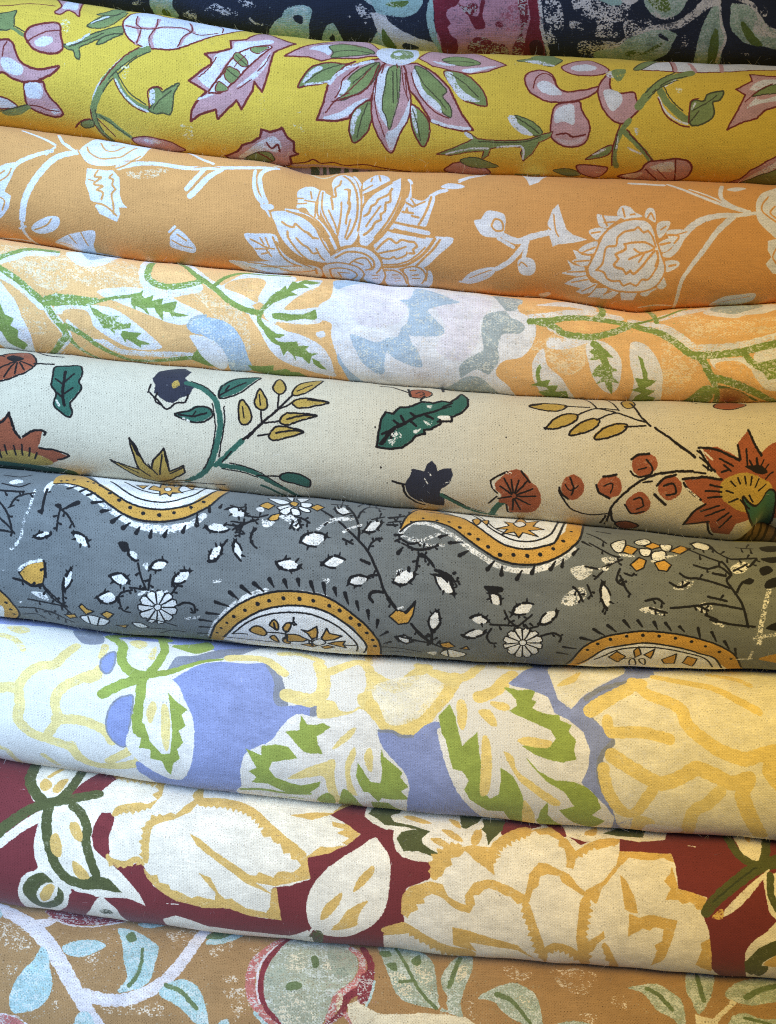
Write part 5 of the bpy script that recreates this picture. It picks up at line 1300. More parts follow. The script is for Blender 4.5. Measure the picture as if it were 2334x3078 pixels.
s K 2.6>0.84 -245 778 -225 838
s K 2.2>0.84 -178 821 -168 869
s K 2.2>0.84 -116 866 -110 921
s K 2.2>0.84 -60 920 -67 971
s K 2.2>0.84 -978 896 -904 914
s K 2.2>0.84 -1034 973 -962 971
s K 2>0.84 -1080 1026 -1012 1029
s K 1.7>0.84 -1087 1087 -1018 1080
s K 1.7>0.84 -1107 1160 -1046 1150
s K 2>0.84 -6 995 -49 1028
s K 1.7>0.84 12 1073 -26 1092
o W K 0.6 -713 156 -637 168 -580 220 -638 245
o W K 0.6 -649 277 -582 252 -569 279 -624 309
o W K 0.6 -632 321 -580 274 -550 289 -589 349
o W K 0.6 -565 290 -521 300 -509 344 -555 347
o W K 0.6 -525 267 -457 292 -456 320 -504 309
o W K 0.6 -511 214 -450 224 -459 270 -507 266
o W K 0.6 -545 138 -470 134 -511 214
o W K 0.6 -610 103 -564 114 -566 207
o M K 0.6 -579 231 -559 201 -527 227 -544 268
q M K 0.6 -753 280 -731 243 -710 225 -662 266 -697 307
q M K 0.6 -458 270 -417 225 -375 254 -413 301
q M K 0.6 -693 385 -675 356 -620 331 -634 387 -672 400
f W:.2 -766 307 -732 287 -719 325 -750 330
f W:.35 -723 385 -690 397 -651 402 -674 436 -714 439
f W:.35 -629 360 -557 348 -516 390 -501 438 -542 437 -571 405
s K 1 -538 356 -491 371 -453 397
s K 1.5>.5 -504 391 -510 365
s K 1.5>.5 -464 363 -482 378
s K 1.5>.5 -465 424 -465 390
s K 1 -545 392 -560 441
s K 1.5>.5 -537 447 -554 423
s K 0.9 -518 379 -497 432
s K 1.5>.5 -528 422 -512 396
s K 1.5>.5 -488 414 -505 413
s K 1.5>.5 -516 448 -500 425
s K 1 -386 286 -300 352 -235 413 -170 474 -116 532 -80 601 -53 660 -26 739 19 808 48 845
s K 1 -170 474 -167 412 -182 331 -211 261 -246 196
s K 1.5>.5 -158 381 -170 397
s K 1.5>.5 -217 306 -196 300
s K 0.8 -173 315 -156 242 -102 142 -17 165
s K 1.5>.5 -141 243 -158 250
s K 1.5>.5 -111 5 -110 162
s K 1.5>.5 -49 209 -56 155
s K 0.8 -116 532 -98 483 -51 443
s K 1.5>.5 -86 498 -105 503
s K 1.5>.5 -89 452 -87 474
s K 1.5>.5 -49 463 -65 455
s K 1.4 -69 450 -38 447
s K 1 -256 479 -202 499
s K 1.5>.5 -238 506 -240 485
s K 1.5>.5 -206 477 -222 491
s K 1.2 -156 584 -108 600
s K 1 -111 678 -97 664 -53 660
s K 1.5>.5 -86 673 -103 669
s K 1.5>.5 -73 638 -87 663
s K 1.2 -87 813 -106 788 -97 761 -70 752 -21 754
s K 1 -330 196 -237 183
s K 1.5>.5 -290 244 -302 192
s K 1.5>.5 -265 7 -273 189
s K 1.5>.5 -239 239 -251 187
s K 0.8 -95 312 -22 273
s K 1.5>.5 -62 321 -73 301
s K 1.5>.5 -41 233 -50 288
s K 0.8 6 284 99 245
s K 1.5>.5 49 307 34 272
s K 1.5>.5 70 223 63 260
s K 1.2 -3 342 52 338
s K 0.8 -177 176 -124 9 -66 -14
s K 1.5>.5 -67 152 -83 -7
s W:.45 1.8 -402 432 -327 369 -218 339
s W:.5 1.6 -257 434 -217 404 -154 369
s W:.4 1.4 -337 358 -264 332 -200 329
f K -373 404 -350 378 -343 388 -362 410
s K 0.8 -824 371 -755 379 -694 351
s K 1.5>.5 -772 408 -783 376
s K 1.5>.5 -737 343 -740 372
s K 0.8 -931 451 -841 447 -772 398
s K 1.5>.5 -865 472 -877 449
s K 1.5>.5 -825 403 -824 436
s K 0.9 -840 450 -846 514
s K 1.5>.5 -862 481 -842 470
s K 1.5>.5 -830 499 -844 490
s K 1.5>.5 -867 515 -845 505
s K 0.8 -914 305 -862 318 -826 305 -825 359
s K 1.5>.5 -860 342 -867 317
s K 1.5>.5 -828 279 -831 307
s K 1.5>.5 -839 347 -826 336
s K 2>0.84 425 498 441 481
s K 1 83 446 128 466 184 451
s K 1.5>.5 111 479 110 458
s K 1.5>.5 150 436 141 463
s K 1.5>.5 180 473 167 456
s K 1 117 489 173 501 227 489 286 457
s K 1.5>.5 173 525 167 500
s K 1.5>.5 230 464 219 491
s K 1.5>.5 277 485 260 472
s K 2.6>1.1 55 528 83 491
s K 1 158 615 174 532 208 532 255 586
s K 1.5>.5 195 531 173 541
s K 1.5>.5 216 512 204 532
s K 1.5>.5 226 581 234 562
s K 0.8 262 610 315 633 369 682
s K 1.5>.5 295 644 294 624
s K 1.5>.5 354 635 328 645
s K 1.5>.5 346 691 353 667
s K 1.2 369 619 378 614
s K 0.8 360 665 398 660
s K 1.5>.5 385 684 371 663
s K 1.5>.5 393 642 384 662
s K 1.5>.5 402 675 392 660
p W:.1 43 686 54 666 59 648 85 634 108 621 127 630 142 633 132 659 118 673 92 692 67 693
s K 1.2>.9 35 690 73 698 105 689
s K 1.1>.8 119 687 136 656 147 630
s K .8 40 687 53 652 79 628
p K 44 674 18 675 33 689 24 706 43 693 62 699 52 684
s K 1.5>.6 112 624 112 598
s K 1.5>.6 75 694 72 714
p W:.1 286 643 308 648 328 651 342 678 358 691 360 713 365 730 334 720 321 715 298 694 292 672
s K 1.2>.9 280 637 318 641 346 666
s K 1.1>.8 355 677 363 707 369 735
s K .8 284 641 290 678 308 705
p K 365 718 389 729 370 735 374 754 360 735 341 732 355 723
s K 1.5>.6 328 654 344 643
s K 1.5>.6 284 641 262 632
s K 1.5>.6 289 677 270 678
p W:.1 250 950 243 932 235 912 240 886 249 861 264 849 275 842 284 861 289 883 281 911 268 926
s K 1.2>.9 249 959 230 923 238 891
s K 1.1>.8 237 879 259 851 276 837
s K .8 250 953 277 929 291 899
p K 265 848 261 826 276 836 289 823 281 843 290 859 275 853
s K 1.5>.6 251 860 235 846
s K 1.5>.6 289 884 306 879
s K 1.5>.6 236 911 219 904
s K 1.5>.6 250 953 255 976
s K 1.5>.6 275 928 287 942
p W:.1 48 1033 60 1024 78 1018 100 1026 117 1033 123 1045 139 1057 124 1065 102 1073 79 1068 59 1050
s K 1.2>.9 42 1031 60 1058 88 1070
s K 1.1>.8 99 1075 122 1069 143 1058
s K .8 46 1032 72 1021 99 1020
p K 133 1047 153 1043 145 1057 156 1070 138 1063 124 1071 129 1057
s K 1.5>.6 123 1034 135 1020
s K 1.5>.6 103 1071 107 1089
s K 1.5>.6 66 1056 55 1068
f W:.55 37 637 82 616 64 653
q M K 0.6 4 893 46 851 100 863 152 794 138 874 111 927 55 942
s K 1.2 100 863 145 808 149 799
s W:.3 0.8 46 848 82 833
s K 0.8 128 928 183 1003 249 1061
s K 1.5>.5 153 997 161 972
s K 1.5>.5 220 1000 199 1016
s K 1.5>.5 227 1079 229 1042
s K 0.8 254 1065 250 968
s K 1.5>.5 277 1011 253 1033
s K 1.5>.5 228 989 251 1002
s K 1.5>.5 264 970 251 981
s K 0.8 142 1045 248 1061 346 1112
s K 1.5>.5 288 1047 271 1072
s K 1.5>.5 322 1152 316 1095
q M K 0.6 293 1056 347 1038 381 1074 322 1108
q M K 0.6 414 1093 449 1065 468 1092
o W K 0.6 302 1163 341 1109 397 1121 453 1150 384 1224
s K 0.6 341 1113 355 1211
s K 0.6 -35 1127 103 1142 195 1161
s K 0.6 11 1187 131 1189
f W:.3 223 1167 278 1145 271 1196
s W:.55 1.6 -985 781 -949 770
f W:.6 -371 708 -330 708 -348 736
s W:.25 3.2 73 388 134 318 241 310 346 368 436 438 527 501 630 554 761 574 893 541 1003 472 1062 407
s W:.5 2 79 421 172 445 292 383
s W:.5 1.6 146 424 211 463 317 459
f M 73 362 108 247 166 96 239 -10 317 128 411 169 500 261 574 343 663 412 767 437 875 412 976 337 1088 -37 1204 -53 1119 290 1049 404 963 476 855 525 736 537 631 515 541 466 451 399 362 321 256 282 161 297 107 344 69 392
p W 239 -10 395 -33 566 -42 849 -45 1105 -55 1034 255 952 370 875 412 768 435 663 412 574 343 500 261 411 169
s K 0.9 69 388 107 340 161 297 256 279 362 319 451 397 541 465 632 514 736 536 855 524 963 475 1049 402 1119 290 1190 -16
s K 0.8 69 362 108 247 173 112
s K 1.5>.5 124 175 123 225
s K 0.9 227 137 410 174 499 263 574 345 663 414 767 437 875 412 976 337 1085 -23
s K 0.8 465 -16 568 245 655 342 745 381 853 367 957 273 1044 -28
s K 0.6 506 -2 595 244 670 320 748 344
q M K 0.6 622 288 704 241 683 183 742 201 801 -3 814 170 899 102 848 227 907 261 815 280 863 336 778 309 749 359 727 308 655 336 693 283
o W K 0.6 735 202 784 158 805 213 760 254
o M K 0.6 492 213 526 174 540 221 512 269
o M K 0.6 551 207 590 182 575 250
d K 1.2 413 311 467 358 515 391 569 437 635 483 712 479 791 480 865 464 944 419 1008 351
d K 0.9 134 303 203 253 283 264 353 266 1069 247
s K 2>0.84 40 415 82 408
s K 2.6>0.84 405 510 459 475
s K 2.6>0.84 561 576 601 525
s K 2.6>0.84 640 600 645 550
s K 2.6>0.84 727 623 757 571
s K 2.6>0.84 813 581 831 538
s K 2.6>0.84 919 552 951 501
s K 2.2>0.84 986 531 998 481
s K 2.2>0.84 1055 445 1092 400
s K 2>0.84 1123 344 1166 371
s K 2.2>0.84 350 438 426 423
s K 2.2>0.84 294 405 343 382
s K 0.8 79 466 171 498 284 463
s K 1.5>.5 136 503 134 486
s K 1.5>.5 206 462 198 490
s K 1 40 454 73 437
s K 1.5>.5 63 460 50 449
s K 1.5>.5 63 421 60 443
s K 0.8 0 274 95 239
s K 1.5>.5 45 303 28 263
s K 0.8 0 321 74 301
s K 1.5>.5 38 349 22 314
s K 1.5>.5 57 260 46 308
s K 1.5>.5 75 332 63 304
o W:.05 K .5 865 1002 880 1015 879 1030 876 1046 856 1055 864 1078 856 1094 846 1110 825 1106 823 1138 810 1149 797 1158 779 1134 767 1162 752 1159 737 1151 729 1118 709 1128 697 1113 685 1098 689 1071 668 1065 662 1049 658 1033 672 1017 656 1002 658 988 662 975 682 969 676 951 685 941 696 933 716 937 720 919 734 914 748 911 763 923 777 909 792 911 806 913 812 930 832 923 843 930 853 939 849 958 869 960 874 973 878 986
s K .75>.5 871 1002 797 1010
s K .75>.5 865 1049 795 1023
s K .75>.5 832 1111 785 1036
s K .75>.5 777 1145 770 1042
s K .75>.5 729 1130 757 1040
s K .75>.5 677 1062 744 1026
s K .75>.5 666 1027 741 1017
s K .75>.5 675 969 743 1001
s K .75>.5 718 928 755 988
s K .75>.5 760 917 766 985
s K .75>.5 809 922 779 986
s K .75>.5 849 948 791 994
o W K .5 791 1010 781 1032 759 1034 746 1014 756 994 778 992
p W:.1 36 691 39 672 60 650 87 635 110 634 135 635 150 642 139 666 122 683 93 703 61 700
s K 1.2>.9 27 694 65 709 104 699
s K 1.1>.8 118 688 139 669 156 639
p K 138 636 157 614 157 637 177 641 153 649 143 670 139 650
s K 1.5>.6 118 629 121 601
s K 1.5>.6 119 687 135 701
s K 1.5>.6 61 649 56 626
s K 1.5>.6 71 702 66 725
p W:.1 264 642 289 647 315 649 343 668 359 699 371 725 367 737 339 733 313 725 282 699 268 669
s K 1.2>.9 256 635 299 638 333 668
s K 1.1>.8 352 675 369 713 373 742
s K .8 261 639 275 681 295 713
p K 366 722 395 733 375 742 382 764 362 742 339 740 355 729
s K 1.5>.6 362 700 388 693
s K 1.5>.6 312 722 307 743
s K 1.5>.6 314 651 331 638
s K 1.5>.6 261 639 235 631
f K 262 601 341 621 380 663 314 649
p W:.1 574 714 589 715 608 713 621 727 631 740 633 761 632 771 619 777 593 769 574 759 572 733
s K 1.2>.9 569 710 601 708 624 719
s K 1.1>.8 632 725 636 752 635 774
s K .8 572 713 577 744 584 764
p K 583 711 578 692 569 709 554 708 568 718 566 734 576 721
s K 1.5>.6 634 744 654 735
s K 1.5>.6 608 714 623 701
s K 1.5>.6 572 713 554 711
s K 1.5>.6 573 742 556 748
f K 543 673 642 673 648 700 576 710
p W:.1 707 824 718 803 724 780 753 768 779 761 803 760 816 764 807 789 792 815 757 825 730 830
s K 1.2>.9 698 829 718 784 746 766
s K 1.1>.8 763 760 790 757 822 761
s K .8 704 826 739 830 776 823
p K 708 812 680 813 696 828 686 847 707 833 727 838 716 822
s K 1.5>.6 784 756 785 729
s K 1.5>.6 728 781 722 760
s K 1.5>.6 704 826 689 847
s K 1.5>.6 742 832 738 855
p W:.1 472 863 490 853 504 846 528 844 548 855 559 865 567 876 553 886 529 896 504 892 479 878
s K 1.2>.9 465 862 493 845 524 838
s K 1.1>.8 534 847 554 858 571 877
p K 561 866 582 860 573 876 585 888 566 882 551 891 557 876
s K 1.5>.6 551 854 564 837
s K 1.5>.6 529 893 534 910
s K 1.5>.6 505 844 511 827
p W:.1 860 870 864 848 875 823 892 804 916 796 938 794 952 794 946 818 933 838 908 857 883 870
s K 1.2>.9 853 876 889 875 923 858
s K 1.1>.8 932 842 953 814 957 790
s K .8 857 872 868 836 891 808
p K 940 792 953 768 957 788 977 786 956 799 952 819 944 803
s K 1.5>.6 857 872 847 895
p W:.1 430 977 443 958 463 945 491 936 517 930 534 938 549 943 544 959 511 979 480 988 452 982
s K 1.2>.9 420 979 449 994 493 990
s K 1.1>.8 507 979 537 961 556 942
s K .8 427 978 459 949 487 932
p K 539 937 562 922 557 940 575 946 550 949 537 965 537 948
s K 1.5>.6 460 989 450 1009
p W:.1 247 956 237 938 230 912 237 886 250 867 266 848 279 841 291 858 295 890 283 917 270 942
s K 1.2>.9 245 966 275 947 297 907
s K 1.1>.8 294 894 290 864 281 836
s K .8 246 959 230 921 232 887
p K 267 847 263 822 280 834 296 821 286 843 296 861 279 853
s K 1.5>.6 246 959 252 986
p W:.1 53 1034 65 1024 84 1018 102 1020 118 1032 125 1044 135 1055 120 1068 102 1072 81 1069 66 1049
s K 1.2>.9 47 1032 76 1017 99 1013
s K 1.1>.8 108 1023 126 1033 139 1056
s K .8 51 1033 67 1059 91 1075
p K 59 1026 44 1013 46 1030 33 1036 50 1039 58 1054 59 1038
s K 1.5>.6 82 1018 88 1002
s K 1.5>.6 69 1058 58 1072
s K 0.8 655 807 682 861 736 909
s K 1.5>.5 660 858 671 839
s K 1.5>.5 711 866 695 873
s K 1.5>.5 716 924 720 895
s K 0.8 578 893 736 899
s K 1.5>.5 638 922 625 894
s K 1.5>.5 688 875 676 897
s K 0.8 813 826 736 902
s K 1.5>.5 771 842 790 849
s K 1.5>.5 770 897 765 873
s K 0.8 841 894 789 913
s K 1.5>.5 805 879 826 900
s K 1.5>.5 805 925 809 906
s K 1.5>.5 777 889 797 911
s K 0.9 585 921 561 968 583 1018 617 1021
s K 1.5>.5 613 1051 602 1020
s K 0.9 870 951 935 928 983 952 976 985
s K 1.5>.5 943 946 928 930
s K 1.5>.5 989 936 976 949
s K 0.8 171 537 157 617
s K 1.5>.5 141 572 167 561
s K 1.5>.5 175 595 162 587
s K 0.8 171 537 230 549 259 591
s K 1.5>.5 211 564 206 544
s K 0.8 -7 791 26 829 52 854
s K 1.5>.5 5 835 13 813
s K 0.8 132 932 199 1004 260 1062
s K 1.5>.5 233 1004 213 1017
s K 1.5>.5 239 1068 241 1044
s K 0.8 250 951 253 1057 348 1097
s K 1.5>.5 295 1036 275 1065
s K 1.5>.5 324 1118 319 1083
s K 0.8 66 1028 240 1059
s K 1.5>.5 125 1065 118 1037
f W:.3 1039 538 1119 508 1164 524 1142 569 1089 602 1050 578
f W:.35 976 733 1022 676 1101 642 1120 695 1048 755 995 752
s K 1 1048 647 1074 672 1100 724
s K 1.5>.5 1056 689 1064 662
s K 1.5>.5 1107 683 1080 684
s K 1.5>.5 1078 731 1092 708
s K 0.8 1127 626 1153 691
s K 1.5>.5 1163 667 1143 666
s K 1.5>.5 1133 704 1149 681
p W:.1 1219 611 1236 625 1250 647 1253 679 1258 712 1250 740 1241 748 1224 728 1211 702 1200 671 1208 633
s K 1.2>.9 1217 600 1201 637 1204 684
s K 1.1>.8 1204 699 1223 735 1242 755
s K .8 1218 607 1244 641 1257 674
p K 1229 615 1235 585 1218 598 1206 581 1212 609 1202 630 1218 622
s K 1.5>.6 1256 715 1278 725
s K 1.5>.6 1209 704 1195 719
s K 1.5>.6 1218 607 1205 585
s K 0.8 1219 740 1238 766
s K 1.5>.5 1214 775 1224 748
s K 1.5>.5 1225 788 1235 763
s K 0.9 1317 511 1293 584 1325 610
s K 1.5>.5 1328 577 1301 590
s K 0.9 1342 538 1381 550 1395 534
s K 1.5>.5 1407 543 1391 539
s K 0.9 1326 596 1357 650 1370 663
s K 1.5>.5 1361 678 1366 659
s K 0.9 1314 554 1338 609
s K 1.5>.5 1312 586 1321 571
s K 1.5>.5 1346 588 1329 588
s K 0.9 1119 515 1198 520 1266 485 1336 448
s K 1.5>.5 1261 469 1257 490
s K 1.5>.5 1324 484 1305 466
s K 0.8 1266 485 1168 587
s K 1.5>.5 1222 512 1236 516
s K 1.5>.5 1164 567 1182 572
f W:.45 1217 451 1271 438 1322 458 1240 487
f W:.35 1191 521 1252 504 1243 531
s K 0.8 1163 252 1212 281 1258 332
s K 1.5>.5 1237 356 1244 318
s K 0.8 1162 346 1273 422 1325 434
s K 1.5>.5 1225 417 1228 392
s K 1.5>.5 1313 462 1309 430
s K 0.8 1226 201 1304 220
q M K 0.6 1330 390 1379 332 1439 360 1394 413
q M K 0.6 1475 336 1535 287 1586 316 1523 354
q M K 0.6 1376 483 1432 427 1472 445 1453 496 1409 521
q M K 0.6 1518 456 1578 427 1616 459 1585 505 1536 504
q M K 0.6 1621 353 1698 284 1755 302 1681 368
o W:.15 K 0.6 1284 339 1374 286 1346 388 1302 399
o W:.15 K 0.6 1426 296 1502 251 1523 294 1460 331
o W:.15 K 0.6 1448 359 1511 362 1489 414 1448 409
o W:.15 K 0.6 1518 380 1592 358 1582 418 1510 436
o W:.15 K 0.6 1581 294 1645 292 1619 357 1578 344
s W:.4 1.2 1327 417 1407 417
s W:.4 1.2 1509 446 1653 377
p W:.1 1775 248 1796 225 1821 209 1842 229 1864 238 1873 262 1877 281 1853 297 1824 306 1802 296 1784 276
s K 1.2>.9 1767 245 1815 195 1845 203
s K 1.1>.8 1857 214 1876 243 1882 282
s K .8 1772 247 1786 286 1816 297
p K 1874 264 1901 253 1884 280 1893 299 1873 290 1854 305 1865 282
s K 1.5>.6 1828 305 1828 329
s K 1.5>.6 1788 287 1770 307
f W:.4 1615 609 1684 551 1737 552 1694 608
s K 1 1597 575 1655 598 1710 563
s K 1.5>.5 1671 561 1668 589
s K 1 1661 509 1699 534 1778 532 1946 578
s K 1.5>.5 1786 503 1767 532
f W:.35 1423 752 1495 734 1580 762 1548 782 1456 775
s K 1 1455 701 1521 682 1560 707
s K 1.5>.5 1510 708 1495 690
s K 1.5>.5 1546 728 1549 700
s K 1 1482 742 1574 763
s K 1.5>.5 1515 773 1509 749
s K 1.5>.5 1564 779 1560 760
f W:.35 1745 712 1798 679 1840 713 1798 748
s K 1 1758 704 1811 729
s K 1.5>.5 1775 741 1774 711
s K 1.5>.5 1811 702 1791 719
s K 1.5>.5 1804 754 1803 725
s K 1 1600 732 1745 705 1837 686 2015 709
s K 1.5>.5 1744 729 1730 708
s K 1 1812 641 1917 663
s K 1.5>.5 1897 629 1877 655
f W:.35 1955 444 2026 383 2079 398 2038 462 1983 478
s K 0.8 1972 459 2063 399
s K 1.5>.5 2019 459 1999 441
s K 1.5>.5 2062 423 2049 409
s K 1 1975 368 2128 344
s K 1.5>.5 2027 386 2021 360
s K 1.5>.5 2090 316 2070 353
s K 1 2073 417 2126 355
s K 1.5>.5 2110 407 2088 399
s K 1.5>.5 2137 373 2118 365
f W:.35 1839 809 1904 812 1899 835
s K 0.9 1733 307 1841 371 1921 405
s K 1.5>.5 1793 389 1798 345
s K 1.5>.5 1895 428 1897 396
s K 0.9 1876 223 1906 316 1975 368
s K 1.5>.5 1881 317 1893 284
s K 1.5>.5 1951 298 1923 329
s K 1.5>.5 1947 397 1955 353
s K 1 1916 396 1956 477 1924 528 1959 592 2009 687 2040 826
s K 1.5>.5 1980 600 1964 602
s K 1 1749 440 1826 458 1896 438 1954 493
s K 1.5>.5 1821 480 1819 456
s K 1.5>.5 1901 405 1886 441
s K 1.5>.5 1920 502 1928 469
s K 1.2 1849 488 1914 498
s K 1 1978 598 2016 535 2078 517
f K 2016 535 2060 502 2083 525 2055 549
s K 1 1825 788 1944 810 2077 823
s K 1 1798 760 1864 785
s K 1.5>.5 1857 803 1854 781
s K 0.8 2036 235 2130 239
s K 1.5>.5 2061 286 2064 236
s K 1.5>.5 2131 164 2094 237
s K 1.5>.5 2112 296 2116 238
f M 1063 1358 1104 1042 1213 943 1342 905 1486 888 1645 896 1794 927 1905 971 2000 1051 2112 1337 1997 1346 1730 1037 1429 981 1238 1050 1113 1366
f W 1137 1349 1223 1040 1351 994 1494 972 1656 992 1782 1034 1886 1083 1997 1346 1533 1377
s K 0.8 1046 1258 1104 1042 1213 943 1342 905 1486 888 1645 896 1794 927 1905 971 2000 1051 2083 1241
s K 0.8 1105 1238 1223 1040 1351 994 1494 972 1656 992 1782 1034 1888 1083 1966 1241
s K 0.7 1196 1132 1303 1037 1432 1008 1578 1007 1716 1038 1833 1088 1902 1207
q M K 0.6 1269 1099 1310 1044 1368 1096 1337 1169
q M K 0.6 1407 1039 1432 1005 1457 1070 1427 1107
q M K 0.6 1472 1073 1526 1017 1517 1109
q M K 0.6 1580 1114 1655 1048 1664 1167 1609 1172
q M K 0.6 1710 1151 1722 1067 1784 1093 1781 1213
o W K 0.6 1400 1141 1423 1124 1451 1227 1417 1230
o W K 0.6 1453 1138 1483 1119 1502 1214
s K 0.6 1342 1122 1408 1110
d K 1 1143 1038 1197 986 1266 949 1357 927 1449 918 1541 915 1635 924 1729 943 1813 973 1899 1014 1979 1080
s K 1.7>0.84 974 1076 1036 1093
s K 1.7>0.84 1002 1026 1079 1037
s K 2.2>0.84 1097 951 1169 966
s K 2.2>0.84 1167 889 1231 923
s K 2.2>0.84 1245 858 1296 898
s K 2.2>0.84 1336 826 1374 874
s K 2.2>0.84 1415 824 1443 863
s K 2.2>0.84 1507 827 1528 872
s K 2.2>0.84 1573 828 1607 875
s K 2>0.84 1653 845 1681 876
s K 2>0.84 1758 845 1778 921
s K 2>0.84 1839 870 1871 932
s K 2>0.84 1917 930 1951 988
s K 1.7>0.84 1984 982 2001 1044
s W:.4 2.8 2165 576 2134 699 2111 838 2115 946
s W:.4 2.4 2083 906 2237 863
s W:.4 1.6 2088 1013 2082 1089
s W:.2 0.8 2014 1086 2101 1084
f K 2186 210 2294 180 2346 200 2266 270 2189 270
f K 2151 349 2249 330 2305 336 2212 387
f K 2129 435 2181 408 2203 447 2141 485
f K 2141 549 2178 505 2273 486 2267 534 2158 572
f K 2144 837 2203 789 2260 786 2263 849
f M 2142 1089 2231 1026 2288 1026 2313 1128''',
'blue': '''p B -2443 -13 -2249 -29 -2037 -36 -1825 -44 -1611 -44 -1396 -39 -1184 -55 -968 -43 -723 -24 -735 121 -865 193 -981 249 -1094 221 -1276 205 -1488 182 -1698 172 -1911 151 -2149 190 -2362 214
f Sh:.05 -1882 157 -1737 128 -1681 254 -1793 287
f Y:.2 -2259 234 -2156 212 -2114 257 -2172 294
s Y:.1 5.8 -2258 674 -2125 656 -2103 743 -2113 844 -2038 922 -1935 952 -1832 980 -1754 1083 -1652 1113 -1494 1055 -1422 1010
s Y:.1 5.3 -2113 647 -2078 573 -2006 505 -1917 473 -1876 399 -1825 322
s Y:.1 5.3 -1887 777 -1904 696 -1873 620 -1788 550 -1700 509 -1663 459
f Y:.1 -1791 522 -1666 459 -1646 516 -1721 562
s Y:.1 5.8 -1900 808 -1794 790 -1689 804 -1610 843 -1586 894
s Y:.15 4.3 -1664 287 -1666 377
s Y:.1 4.8 -1894 822 -1959 928
s Y:.1 4.8 -1615 1052 -1526 979 -1455 931 -1430 1021
s Y:.2 3.6 -2274 1068 -2201 1103 -2176 1343
s Y:.2 3.8 -1996 1089 -1938 1186
s Y:.15 5.3 -1817 960 -1792 1068
s Y:.2 3.6 -2301 317 -2187 339 -2116 408
o B Sh 1.2 -1659 458 -1663 394 -1620 332 -1592 337 -1589 433 -1622 486
o B Sh 1 -1610 821 -1596 706 -1545 629 -1479 601 -1456 619 -1470 745 -1500 910 -1560 905
f B -1253 505 -1173 432 -1086 370 -970 333 -835 326 -715 311 -642 375 -610 464 -580 530 -579 570 -387 538 -404 605 -499 619 -577 675 -643 762 -723 824 -803 861 -846 972 -883 1387 -1089 1405 -1301 1413 -1358 1350 -1405 1173 -1449 1110 -1450 1024 -1384 1032 -1311 1090 -1239 1150 -1179 1106 -1125 962 -1112 814 -1119 707 -1146 643 -1201 596 -1230 545
f Sh:.05 -715 311 -643 358 -601 448 -577 543 -576 572 -632 578 -660 538 -658 439 -697 364
f Sh:.05 -434 549 -384 533 -397 599 -446 612
p Sh:.05 -1280 439 -1241 330 -1122 305 -998 222 -829 147 -712 73 -858 243 -987 307 -1114 369 -1201 427
f Wb -1413 603 -1389 547 -1302 483 -1220 502 -1160 605 -1109 733 -1119 930 -1176 1087 -1252 1148 -1316 1121 -1436 1013 -1500 907 -1476 801 -1443 742
s G 5.4 -1660 170 -1568 256 -1551 377 -1493 452 -1402 480
s G 4.8 -1356 151 -1315 278 -1339 395 -1383 468
f Wb -1515 247 -1454 212 -1389 263 -1384 365 -1428 433 -1494 353
f Y:.15 -1534 222 -1490 175 -1424 225 -1453 285
f Y:.15 -1400 348 -1371 249 -1357 366
s G 5.6 -1638 616 -1536 544 -1421 489
s G 4.4>1.4 -1422 481 -1279 446 -1177 396 -1076 346 -966 309
s G 5.6 -1418 492 -1416 617 -1434 741 -1424 824
p G -1463 744 -1390 765 -1359 875 -1296 941 -1249 934 -1236 830 -1244 694 -1262 568 -1200 622 -1143 656 -1178 687 -1156 752 -1198 784 -1170 850 -1207 898 -1193 957 -1234 996 -1259 1101 -1281 1061 -1300 990 -1366 985 -1361 920 -1428 920 -1411 852 -1457 828
f Wb -1392 629 -1362 565 -1268 569 -1242 694 -1236 830 -1269 934 -1308 912 -1371 819 -1397 711
f Y:.1 -1381 696 -1348 625 -1320 663 -1357 762
f Y:.1 -1292 643 -1258 653 -1242 775 -1261 913 -1292 866 -1297 741
s G 4.8 -1670 173 -1508 93 -1312 161
f G -1279 226 -1143 178 -1081 133 -1033 216 -1125 288 -1210 266
s Y:.1 7.3 -591 509 -509 518 -436 519 -381 474 -376 368 -411 266
s Y:.1 5.7 -351 329 -261 261 -169 208 -109 294 -98 412 -127 484 -126 530
f Y:.08 -400 518 -309 519 -272 569 -199 564 -181 543 -126 530 -144 568 -253 616 -343 623 -402 616
f Y:.08 -173 467 -100 453 -81 528 -163 533
s Y:.1 6.8 -99 327 -36 378 38 410 93 382 159 301 227 221
s Y2:.1 7.8 -99 529 -44 590 10 659
s Y2:.08 8.8 73 663 182 599 247 513 331 417 391 311
f Y2:.08 37 648 137 594 200 606 137 687 55 682
s Y:.1 5.7 272 272 392 304 467 281 552 156
s Y2:.1 6.8 523 431 608 391 667 346
s Y:.1 5.2 -940 293 -803 269 -708 286 -638 347 -603 372
s Y:.15 4.7 -642 194 -530 171 -433 209 -394 230
s Y:.2 4.2 -124 76 -112 212
f Yw:.3 -73 401 299 284 323 380 182 572 19 632 -44 545
f Wb -498 607 -552 632 -615 703 -669 782 -751 827 -815 883 -847 981 -842 1101 -891 1216 -840 1375 -651 1390 -343 1376 -171 1364 125 1359 121 977 75 930 19 848 -44 760 -117 584 -163 551 -217 582 -380 622
p G -498 611 -461 663 -407 660 -370 646 -330 667 -370 702 -406 724 -402 770 -375 825 -434 831 -479 824 -524 783 -551 750 -589 718 -506 698
p G -813 842 -724 872 -723 815 -633 799 -569 808 -514 869 -598 891 -662 908 -683 960 -647 1014 -576 1044 -503 1056 -387 1009 -398 1051 -470 1135 -601 1146 -697 1073 -791 1079 -758 1029 -799 987 -754 958 -778 909
s G 2.6 -858 1174 -739 1144 -602 1160 -461 1128
s G:.3 2 -739 1326 -609 1248 -504 1224
f Y:.08 -318 794 -271 722 -196 657 -187 679 -234 739
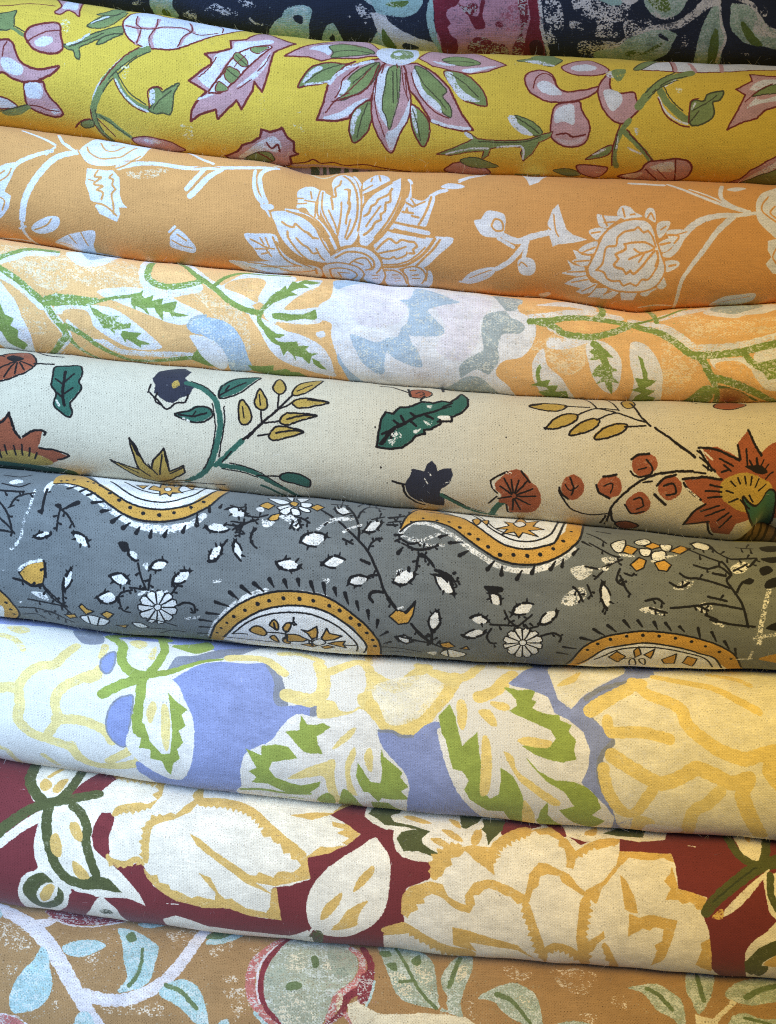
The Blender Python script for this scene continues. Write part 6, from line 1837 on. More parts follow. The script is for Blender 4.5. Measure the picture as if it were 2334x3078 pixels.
f Y:.08 -579 1010 -481 933 -380 883 -305 857 -307 990 -275 1216 -317 1229 -348 1088 -372 974 -455 986 -529 1009
f Y:.08 -246 889 -218 810 -189 770 -187 826 -217 906 -207 1003 -179 1102 -229 1075
f Y:.08 -137 821 -108 766 -88 808 -93 909 -121 889
p G -35 769 -26 814 19 848 83 899 69 931 115 989 74 1030 125 1090 10 1114 -36 1104 -55 1155 -109 1067 -146 1058 -183 955 -173 858 -144 909 -99 978 -43 983 -34 891 -44 815
f G -267 1070 -202 1116 -142 1339 -285 1349
f G -420 1230 -358 1102 -310 1179 -333 1357
p G -101 1162 1 1154 105 1328 -75 1346
f B -55 671 10 666 73 691 137 684 191 633 246 598 291 594 300 659 318 747 336 809 364 901 402 993 461 1091 573 1356 307 1373 133 1357 110 1127 121 988 92 898 28 829 -26 769 -53 715
s Sh:.1 1.8 -53 666 19 669 73 689 137 684
s Wb 4 297 645 327 760 363 864 412 978 512 1139 669 1371
f Wb 357 865 438 846 453 914 412 982
f Wb 847 375 924 406 946 500 1008 523 1100 585 1143 682 1136 783 1098 870 1030 866 923 784 791 760
f Wb 989 1068 1154 1100 1218 937 1302 1106 1349 1360 1113 1363
p G 353 486 384 564 403 652 422 718 511 628 515 720 528 798 528 967 586 1025 634 989 644 898 640 821 713 865 755 945 787 1038 810 1327 751 1355 674 1136 580 1140 467 1043 438 976 463 913 420 861 370 850 350 785 330 695 304 645 289 556
p G 658 353 753 377 861 365 826 430 854 440 827 484 903 509 982 513 981 538 1048 563 1031 600 1071 649 1055 699 1070 745 1002 765 910 753 818 725 758 693 923 679 953 638 925 590 795 552 688 507 741 478 737 437
p G 781 752 857 822 951 867 1056 872 1137 901 1192 954 1228 1031 1180 1096 1261 1148 1204 1326 1088 1208 987 1068 1073 1031 1006 935 898 871 818 801
p G 871 1214 883 1078 920 997 927 1117 1059 1331 915 1341
f Y2:.08 397 471 440 464 453 546 429 627 397 589
f Y2:.08 515 514 585 507 624 589 582 590
f Y2:.08 736 669 792 643 926 652 910 688 791 692
f Y2:.08 539 654 581 687 590 847 574 982 529 1003 528 824
f Y2:.08 657 735 712 760 739 836 846 904 986 1000 960 1035 849 965 740 879
f Y2:.08 779 1022 851 1132 862 1339 803 1329
f Y2:.08 587 456 682 464 693 503 625 498
p B 700 333 780 243 862 138 848 33 1017 34 963 160 957 266 979 419 1051 476 1141 383 1247 309 1403 202 1427 -1 1604 58 1578 219 1431 266 1405 329 1292 359 1175 438 1155 480 1194 516 1258 551 1310 621 1279 662 1223 726 1227 854 1273 963 1349 1061 1430 1094 1462 1368 1327 1386 1311 1105 1250 1012 1164 927 1100 876 1137 796 1150 694 1113 597 1034 538 956 500 924 406 834 369 728 349
p B 1608 -14 1990 -5 2427 39 2387 144 2083 140 1813 116 1592 159
s Sh:.1 2.8 1145 405 1257 327 1414 282
s Sh:.1 2.8 1168 505 1282 588
s Sh:.1 3 1300 625 1210 727 1212 868 1288 993 1409 1108
f Yw:.2 975 121 1190 90 1408 115 1380 214 1250 290 1128 384 1052 466 997 419 958 287
f Y2:.1 984 328 1081 240 1148 184 1089 297
f Yw:.15 1439 291 1649 209 1997 193 2340 274 2310 1123 1497 1338 1273 963 1239 751 1293 637 1171 479
s Y2:.08 7 1441 282 1494 357 1581 397 1680 448 1708 536 1808 617 1911 673 2028 704 2107 684 2266 643
s Y2:.08 7.5 1157 480 1244 420 1375 348 1482 285
s Y2:.1 5.8 1253 520 1269 588 1374 588 1480 590 1603 614
s Y2:.08 7.5 1272 712 1371 773 1477 830 1556 851 1660 816 1752 764 1844 787 1951 833 2055 804
s Y2:.08 6.4 1223 789 1256 920 1347 1046 1415 1059 1460 983 1508 893
s Y2:.1 8.1 2055 816 2019 893 2075 1021 2191 1218
s Y:.1 7.5 1887 884 1827 955 1745 1039 1770 1325
f Y:.1 1421 1095 1545 1119 1549 1326 1462 1368
s Y2:.1 7.5 2267 626 2166 750 2267 864
s Y2:.1 4.4 1570 222 1769 277 1897 307 2012 384 2130 459
s Y2:.15 3.5 1906 177 2053 234 2119 287
s Y:.1 5.8 179 215 299 302 384 354
s Y2:.1 6.4 738 247 678 303 618 384 555 421
s Y:.15 4.1 664 167 773 185 848 133
f Wb:.1 1512 1155 1720 1182 1668 1356 1534 1377''',
'maroon': '''f W:.03 -2274 648 -2158 547 -2072 474 -1980 420 -2003 491 -2117 573 -2274 706
f W -2123 293 -2126 147 -2124 -17 -1917 -43 -1839 78 -1858 260 -1900 342 -1982 371 -2059 394
f W -2003 441 -2036 589 -2034 692 -2019 756 -2098 807 -2145 905 -2152 1011 -2130 1181 -2023 1193 -1877 1003 -1836 891 -1828 850 -1776 876 -1656 880 -1494 862 -1408 910 -1438 821 -1515 734 -1595 668 -1689 604 -1707 544 -1784 427 -1861 370 -1951 393
p W -1852 347 -1692 269 -1666 205 -1638 41 -1393 -7 -1166 -13 -965 -4 -681 -13 -338 -14 -166 28 -347 223 -242 288 -163 345 -238 418 -345 465 -478 508 -447 619 -569 674 -662 690 -617 898 -773 887 -905 843 -1066 856 -1225 836 -1356 762 -1419 631 -1488 667 -1608 647 -1606 606 -1612 532 -1594 441 -1614 392 -1667 400 -1698 468 -1712 538 -1802 396
p W -1873 314 -1860 151 -1838 32 -1750 45 -1756 124 -1824 235 -1848 301
f M:.03 -1676 427 -1646 401 -1596 406 -1595 467 -1613 519 -1606 616 -1662 620 -1699 568 -1702 525 -1677 478
p M:.03 -1866 312 -1805 200 -1750 95 -1767 -19 -1597 -23 -1621 106 -1672 227 -1744 280 -1819 311
p Y:.08 -1607 401 -1602 382 -1595 361 -1579 345 -1559 334 -1541 326 -1523 320 -1505 314 -1487 309 -1469 304 -1451 300 -1431 304 -1412 309 -1408 326 -1422 351 -1441 347 -1455 366 -1475 355 -1486 386 -1510 364 -1522 382 -1542 375 -1546 394 -1564 391 -1572 404 -1595 410
p Y:.08 -1436 321 -1365 266 -1398 235 -1366 186 -1400 156 -1382 47 -1356 35 -1343 234 -1393 335
p Y:.08 -1386 639 -1381 621 -1376 604 -1377 588 -1378 572 -1379 556 -1380 540 -1379 524 -1378 509 -1377 493 -1375 477 -1373 462 -1369 448 -1364 436 -1356 427 -1345 419 -1332 411 -1317 404 -1304 390 -1290 377 -1296 364 -1315 366 -1339 357 -1350 376 -1381 366 -1384 400 -1407 412 -1406 437 -1432 452 -1414 474 -1427 491 -1417 508 -1442 526 -1419 543 -1429 561 -1417 577 -1438 597 -1415 611 -1417 628 -1399 642
p Y:.08 -1396 412 -1321 368 -1271 338 -1242 348 -1198 282 -1152 224 -1173 185 -1144 108 -1118 100 -1101 203 -1165 322 -1252 378 -1329 410
p Y:.08 -1138 229 -1123 215 -1108 199 -1091 195 -1074 191 -1057 188 -1039 186 -1021 184 -1003 183 -985 183 -967 183 -949 183 -930 185 -912 187 -893 191 -874 196 -856 204 -838 213 -820 223 -802 234 -786 246 -770 257 -754 270 -739 283 -724 297 -711 310 -698 323 -686 336 -673 347 -660 358 -647 368 -634 378 -620 388 -606 397 -593 406 -579 414 -565 421 -551 429 -537 436 -522 443 -512 457 -501 470 -509 484 -528 483 -560 505 -560 475 -582 480 -589 460 -617 472 -618 444 -645 452 -647 425 -672 430 -674 405 -706 417 -702 384 -729 389 -729 360 -760 371 -754 337 -780 345 -779 315 -803 325 -807 297 -828 305 -836 279 -858 297 -866 266 -886 286 -898 257 -915 285 -930 252 -947 279 -963 251 -979 268 -997 251 -1011 276 -1030 253 -1044 273 -1063 258 -1077 279 -1097 263 -1113 270 -1134 251
p Y:.08 -745 385 -674 342 -574 422 -472 480 -447 619 -649 682 -756 671 -802 634 -756 629 -743 609 -662 634 -636 600 -543 594 -501 553 -524 524 -564 523 -565 488 -605 502 -627 440 -667 444 -683 412 -722 422
p Y:.08 -1614 618 -1602 628 -1591 635 -1581 640 -1568 642 -1552 644 -1536 644 -1521 643 -1508 640 -1496 633 -1483 623 -1464 610 -1437 607 -1417 619 -1408 635 -1401 651 -1410 659 -1425 651 -1454 660 -1447 638 -1451 649 -1464 647 -1474 669 -1500 670 -1521 686 -1541 676 -1562 690 -1577 675 -1605 687 -1615 660 -1626 644 -1624 623
p Y:.08 -1408 668 -1369 703 -1329 698 -1316 738 -1262 742 -1250 770 -1183 785 -1131 805 -1103 787 -997 806 -903 780 -824 829 -705 847 -679 800 -673 701 -642 688 -617 898 -800 883 -919 848 -1066 860 -1226 839 -1330 781 -1395 719
p Y:.08 -1153 444 -1082 471 -998 528 -890 579 -802 628 -729 640 -762 669 -660 734 -822 677 -929 611 -1037 547 -1106 504
p Y:.08 -1091 652 -1019 673 -976 759 -891 826 -998 821 -993 761 -1035 714
p Y:.15 -1669 81 -1653 66 -1638 50 -1619 48 -1601 46 -1582 44 -1563 42 -1545 40 -1526 39 -1507 39 -1487 41 -1467 44 -1448 48 -1428 54 -1406 75 -1385 93 -1382 119 -1400 126 -1415 170 -1437 129 -1454 144 -1475 123 -1490 151 -1512 121 -1526 146 -1548 123 -1561 158 -1585 126 -1599 149 -1622 129 -1639 138 -1663 109
p Y:.08 -585 263 -451 217 -327 204 -276 109 -166 41 -340 223 -447 276
p Y:.08 -331 273 -242 288 -163 345 -238 418 -268 405 -223 373 -297 351 -252 318 -325 309
p Y:.08 -480 509 -425 463 -392 438 -319 434 -232 412 -344 471
s G:.05 5.4 -2275 612 -2162 506 -2065 431 -1966 385 -1841 334 -1702 284
s G:.05 6 -2129 117 -2117 257 -2072 332 -2005 391
s G:.05 5.2 -1851 62 -1863 243 -1917 359
f Y:.08 -2056 273 -2032 228 -1983 270 -2001 318 -2036 315
f Y:.08 -1974 302 -1949 231 -1904 208 -1918 294 -1952 325
s Y:.1 2.6 -2017 208 -1969 116
s G:.06 5.6 -1973 406 -1975 506 -1952 616 -1912 725 -1837 793 -1744 808
s G:.06 5 -1839 377 -1786 414 -1740 485 -1740 573 -1712 671 -1682 746
p G:.04 -1811 803 -1702 751 -1609 753 -1529 829 -1652 828 -1760 842
f Y:.08 -1941 564 -1905 549 -1878 616 -1885 671 -1928 665 -1946 615
f Y:.08 -1840 479 -1791 476 -1761 537 -1770 573 -1818 547
f Y:.08 -1817 684 -1768 700 -1718 763 -1770 780 -1809 750
f G:.05 -2117 902 -2065 815 -1983 782 -1920 841 -1879 892 -1908 988 -2022 1095 -2094 1006
f W -2041 927 -1988 848 -1917 834 -1916 901 -1966 976 -2027 1008
f Y:.08 -2020 923 -1961 843 -1926 859 -1969 955 -2016 990
f M:.02 -1838 883 -1775 864 -1687 887 -1723 974 -1824 1070 -1871 1039
f M:.02 -1657 888 -1495 871 -1392 911 -1328 1038 -1522 1061 -1584 946
p W -1692 902 -1656 871 -1578 954 -1523 1192 -1787 1090
f Gd:.3 -1686 996 -1629 978 -1607 1010 -1667 1038
p W -1315 998 -1235 950 -1143 975 -1054 1020 -784 1037 -581 1052 -467 948 -449 990 -550 1182 -802 1199 -1078 1191 -1214 1172 -1311 1101
s W:.4 0.6 -1281 865 -1213 858
f W -81 355 -40 392 1 445 14 520 6 637 -14 751 -62 835 -144 914 -259 989 -372 979 -444 925 -470 826 -465 732 -423 638 -352 555 -257 481 -177 427
f Y:.08 -86 514 -86 558 -127 617 -201 676 -185 621 -144 561
f Y:.08 -266 685 -278 741 -320 805 -387 861 -377 790 -335 735
f Y:.08 -118 716 -159 782 -174 827 -191 887 -326 929 -272 843 -223 776
s W 1.4 -439 928 -505 1049 -637 1064
f G:.15 -440 962 -380 970 -405 1160 -524 1194
f W:.2 -498 1067 -447 1023 -448 1175 -507 1189
p W -142 208 -126 84 -67 59 102 56 440 69 713 44 687 303 586 351 551 396 423 362 324 395 266 454 242 464 162 466 81 453 41 410 27 352 33 297 -24 294 -90 259
p G:.03 -120 178 -67 59 103 43 67 153 17 186 34 233 141 244 251 275 196 328 204 363 293 415 259 431 178 409 89 417 48 350 76 300 169 271 66 261 -20 265 -66 217
f W 17 192 76 140 168 151 269 218 223 238 100 224
f Y:.08 92 178 151 155 261 206 183 215
f Y:.08 317 258 371 257 426 300 435 333 376 315
f Y:.08 249 323 310 320 362 358 325 370 277 353
f Y:.08 485 328 518 241 550 216 552 299 513 348
f Y:.08 364 153 417 170 434 235 397 220
p G:.03 433 111 573 94 537 176 462 238 434 227
p G:.03 571 123 706 112 693 240 620 321 573 352 591 274 557 236
f W 515 193 567 164 567 211 528 240
p W -27 944 94 848 80 719 107 622 240 553 255 476 310 393 406 353 540 378 600 299 717 212 865 136 979 117 1074 226 1134 285 1239 225 1379 214 1361 310 1667 293 1678 378 1676 495 1837 538 1816 642 1849 734 1862 850 1864 963 2017 1204 0 1267 -28 1197
p W 542 343 602 266 694 172 728 111 1071 72 1709 56 1656 181 1486 229 1379 214 1165 256 1074 226
f M 672 257 728 111 858 86 922 124 801 200
f M 954 97 1039 92 1060 223 1010 192
p G 571 144 698 133 682 218 583 339
p G 1283 172 1420 85 1574 59 1523 185 1384 191
f Y:.1 1169 191 1262 100 1238 192
p Y:.08 113 799 73 776 80 666 133 606 240 566 314 578 340 634 400 669 460 687 467 733 387 710 307 650 253 635 200 668 213 693 160 708 173 733 127 768
p Y:.08 283 555 290 537 297 519 296 505 297 492 300 480 305 470 314 458 324 447 335 436 346 426 359 419 372 413 388 407 404 402 419 388 435 375 431 356 409 340 392 350 369 334 355 364 325 350 317 385 283 379 286 414 249 415 260 448 233 464 245 490 227 512 244 528 241 546 264 558
p Y:.08 260 551 307 534 335 482 369 467 363 436 417 420 445 385 504 434 615 508 601 386 636 355 488 348 351 384 282 448
p Y:.08 588 453 580 437 573 420 575 400 581 378 591 356 606 335 621 317 636 301 652 285 669 269 686 254 704 239 723 223 743 208 763 195 783 182 802 170 821 159 840 163 859 167 859 198 841 237 823 241 807 273 788 258 775 295 755 275 746 305 725 296 725 336 696 319 694 349 668 343 671 371 645 368 661 392 631 390 658 404 626 417 632 433 607 452
p Y:.08 828 211 889 165 977 135 1057 246 1106 334 1075 437 1036 425 1041 371 1034 313 1002 299 1014 256 952 212 896 219 886 189
p Y:.08 447 707 440 629 494 555 588 529 694 559 787 602 802 548 817 482 876 410 929 411 1046 464 1109 539 1174 592 1134 589 1056 540 1003 509 992 478 925 470 877 488 869 540 834 570 813 638 747 659 707 623 667 613 627 590 574 581 547 596 520 624 493 626 500 678 467 733
p Y:.08 1161 594 1135 556 1246 490 1329 395 1361 310 1667 293 1673 350 1635 337 1617 324 1559 346 1490 355 1410 348 1363 393 1287 475 1229 543 1200 623
p Y:.08 1070 373 1081 355 1092 336 1109 321 1127 307 1145 294 1163 280 1182 266 1202 253 1222 241 1243 232 1264 225 1284 220 1303 216 1323 213 1342 210 1360 215 1377 220 1375 237 1355 247 1332 280 1316 260 1295 287 1279 266 1260 292 1243 275 1229 303 1209 291 1196 315 1175 313 1167 343 1142 337 1137 365 1112 361 1099 375 1078 381
p Y:.08 1203 278 1308 224 1378 218 1357 258 1226 308
p Y:.08 798 631 810 645 821 658 826 675 830 691 835 707 840 723 845 739 851 755 858 771 865 788 871 805 878 823 885 842 892 862 898 883 904 904 911 925 919 948 928 973 932 1012 938 1065 934 1154 907 1060 878 1047 878 992 847 982 860 935 833 924 847 889 821 880 834 850 800 848 820 814 801 803 806 779 787 768 794 744 768 735 783 710 762 699 774 676 766 661 781 637
p Y:.08 1132 575 1121 591 1109 607 1106 624 1104 641 1101 658 1099 676 1096 693 1094 710 1091 727 1088 745 1086 765 1085 785 1085 805 1086 827 1088 848 1091 871 1095 894 1099 918 1104 945 1110 975 1117 1010 1126 1057 1153 1159 1170 1186 1187 1179 1192 1072 1175 1024 1192 975 1161 956 1184 919 1151 905 1164 878 1143 861 1158 838 1138 822 1153 804 1138 787 1159 771 1141 752 1167 737 1146 716 1172 700 1151 681 1183 665 1156 646 1174 629 1161 611 1170 595 1150 576
p Y:.08 1343 447 1380 483 1416 557 1440 659 1400 662 1360 638 1355 560
p Y:.08 1387 663 1447 686 1507 661 1667 677 1636 805 1603 950 1536 1038 1555 881 1539 849 1583 812 1587 739 1534 732 1507 756 1467 746 1428 770 1382 802
p Y:.08 1118 871 1177 835 1241 772 1249 819 1205 864 1189 920 1136 995
p Y:.08 371 819 468 845 603 884 753 927 882 1083 756 975 674 960 470 927 522 1019 377 953
p Y:.08 77 828 95 830 113 832 127 841 141 849 155 858 170 866 184 874 198 883 213 891 228 900 243 909 258 918 272 927 287 936 302 944 317 952 333 959 348 964 364 970 381 974 397 978 414 983 431 987 448 991 465 995 483 999 500 1017 517 1036 518 1084 505 1176 488 1163 470 1185 452 1160 433 1200 413 1091 397 1172 377 1070 359 1174 340 1050 321 1158 305 1027 283 1051 271 1002 246 1035 239 977 218 988 209 954 183 978 178 934 154 949 149 914 123 932 119 895 93 913 91 876 77 866 70 843
p Y:.08 893 967 902 939 911 913 927 895 946 880 968 872 989 871 1009 875 1029 882 1047 890 1066 901 1084 916 1101 933 1117 952 1133 972 1147 1006 1161 1047 1158 1087 1134 1075 1115 1035 1090 1046 1082 984 1058 1004 1052 951 1031 970 1019 931 1001 957 988 922 976 947 961 927 962 968 936 956 928 986 903 985
p Y:.08 1250 847 1264 864 1279 881 1288 903 1299 926 1309 951 1321 978 1335 1009 1351 1050 1376 1161 1388 1195 1379 1208 1353 1194 1339 1165 1316 1150 1294 1022 1267 1005 1268 956 1248 938 1247 906 1235 885 1239 855
p Y:.08 1655 378 1676 495 1837 538 1820 615 1774 605 1762 580 1735 569 1695 583 1669 559 1596 564 1633 497 1597 462 1635 420
p Y:.08 1857 775 1897 1048 1789 977 1813 854 1803 808
s Y:.08 3.8 -27 899 80 850
p Y:.08 -27 878 94 840 134 890 81 920 -27 944
f W 2110 37 2303 14 2191 323 2128 345 2086 247
f Y:.1 2153 80 2207 44 2168 162
s G:.04 5.4 2043 50 2058 249 2120 324 2184 338
s G:.04 4.8 2305 55 2220 280 2167 355
s G:.04 7.2>6 2356 263 2168 347 2044 424 1941 500 1869 564 1830 618
f W:.03 2180 388 2226 362 2086 517 1980 611 1917 636 2005 527
f W 2181 414 2201 604 2294 621 2325 373 2235 382
s G:.04 4 2228 383 2211 501 2267 611
f Y:.15 1864 646 1924 594 1922 655
f W 2069 898 2083 801 2160 726 2293 661 2379 1166 2165 1191
p G:.04 2066 917 2137 813 2294 722 2297 799 2175 910 2140 1062 2086 1009
f Y:.1 2178 929 2298 814 2314 934
f G:.1 2120 979 2209 948 2187 1083
s W:.4 0.8 1776 225 1823 231
s Gd:.1 1 2154 349 1985 465 1869 561''',
'tan': '''f Wt:.75 -2296 283 -2127 299 -2070 411 -2227 431
f Wt:.75 -1649 652 -1479 625 -1308 606 -1290 683 -1422 686 -1580 705
f Wt:.7 -2194 527 -2129 519 -2159 584
f Wt:.75 -1788 407 -1686 380 -1698 461
f Wt:.8 -1033 216 -930 156 -942 275
f Wt:.8 -978 424 -870 425 -907 467
f Wt:.8 -957 498 -825 485 -874 550
f Wt:.75 -899 565 -833 571 -868 659
f Wt:.75 -1911 687 -1873 657 -1895 748
f Wt:.8 -1328 193 -1158 131 -1201 281
s Wl:.06 8.8>7.6 -2362 170 -2237 212 -2124 265 -2018 348 -1931 431 -1847 530 -1770 629 -1712 709 -1630 814
f Wl:.1 -2118 237 -2019 202 -1978 223 -2043 281
s Wl:.08 6.4 -1731 619 -1637 633 -1519 617 -1404 571 -1304 505 -1234 420 -1180 325 -1143 216 -1095 87
f Mt:.25 -2071 144 -2007 102 -1875 74 -1691 73 -1559 94 -1667 166 -1835 214 -1957 222
s Wl:.2 1 -2028 193 -1901 227 -1741 203 -1592 131
f Lb:.2 -2019 398 -1970 437 -1950 510 -1922 591 -1951 684 -2027 745 -2132 770 -2159 695 -2131 593 -2087 528 -2043 473
f Lb:.2 -1904 385 -1844 338 -1743 307 -1658 333 -1700 378 -1785 422 -1860 421
f Lb:.2 -1614 201 -1520 200 -1427 248 -1355 305 -1358 420 -1383 514 -1458 558 -1551 581 -1505 499 -1538 414 -1569 303
f G:.1 -1557 250 -1525 211 -1489 265 -1528 291
s G:.1 1.6>2.4 -1445 324 -1436 402 -1451 481 -1489 537
f Lb:.2 -1314 567 -1276 511 -1187 472 -1104 498 -1056 569 -1027 663 -1032 725 -1105 690 -1188 624
s G:.1 2.4 -1279 512 -1194 537 -1137 578 -1098 612
f Lb:.2 -1515 131 -1433 92 -1357 117 -1445 163
f Lb:.2 -1083 204 -1005 123 -845 58 -891 141 -978 212 -1071 237
f G:.1 -1093 185 -1037 103 -903 55 -998 174
f Lb:.2 -1770 729 -1705 714 -1670 806 -1788 821
f Lb:.2 -961 668 -915 653 -907 711 -972 719
f Rp:.3 -2250 792 -2131 791 -2052 863 -2250 891
s Wl:.2 0.8 -2237 790 -2131 787 -2058 824
f Lb:.2 -2392 128 -2298 228 -2337 283
f Wt:.75 -950 432 -879 414 -886 445 -937 460
f Wt:.75 -932 517 -811 477 -829 526 -910 543
f Wt:.75 -878 558 -797 542 -804 599 -865 604
f Wt:.7 -1055 265 -945 221 -958 278 -1026 318
f Wt:.7 -826 233 -756 195 -770 255
s Rp:.22 5.4 -623 128 -719 236 -783 330 -800 428 -788 514 -744 575 -680 636 -618 679
s Lb:.4 2 -763 605 -721 643 -689 665
s Wl:.1 1.4 -660 185 -729 289 -760 383 -757 483 -735 547
s Mt:.06 3.4 -573 78 -657 216 -703 287 -728 359 -737 432 -727 509 -693 572 -640 624 -567 665
f St:.25 -610 154 -499 56 -390 39 -257 103 -208 187 -180 256 -183 330 -233 409 -296 455 -324 493 -333 550 -362 607 -425 659 -567 674 -640 615 -696 553 -718 480 -719 401 -691 310 -655 244
f Cr:.6 -589 265 -507 231 -471 297 -539 375 -604 339
f Cr:.6 -386 311 -296 189 -240 249 -301 328
f Cr:.75 -654 523 -471 477 -405 601 -588 648
f Sd:.65 -361 169 -221 188 -196 320 -309 373
f Sd:.7 -705 379 -603 350 -598 423 -679 458
f G:.08 -455 249 -427 238 -408 289 -421 326 -445 319 -453 282
f G:.08 -593 447 -557 422 -501 427 -506 449 -544 468 -587 471
s Rp:.25 4 -222 155 -161 229 -152 315 -192 395 -255 452 -295 484 -315 540 -344 606
s Mt:.08 4 -153 145 -104 273 -120 368 -173 434 -234 478 -255 527 -275 570
f Mt:.2 -164 361 -83 308 -95 427 -125 502 -174 494
s Mt:.15 2.6 -263 564 -303 595 -374 645
s Rp:.2 2.8 -247 572 -196 624
f Cr:.3 -296 472 -265 470 -264 518 -294 557
s Lb:.2 1.4 -82 375 -98 457 -130 517
p Cr:.08 -235 518 -182 497 -120 525 -58 549 65 551 199 523 353 514 435 529 516 562 597 594 -180 660 -227 580
f Lb2:.22 -56 112 47 111 188 110 263 189 280 296 287 384 297 483 189 487 96 473 35 421 4 337 -28 241
f Cr:.7 4 315 98 327 149 443 66 436
f Cr:.75 152 242 249 222 253 408 191 376
s G:.08 2 47 121 99 240 140 331 180 399 231 451 274 489
f G:.1 -55 167 4 150 18 193 -28 208
f G:.1 -12 260 46 248 51 301 14 298
f G:.1 137 217 187 148 196 218 163 249
s G:.1 1.8 68 369 134 354
f Lb2:.22 314 303 355 220 425 124 507 120 498 240 454 351 419 453 430 529 353 506 297 502 348 428 315 370
s G:.08 2.6 433 142 397 244 357 361
f Cr:.4 419 229 469 191 463 281 402 332
f Tn 300 413 335 449 343 496 293 463
f Wt:.8 971 192 1115 163 1245 210 1167 346 1035 322
f Wt:.8 694 192 858 211 821 285 712 280
f Wt:.75 443 448 496 446 480 520
f Wt:.8 1098 467 1206 461 1173 513
f Wt:.8 1285 377 1374 329 1385 423
p Cr:.08 -40 554 200 530 440 521 557 587 -40 640
f Lb2:.2 522 419 582 375 666 332 750 313 843 357 877 419 887 565 824 553 719 521 655 476 605 429
s G:.08 3>1.8 632 390 700 409 763 468 818 536
f Cr:.7 757 379 821 412 829 474 766 430
f Lb2:.2 1416 289 1496 264 1598 241 1681 296 1725 354 1709 495 1638 442 1562 412 1531 363 1487 310
s G:.08 2.8 1526 284 1582 311 1626 362 1653 393
f Lb2:.2 1817 119 1968 107 1930 245 1873 346 1804 413 1780 339 1767 261
s G:.08 2.8 1861 137 1853 237 1852 331
f Lb2:.2 2038 219 2134 156 2275 113 2421 97 2361 265 2176 332 2068 329 1994 290
s G:.1 3.4 2366 170 2222 227 2114 287
p Cr:.1 1783 417 1880 435 1997 338 2021 300 2048 327 1937 420 1883 496 1775 503
f Lb2:.2 1999 414 2080 385 2180 416 2317 407 2302 471 1984 487
s G:.1 1.8 2074 410 2214 442
f Lb2:.2 980 518 1094 501 1211 533 984 550''',
}

# ------------------------------------------------------------------ printed cloth, painted motif by motif in cloth millimetres
RES = 0.19                     # mm per texel
UW = 490.0                     # printed width in mm (the print repeats mirrored beyond it)
PALETTES = {
 'navy':   dict(hi='c9d4d8', base='293044', N='293044', W='d2d0d8', Lb='9dbdc0', Lb2='98b2aa', G='5d7239', Pk='c592a8', Pm='a8667a', M='7a2a3b', Md='4a222e'),
 'yellow': dict(base='eac850', Y='eac850', G='86955f', D='50503a', K='cb9fa3', Kw='d6bcc2', R='7c3530', W='e2e3ec', Wy='ece4bc'),
 'orange': dict(base='e2a665', O='e2a665', W='e8e8f0', Wo='ead2ae', Wc='ead0ac'),
 'peach':  dict(hi='ebe9dc', base='f2c081', P='f2c081', Pw='f4d9b0', Pd='bd9058', W='ecebee', G='879c50', Gd='63723f', Bl='b3c6d8', Gb='aab6ba', Lp='e9e2ea'),
 'cream':  dict(base='d2c8b0', C='e6decd', R='9a553a', M='b3954a', Md2='6b5a34', K='1f1a1a', T='376252', N='32323d'),
 'grey':   dict(base='74797a', W='eaeae8', M='c99a49', K='202023'),
 'blue':   dict(base='e8e6e0', B='8f9bca', Sh='8c919f', Y='ebd894', Y2='e9d288', Yw='ece6cf', G='9aab55', Wb='ebe9e4'),
 'maroon': dict(base='78363a', M='78363a', W='ece5d6', Y='d6b26a', G='565b38', Gd='3f4632'),
 'tan':    dict(hi='d8dedb', base='a9865d', Tn='a9865d', Td='86693f', Wt='dccdb9', Wl='e0dbe0', Lb='a9c8cb', Lb2='a2b0a4', G='6a7b56', Rp='bf7472', Mt='843b44', St='aab1a0', Sd='949f90', Cr='e5dcc4'),
 'fold':   dict(base='a99598', G='4f583f', D='3c3c2c'),
 'tuck':   dict(base='5c4a3a', K='2c231e', C='c9b795'),
}
# print character: edge roughness, edge softness, wander of the hand-cut block outlines (mm), thin-line gain
STYLE = {'navy': (.85, .35, .12, 1.1), 'yellow': (.7, .35, .10, 1.2), 'orange': (.5, .3, .03, 1.1), 'peach': (.8, .4, .08, 1.1), 'cream': (.65, .28, .12, 1.35),
         'grey': (.65, .28, .07, 1.5), 'blue': (.5, .4, .14, 1.0), 'maroon': (.6, .3, .14, 1.0), 'tan': (.85, .4, .15, 1.1), 'fold': (.8, .3, .2, 1), 'tuck': (.8, .3, .2, 1)}
OFFSET = {'cream': (.55, .35), 'yellow': (.22, .18), 'grey': (.2, -.15)}
WORN = {'tan': ('Lb', 'Lb2', 'St', 'Rp', 'Mt'), 'navy': ('Lb', 'Lb2', 'G', 'M'), 'peach': ('G', 'Bl', 'Gb')}
MOTTLE = {'grey': .20, 'tan': .16, 'orange': .07, 'yellow': .08, 'peach': .12, 'navy': .2, 'blue': .05, 'cream': .05, 'maroon': .07}
def srgb(h): return np.array([int(h[i:i + 2], 16) / 255 for i in (0, 2, 4)])

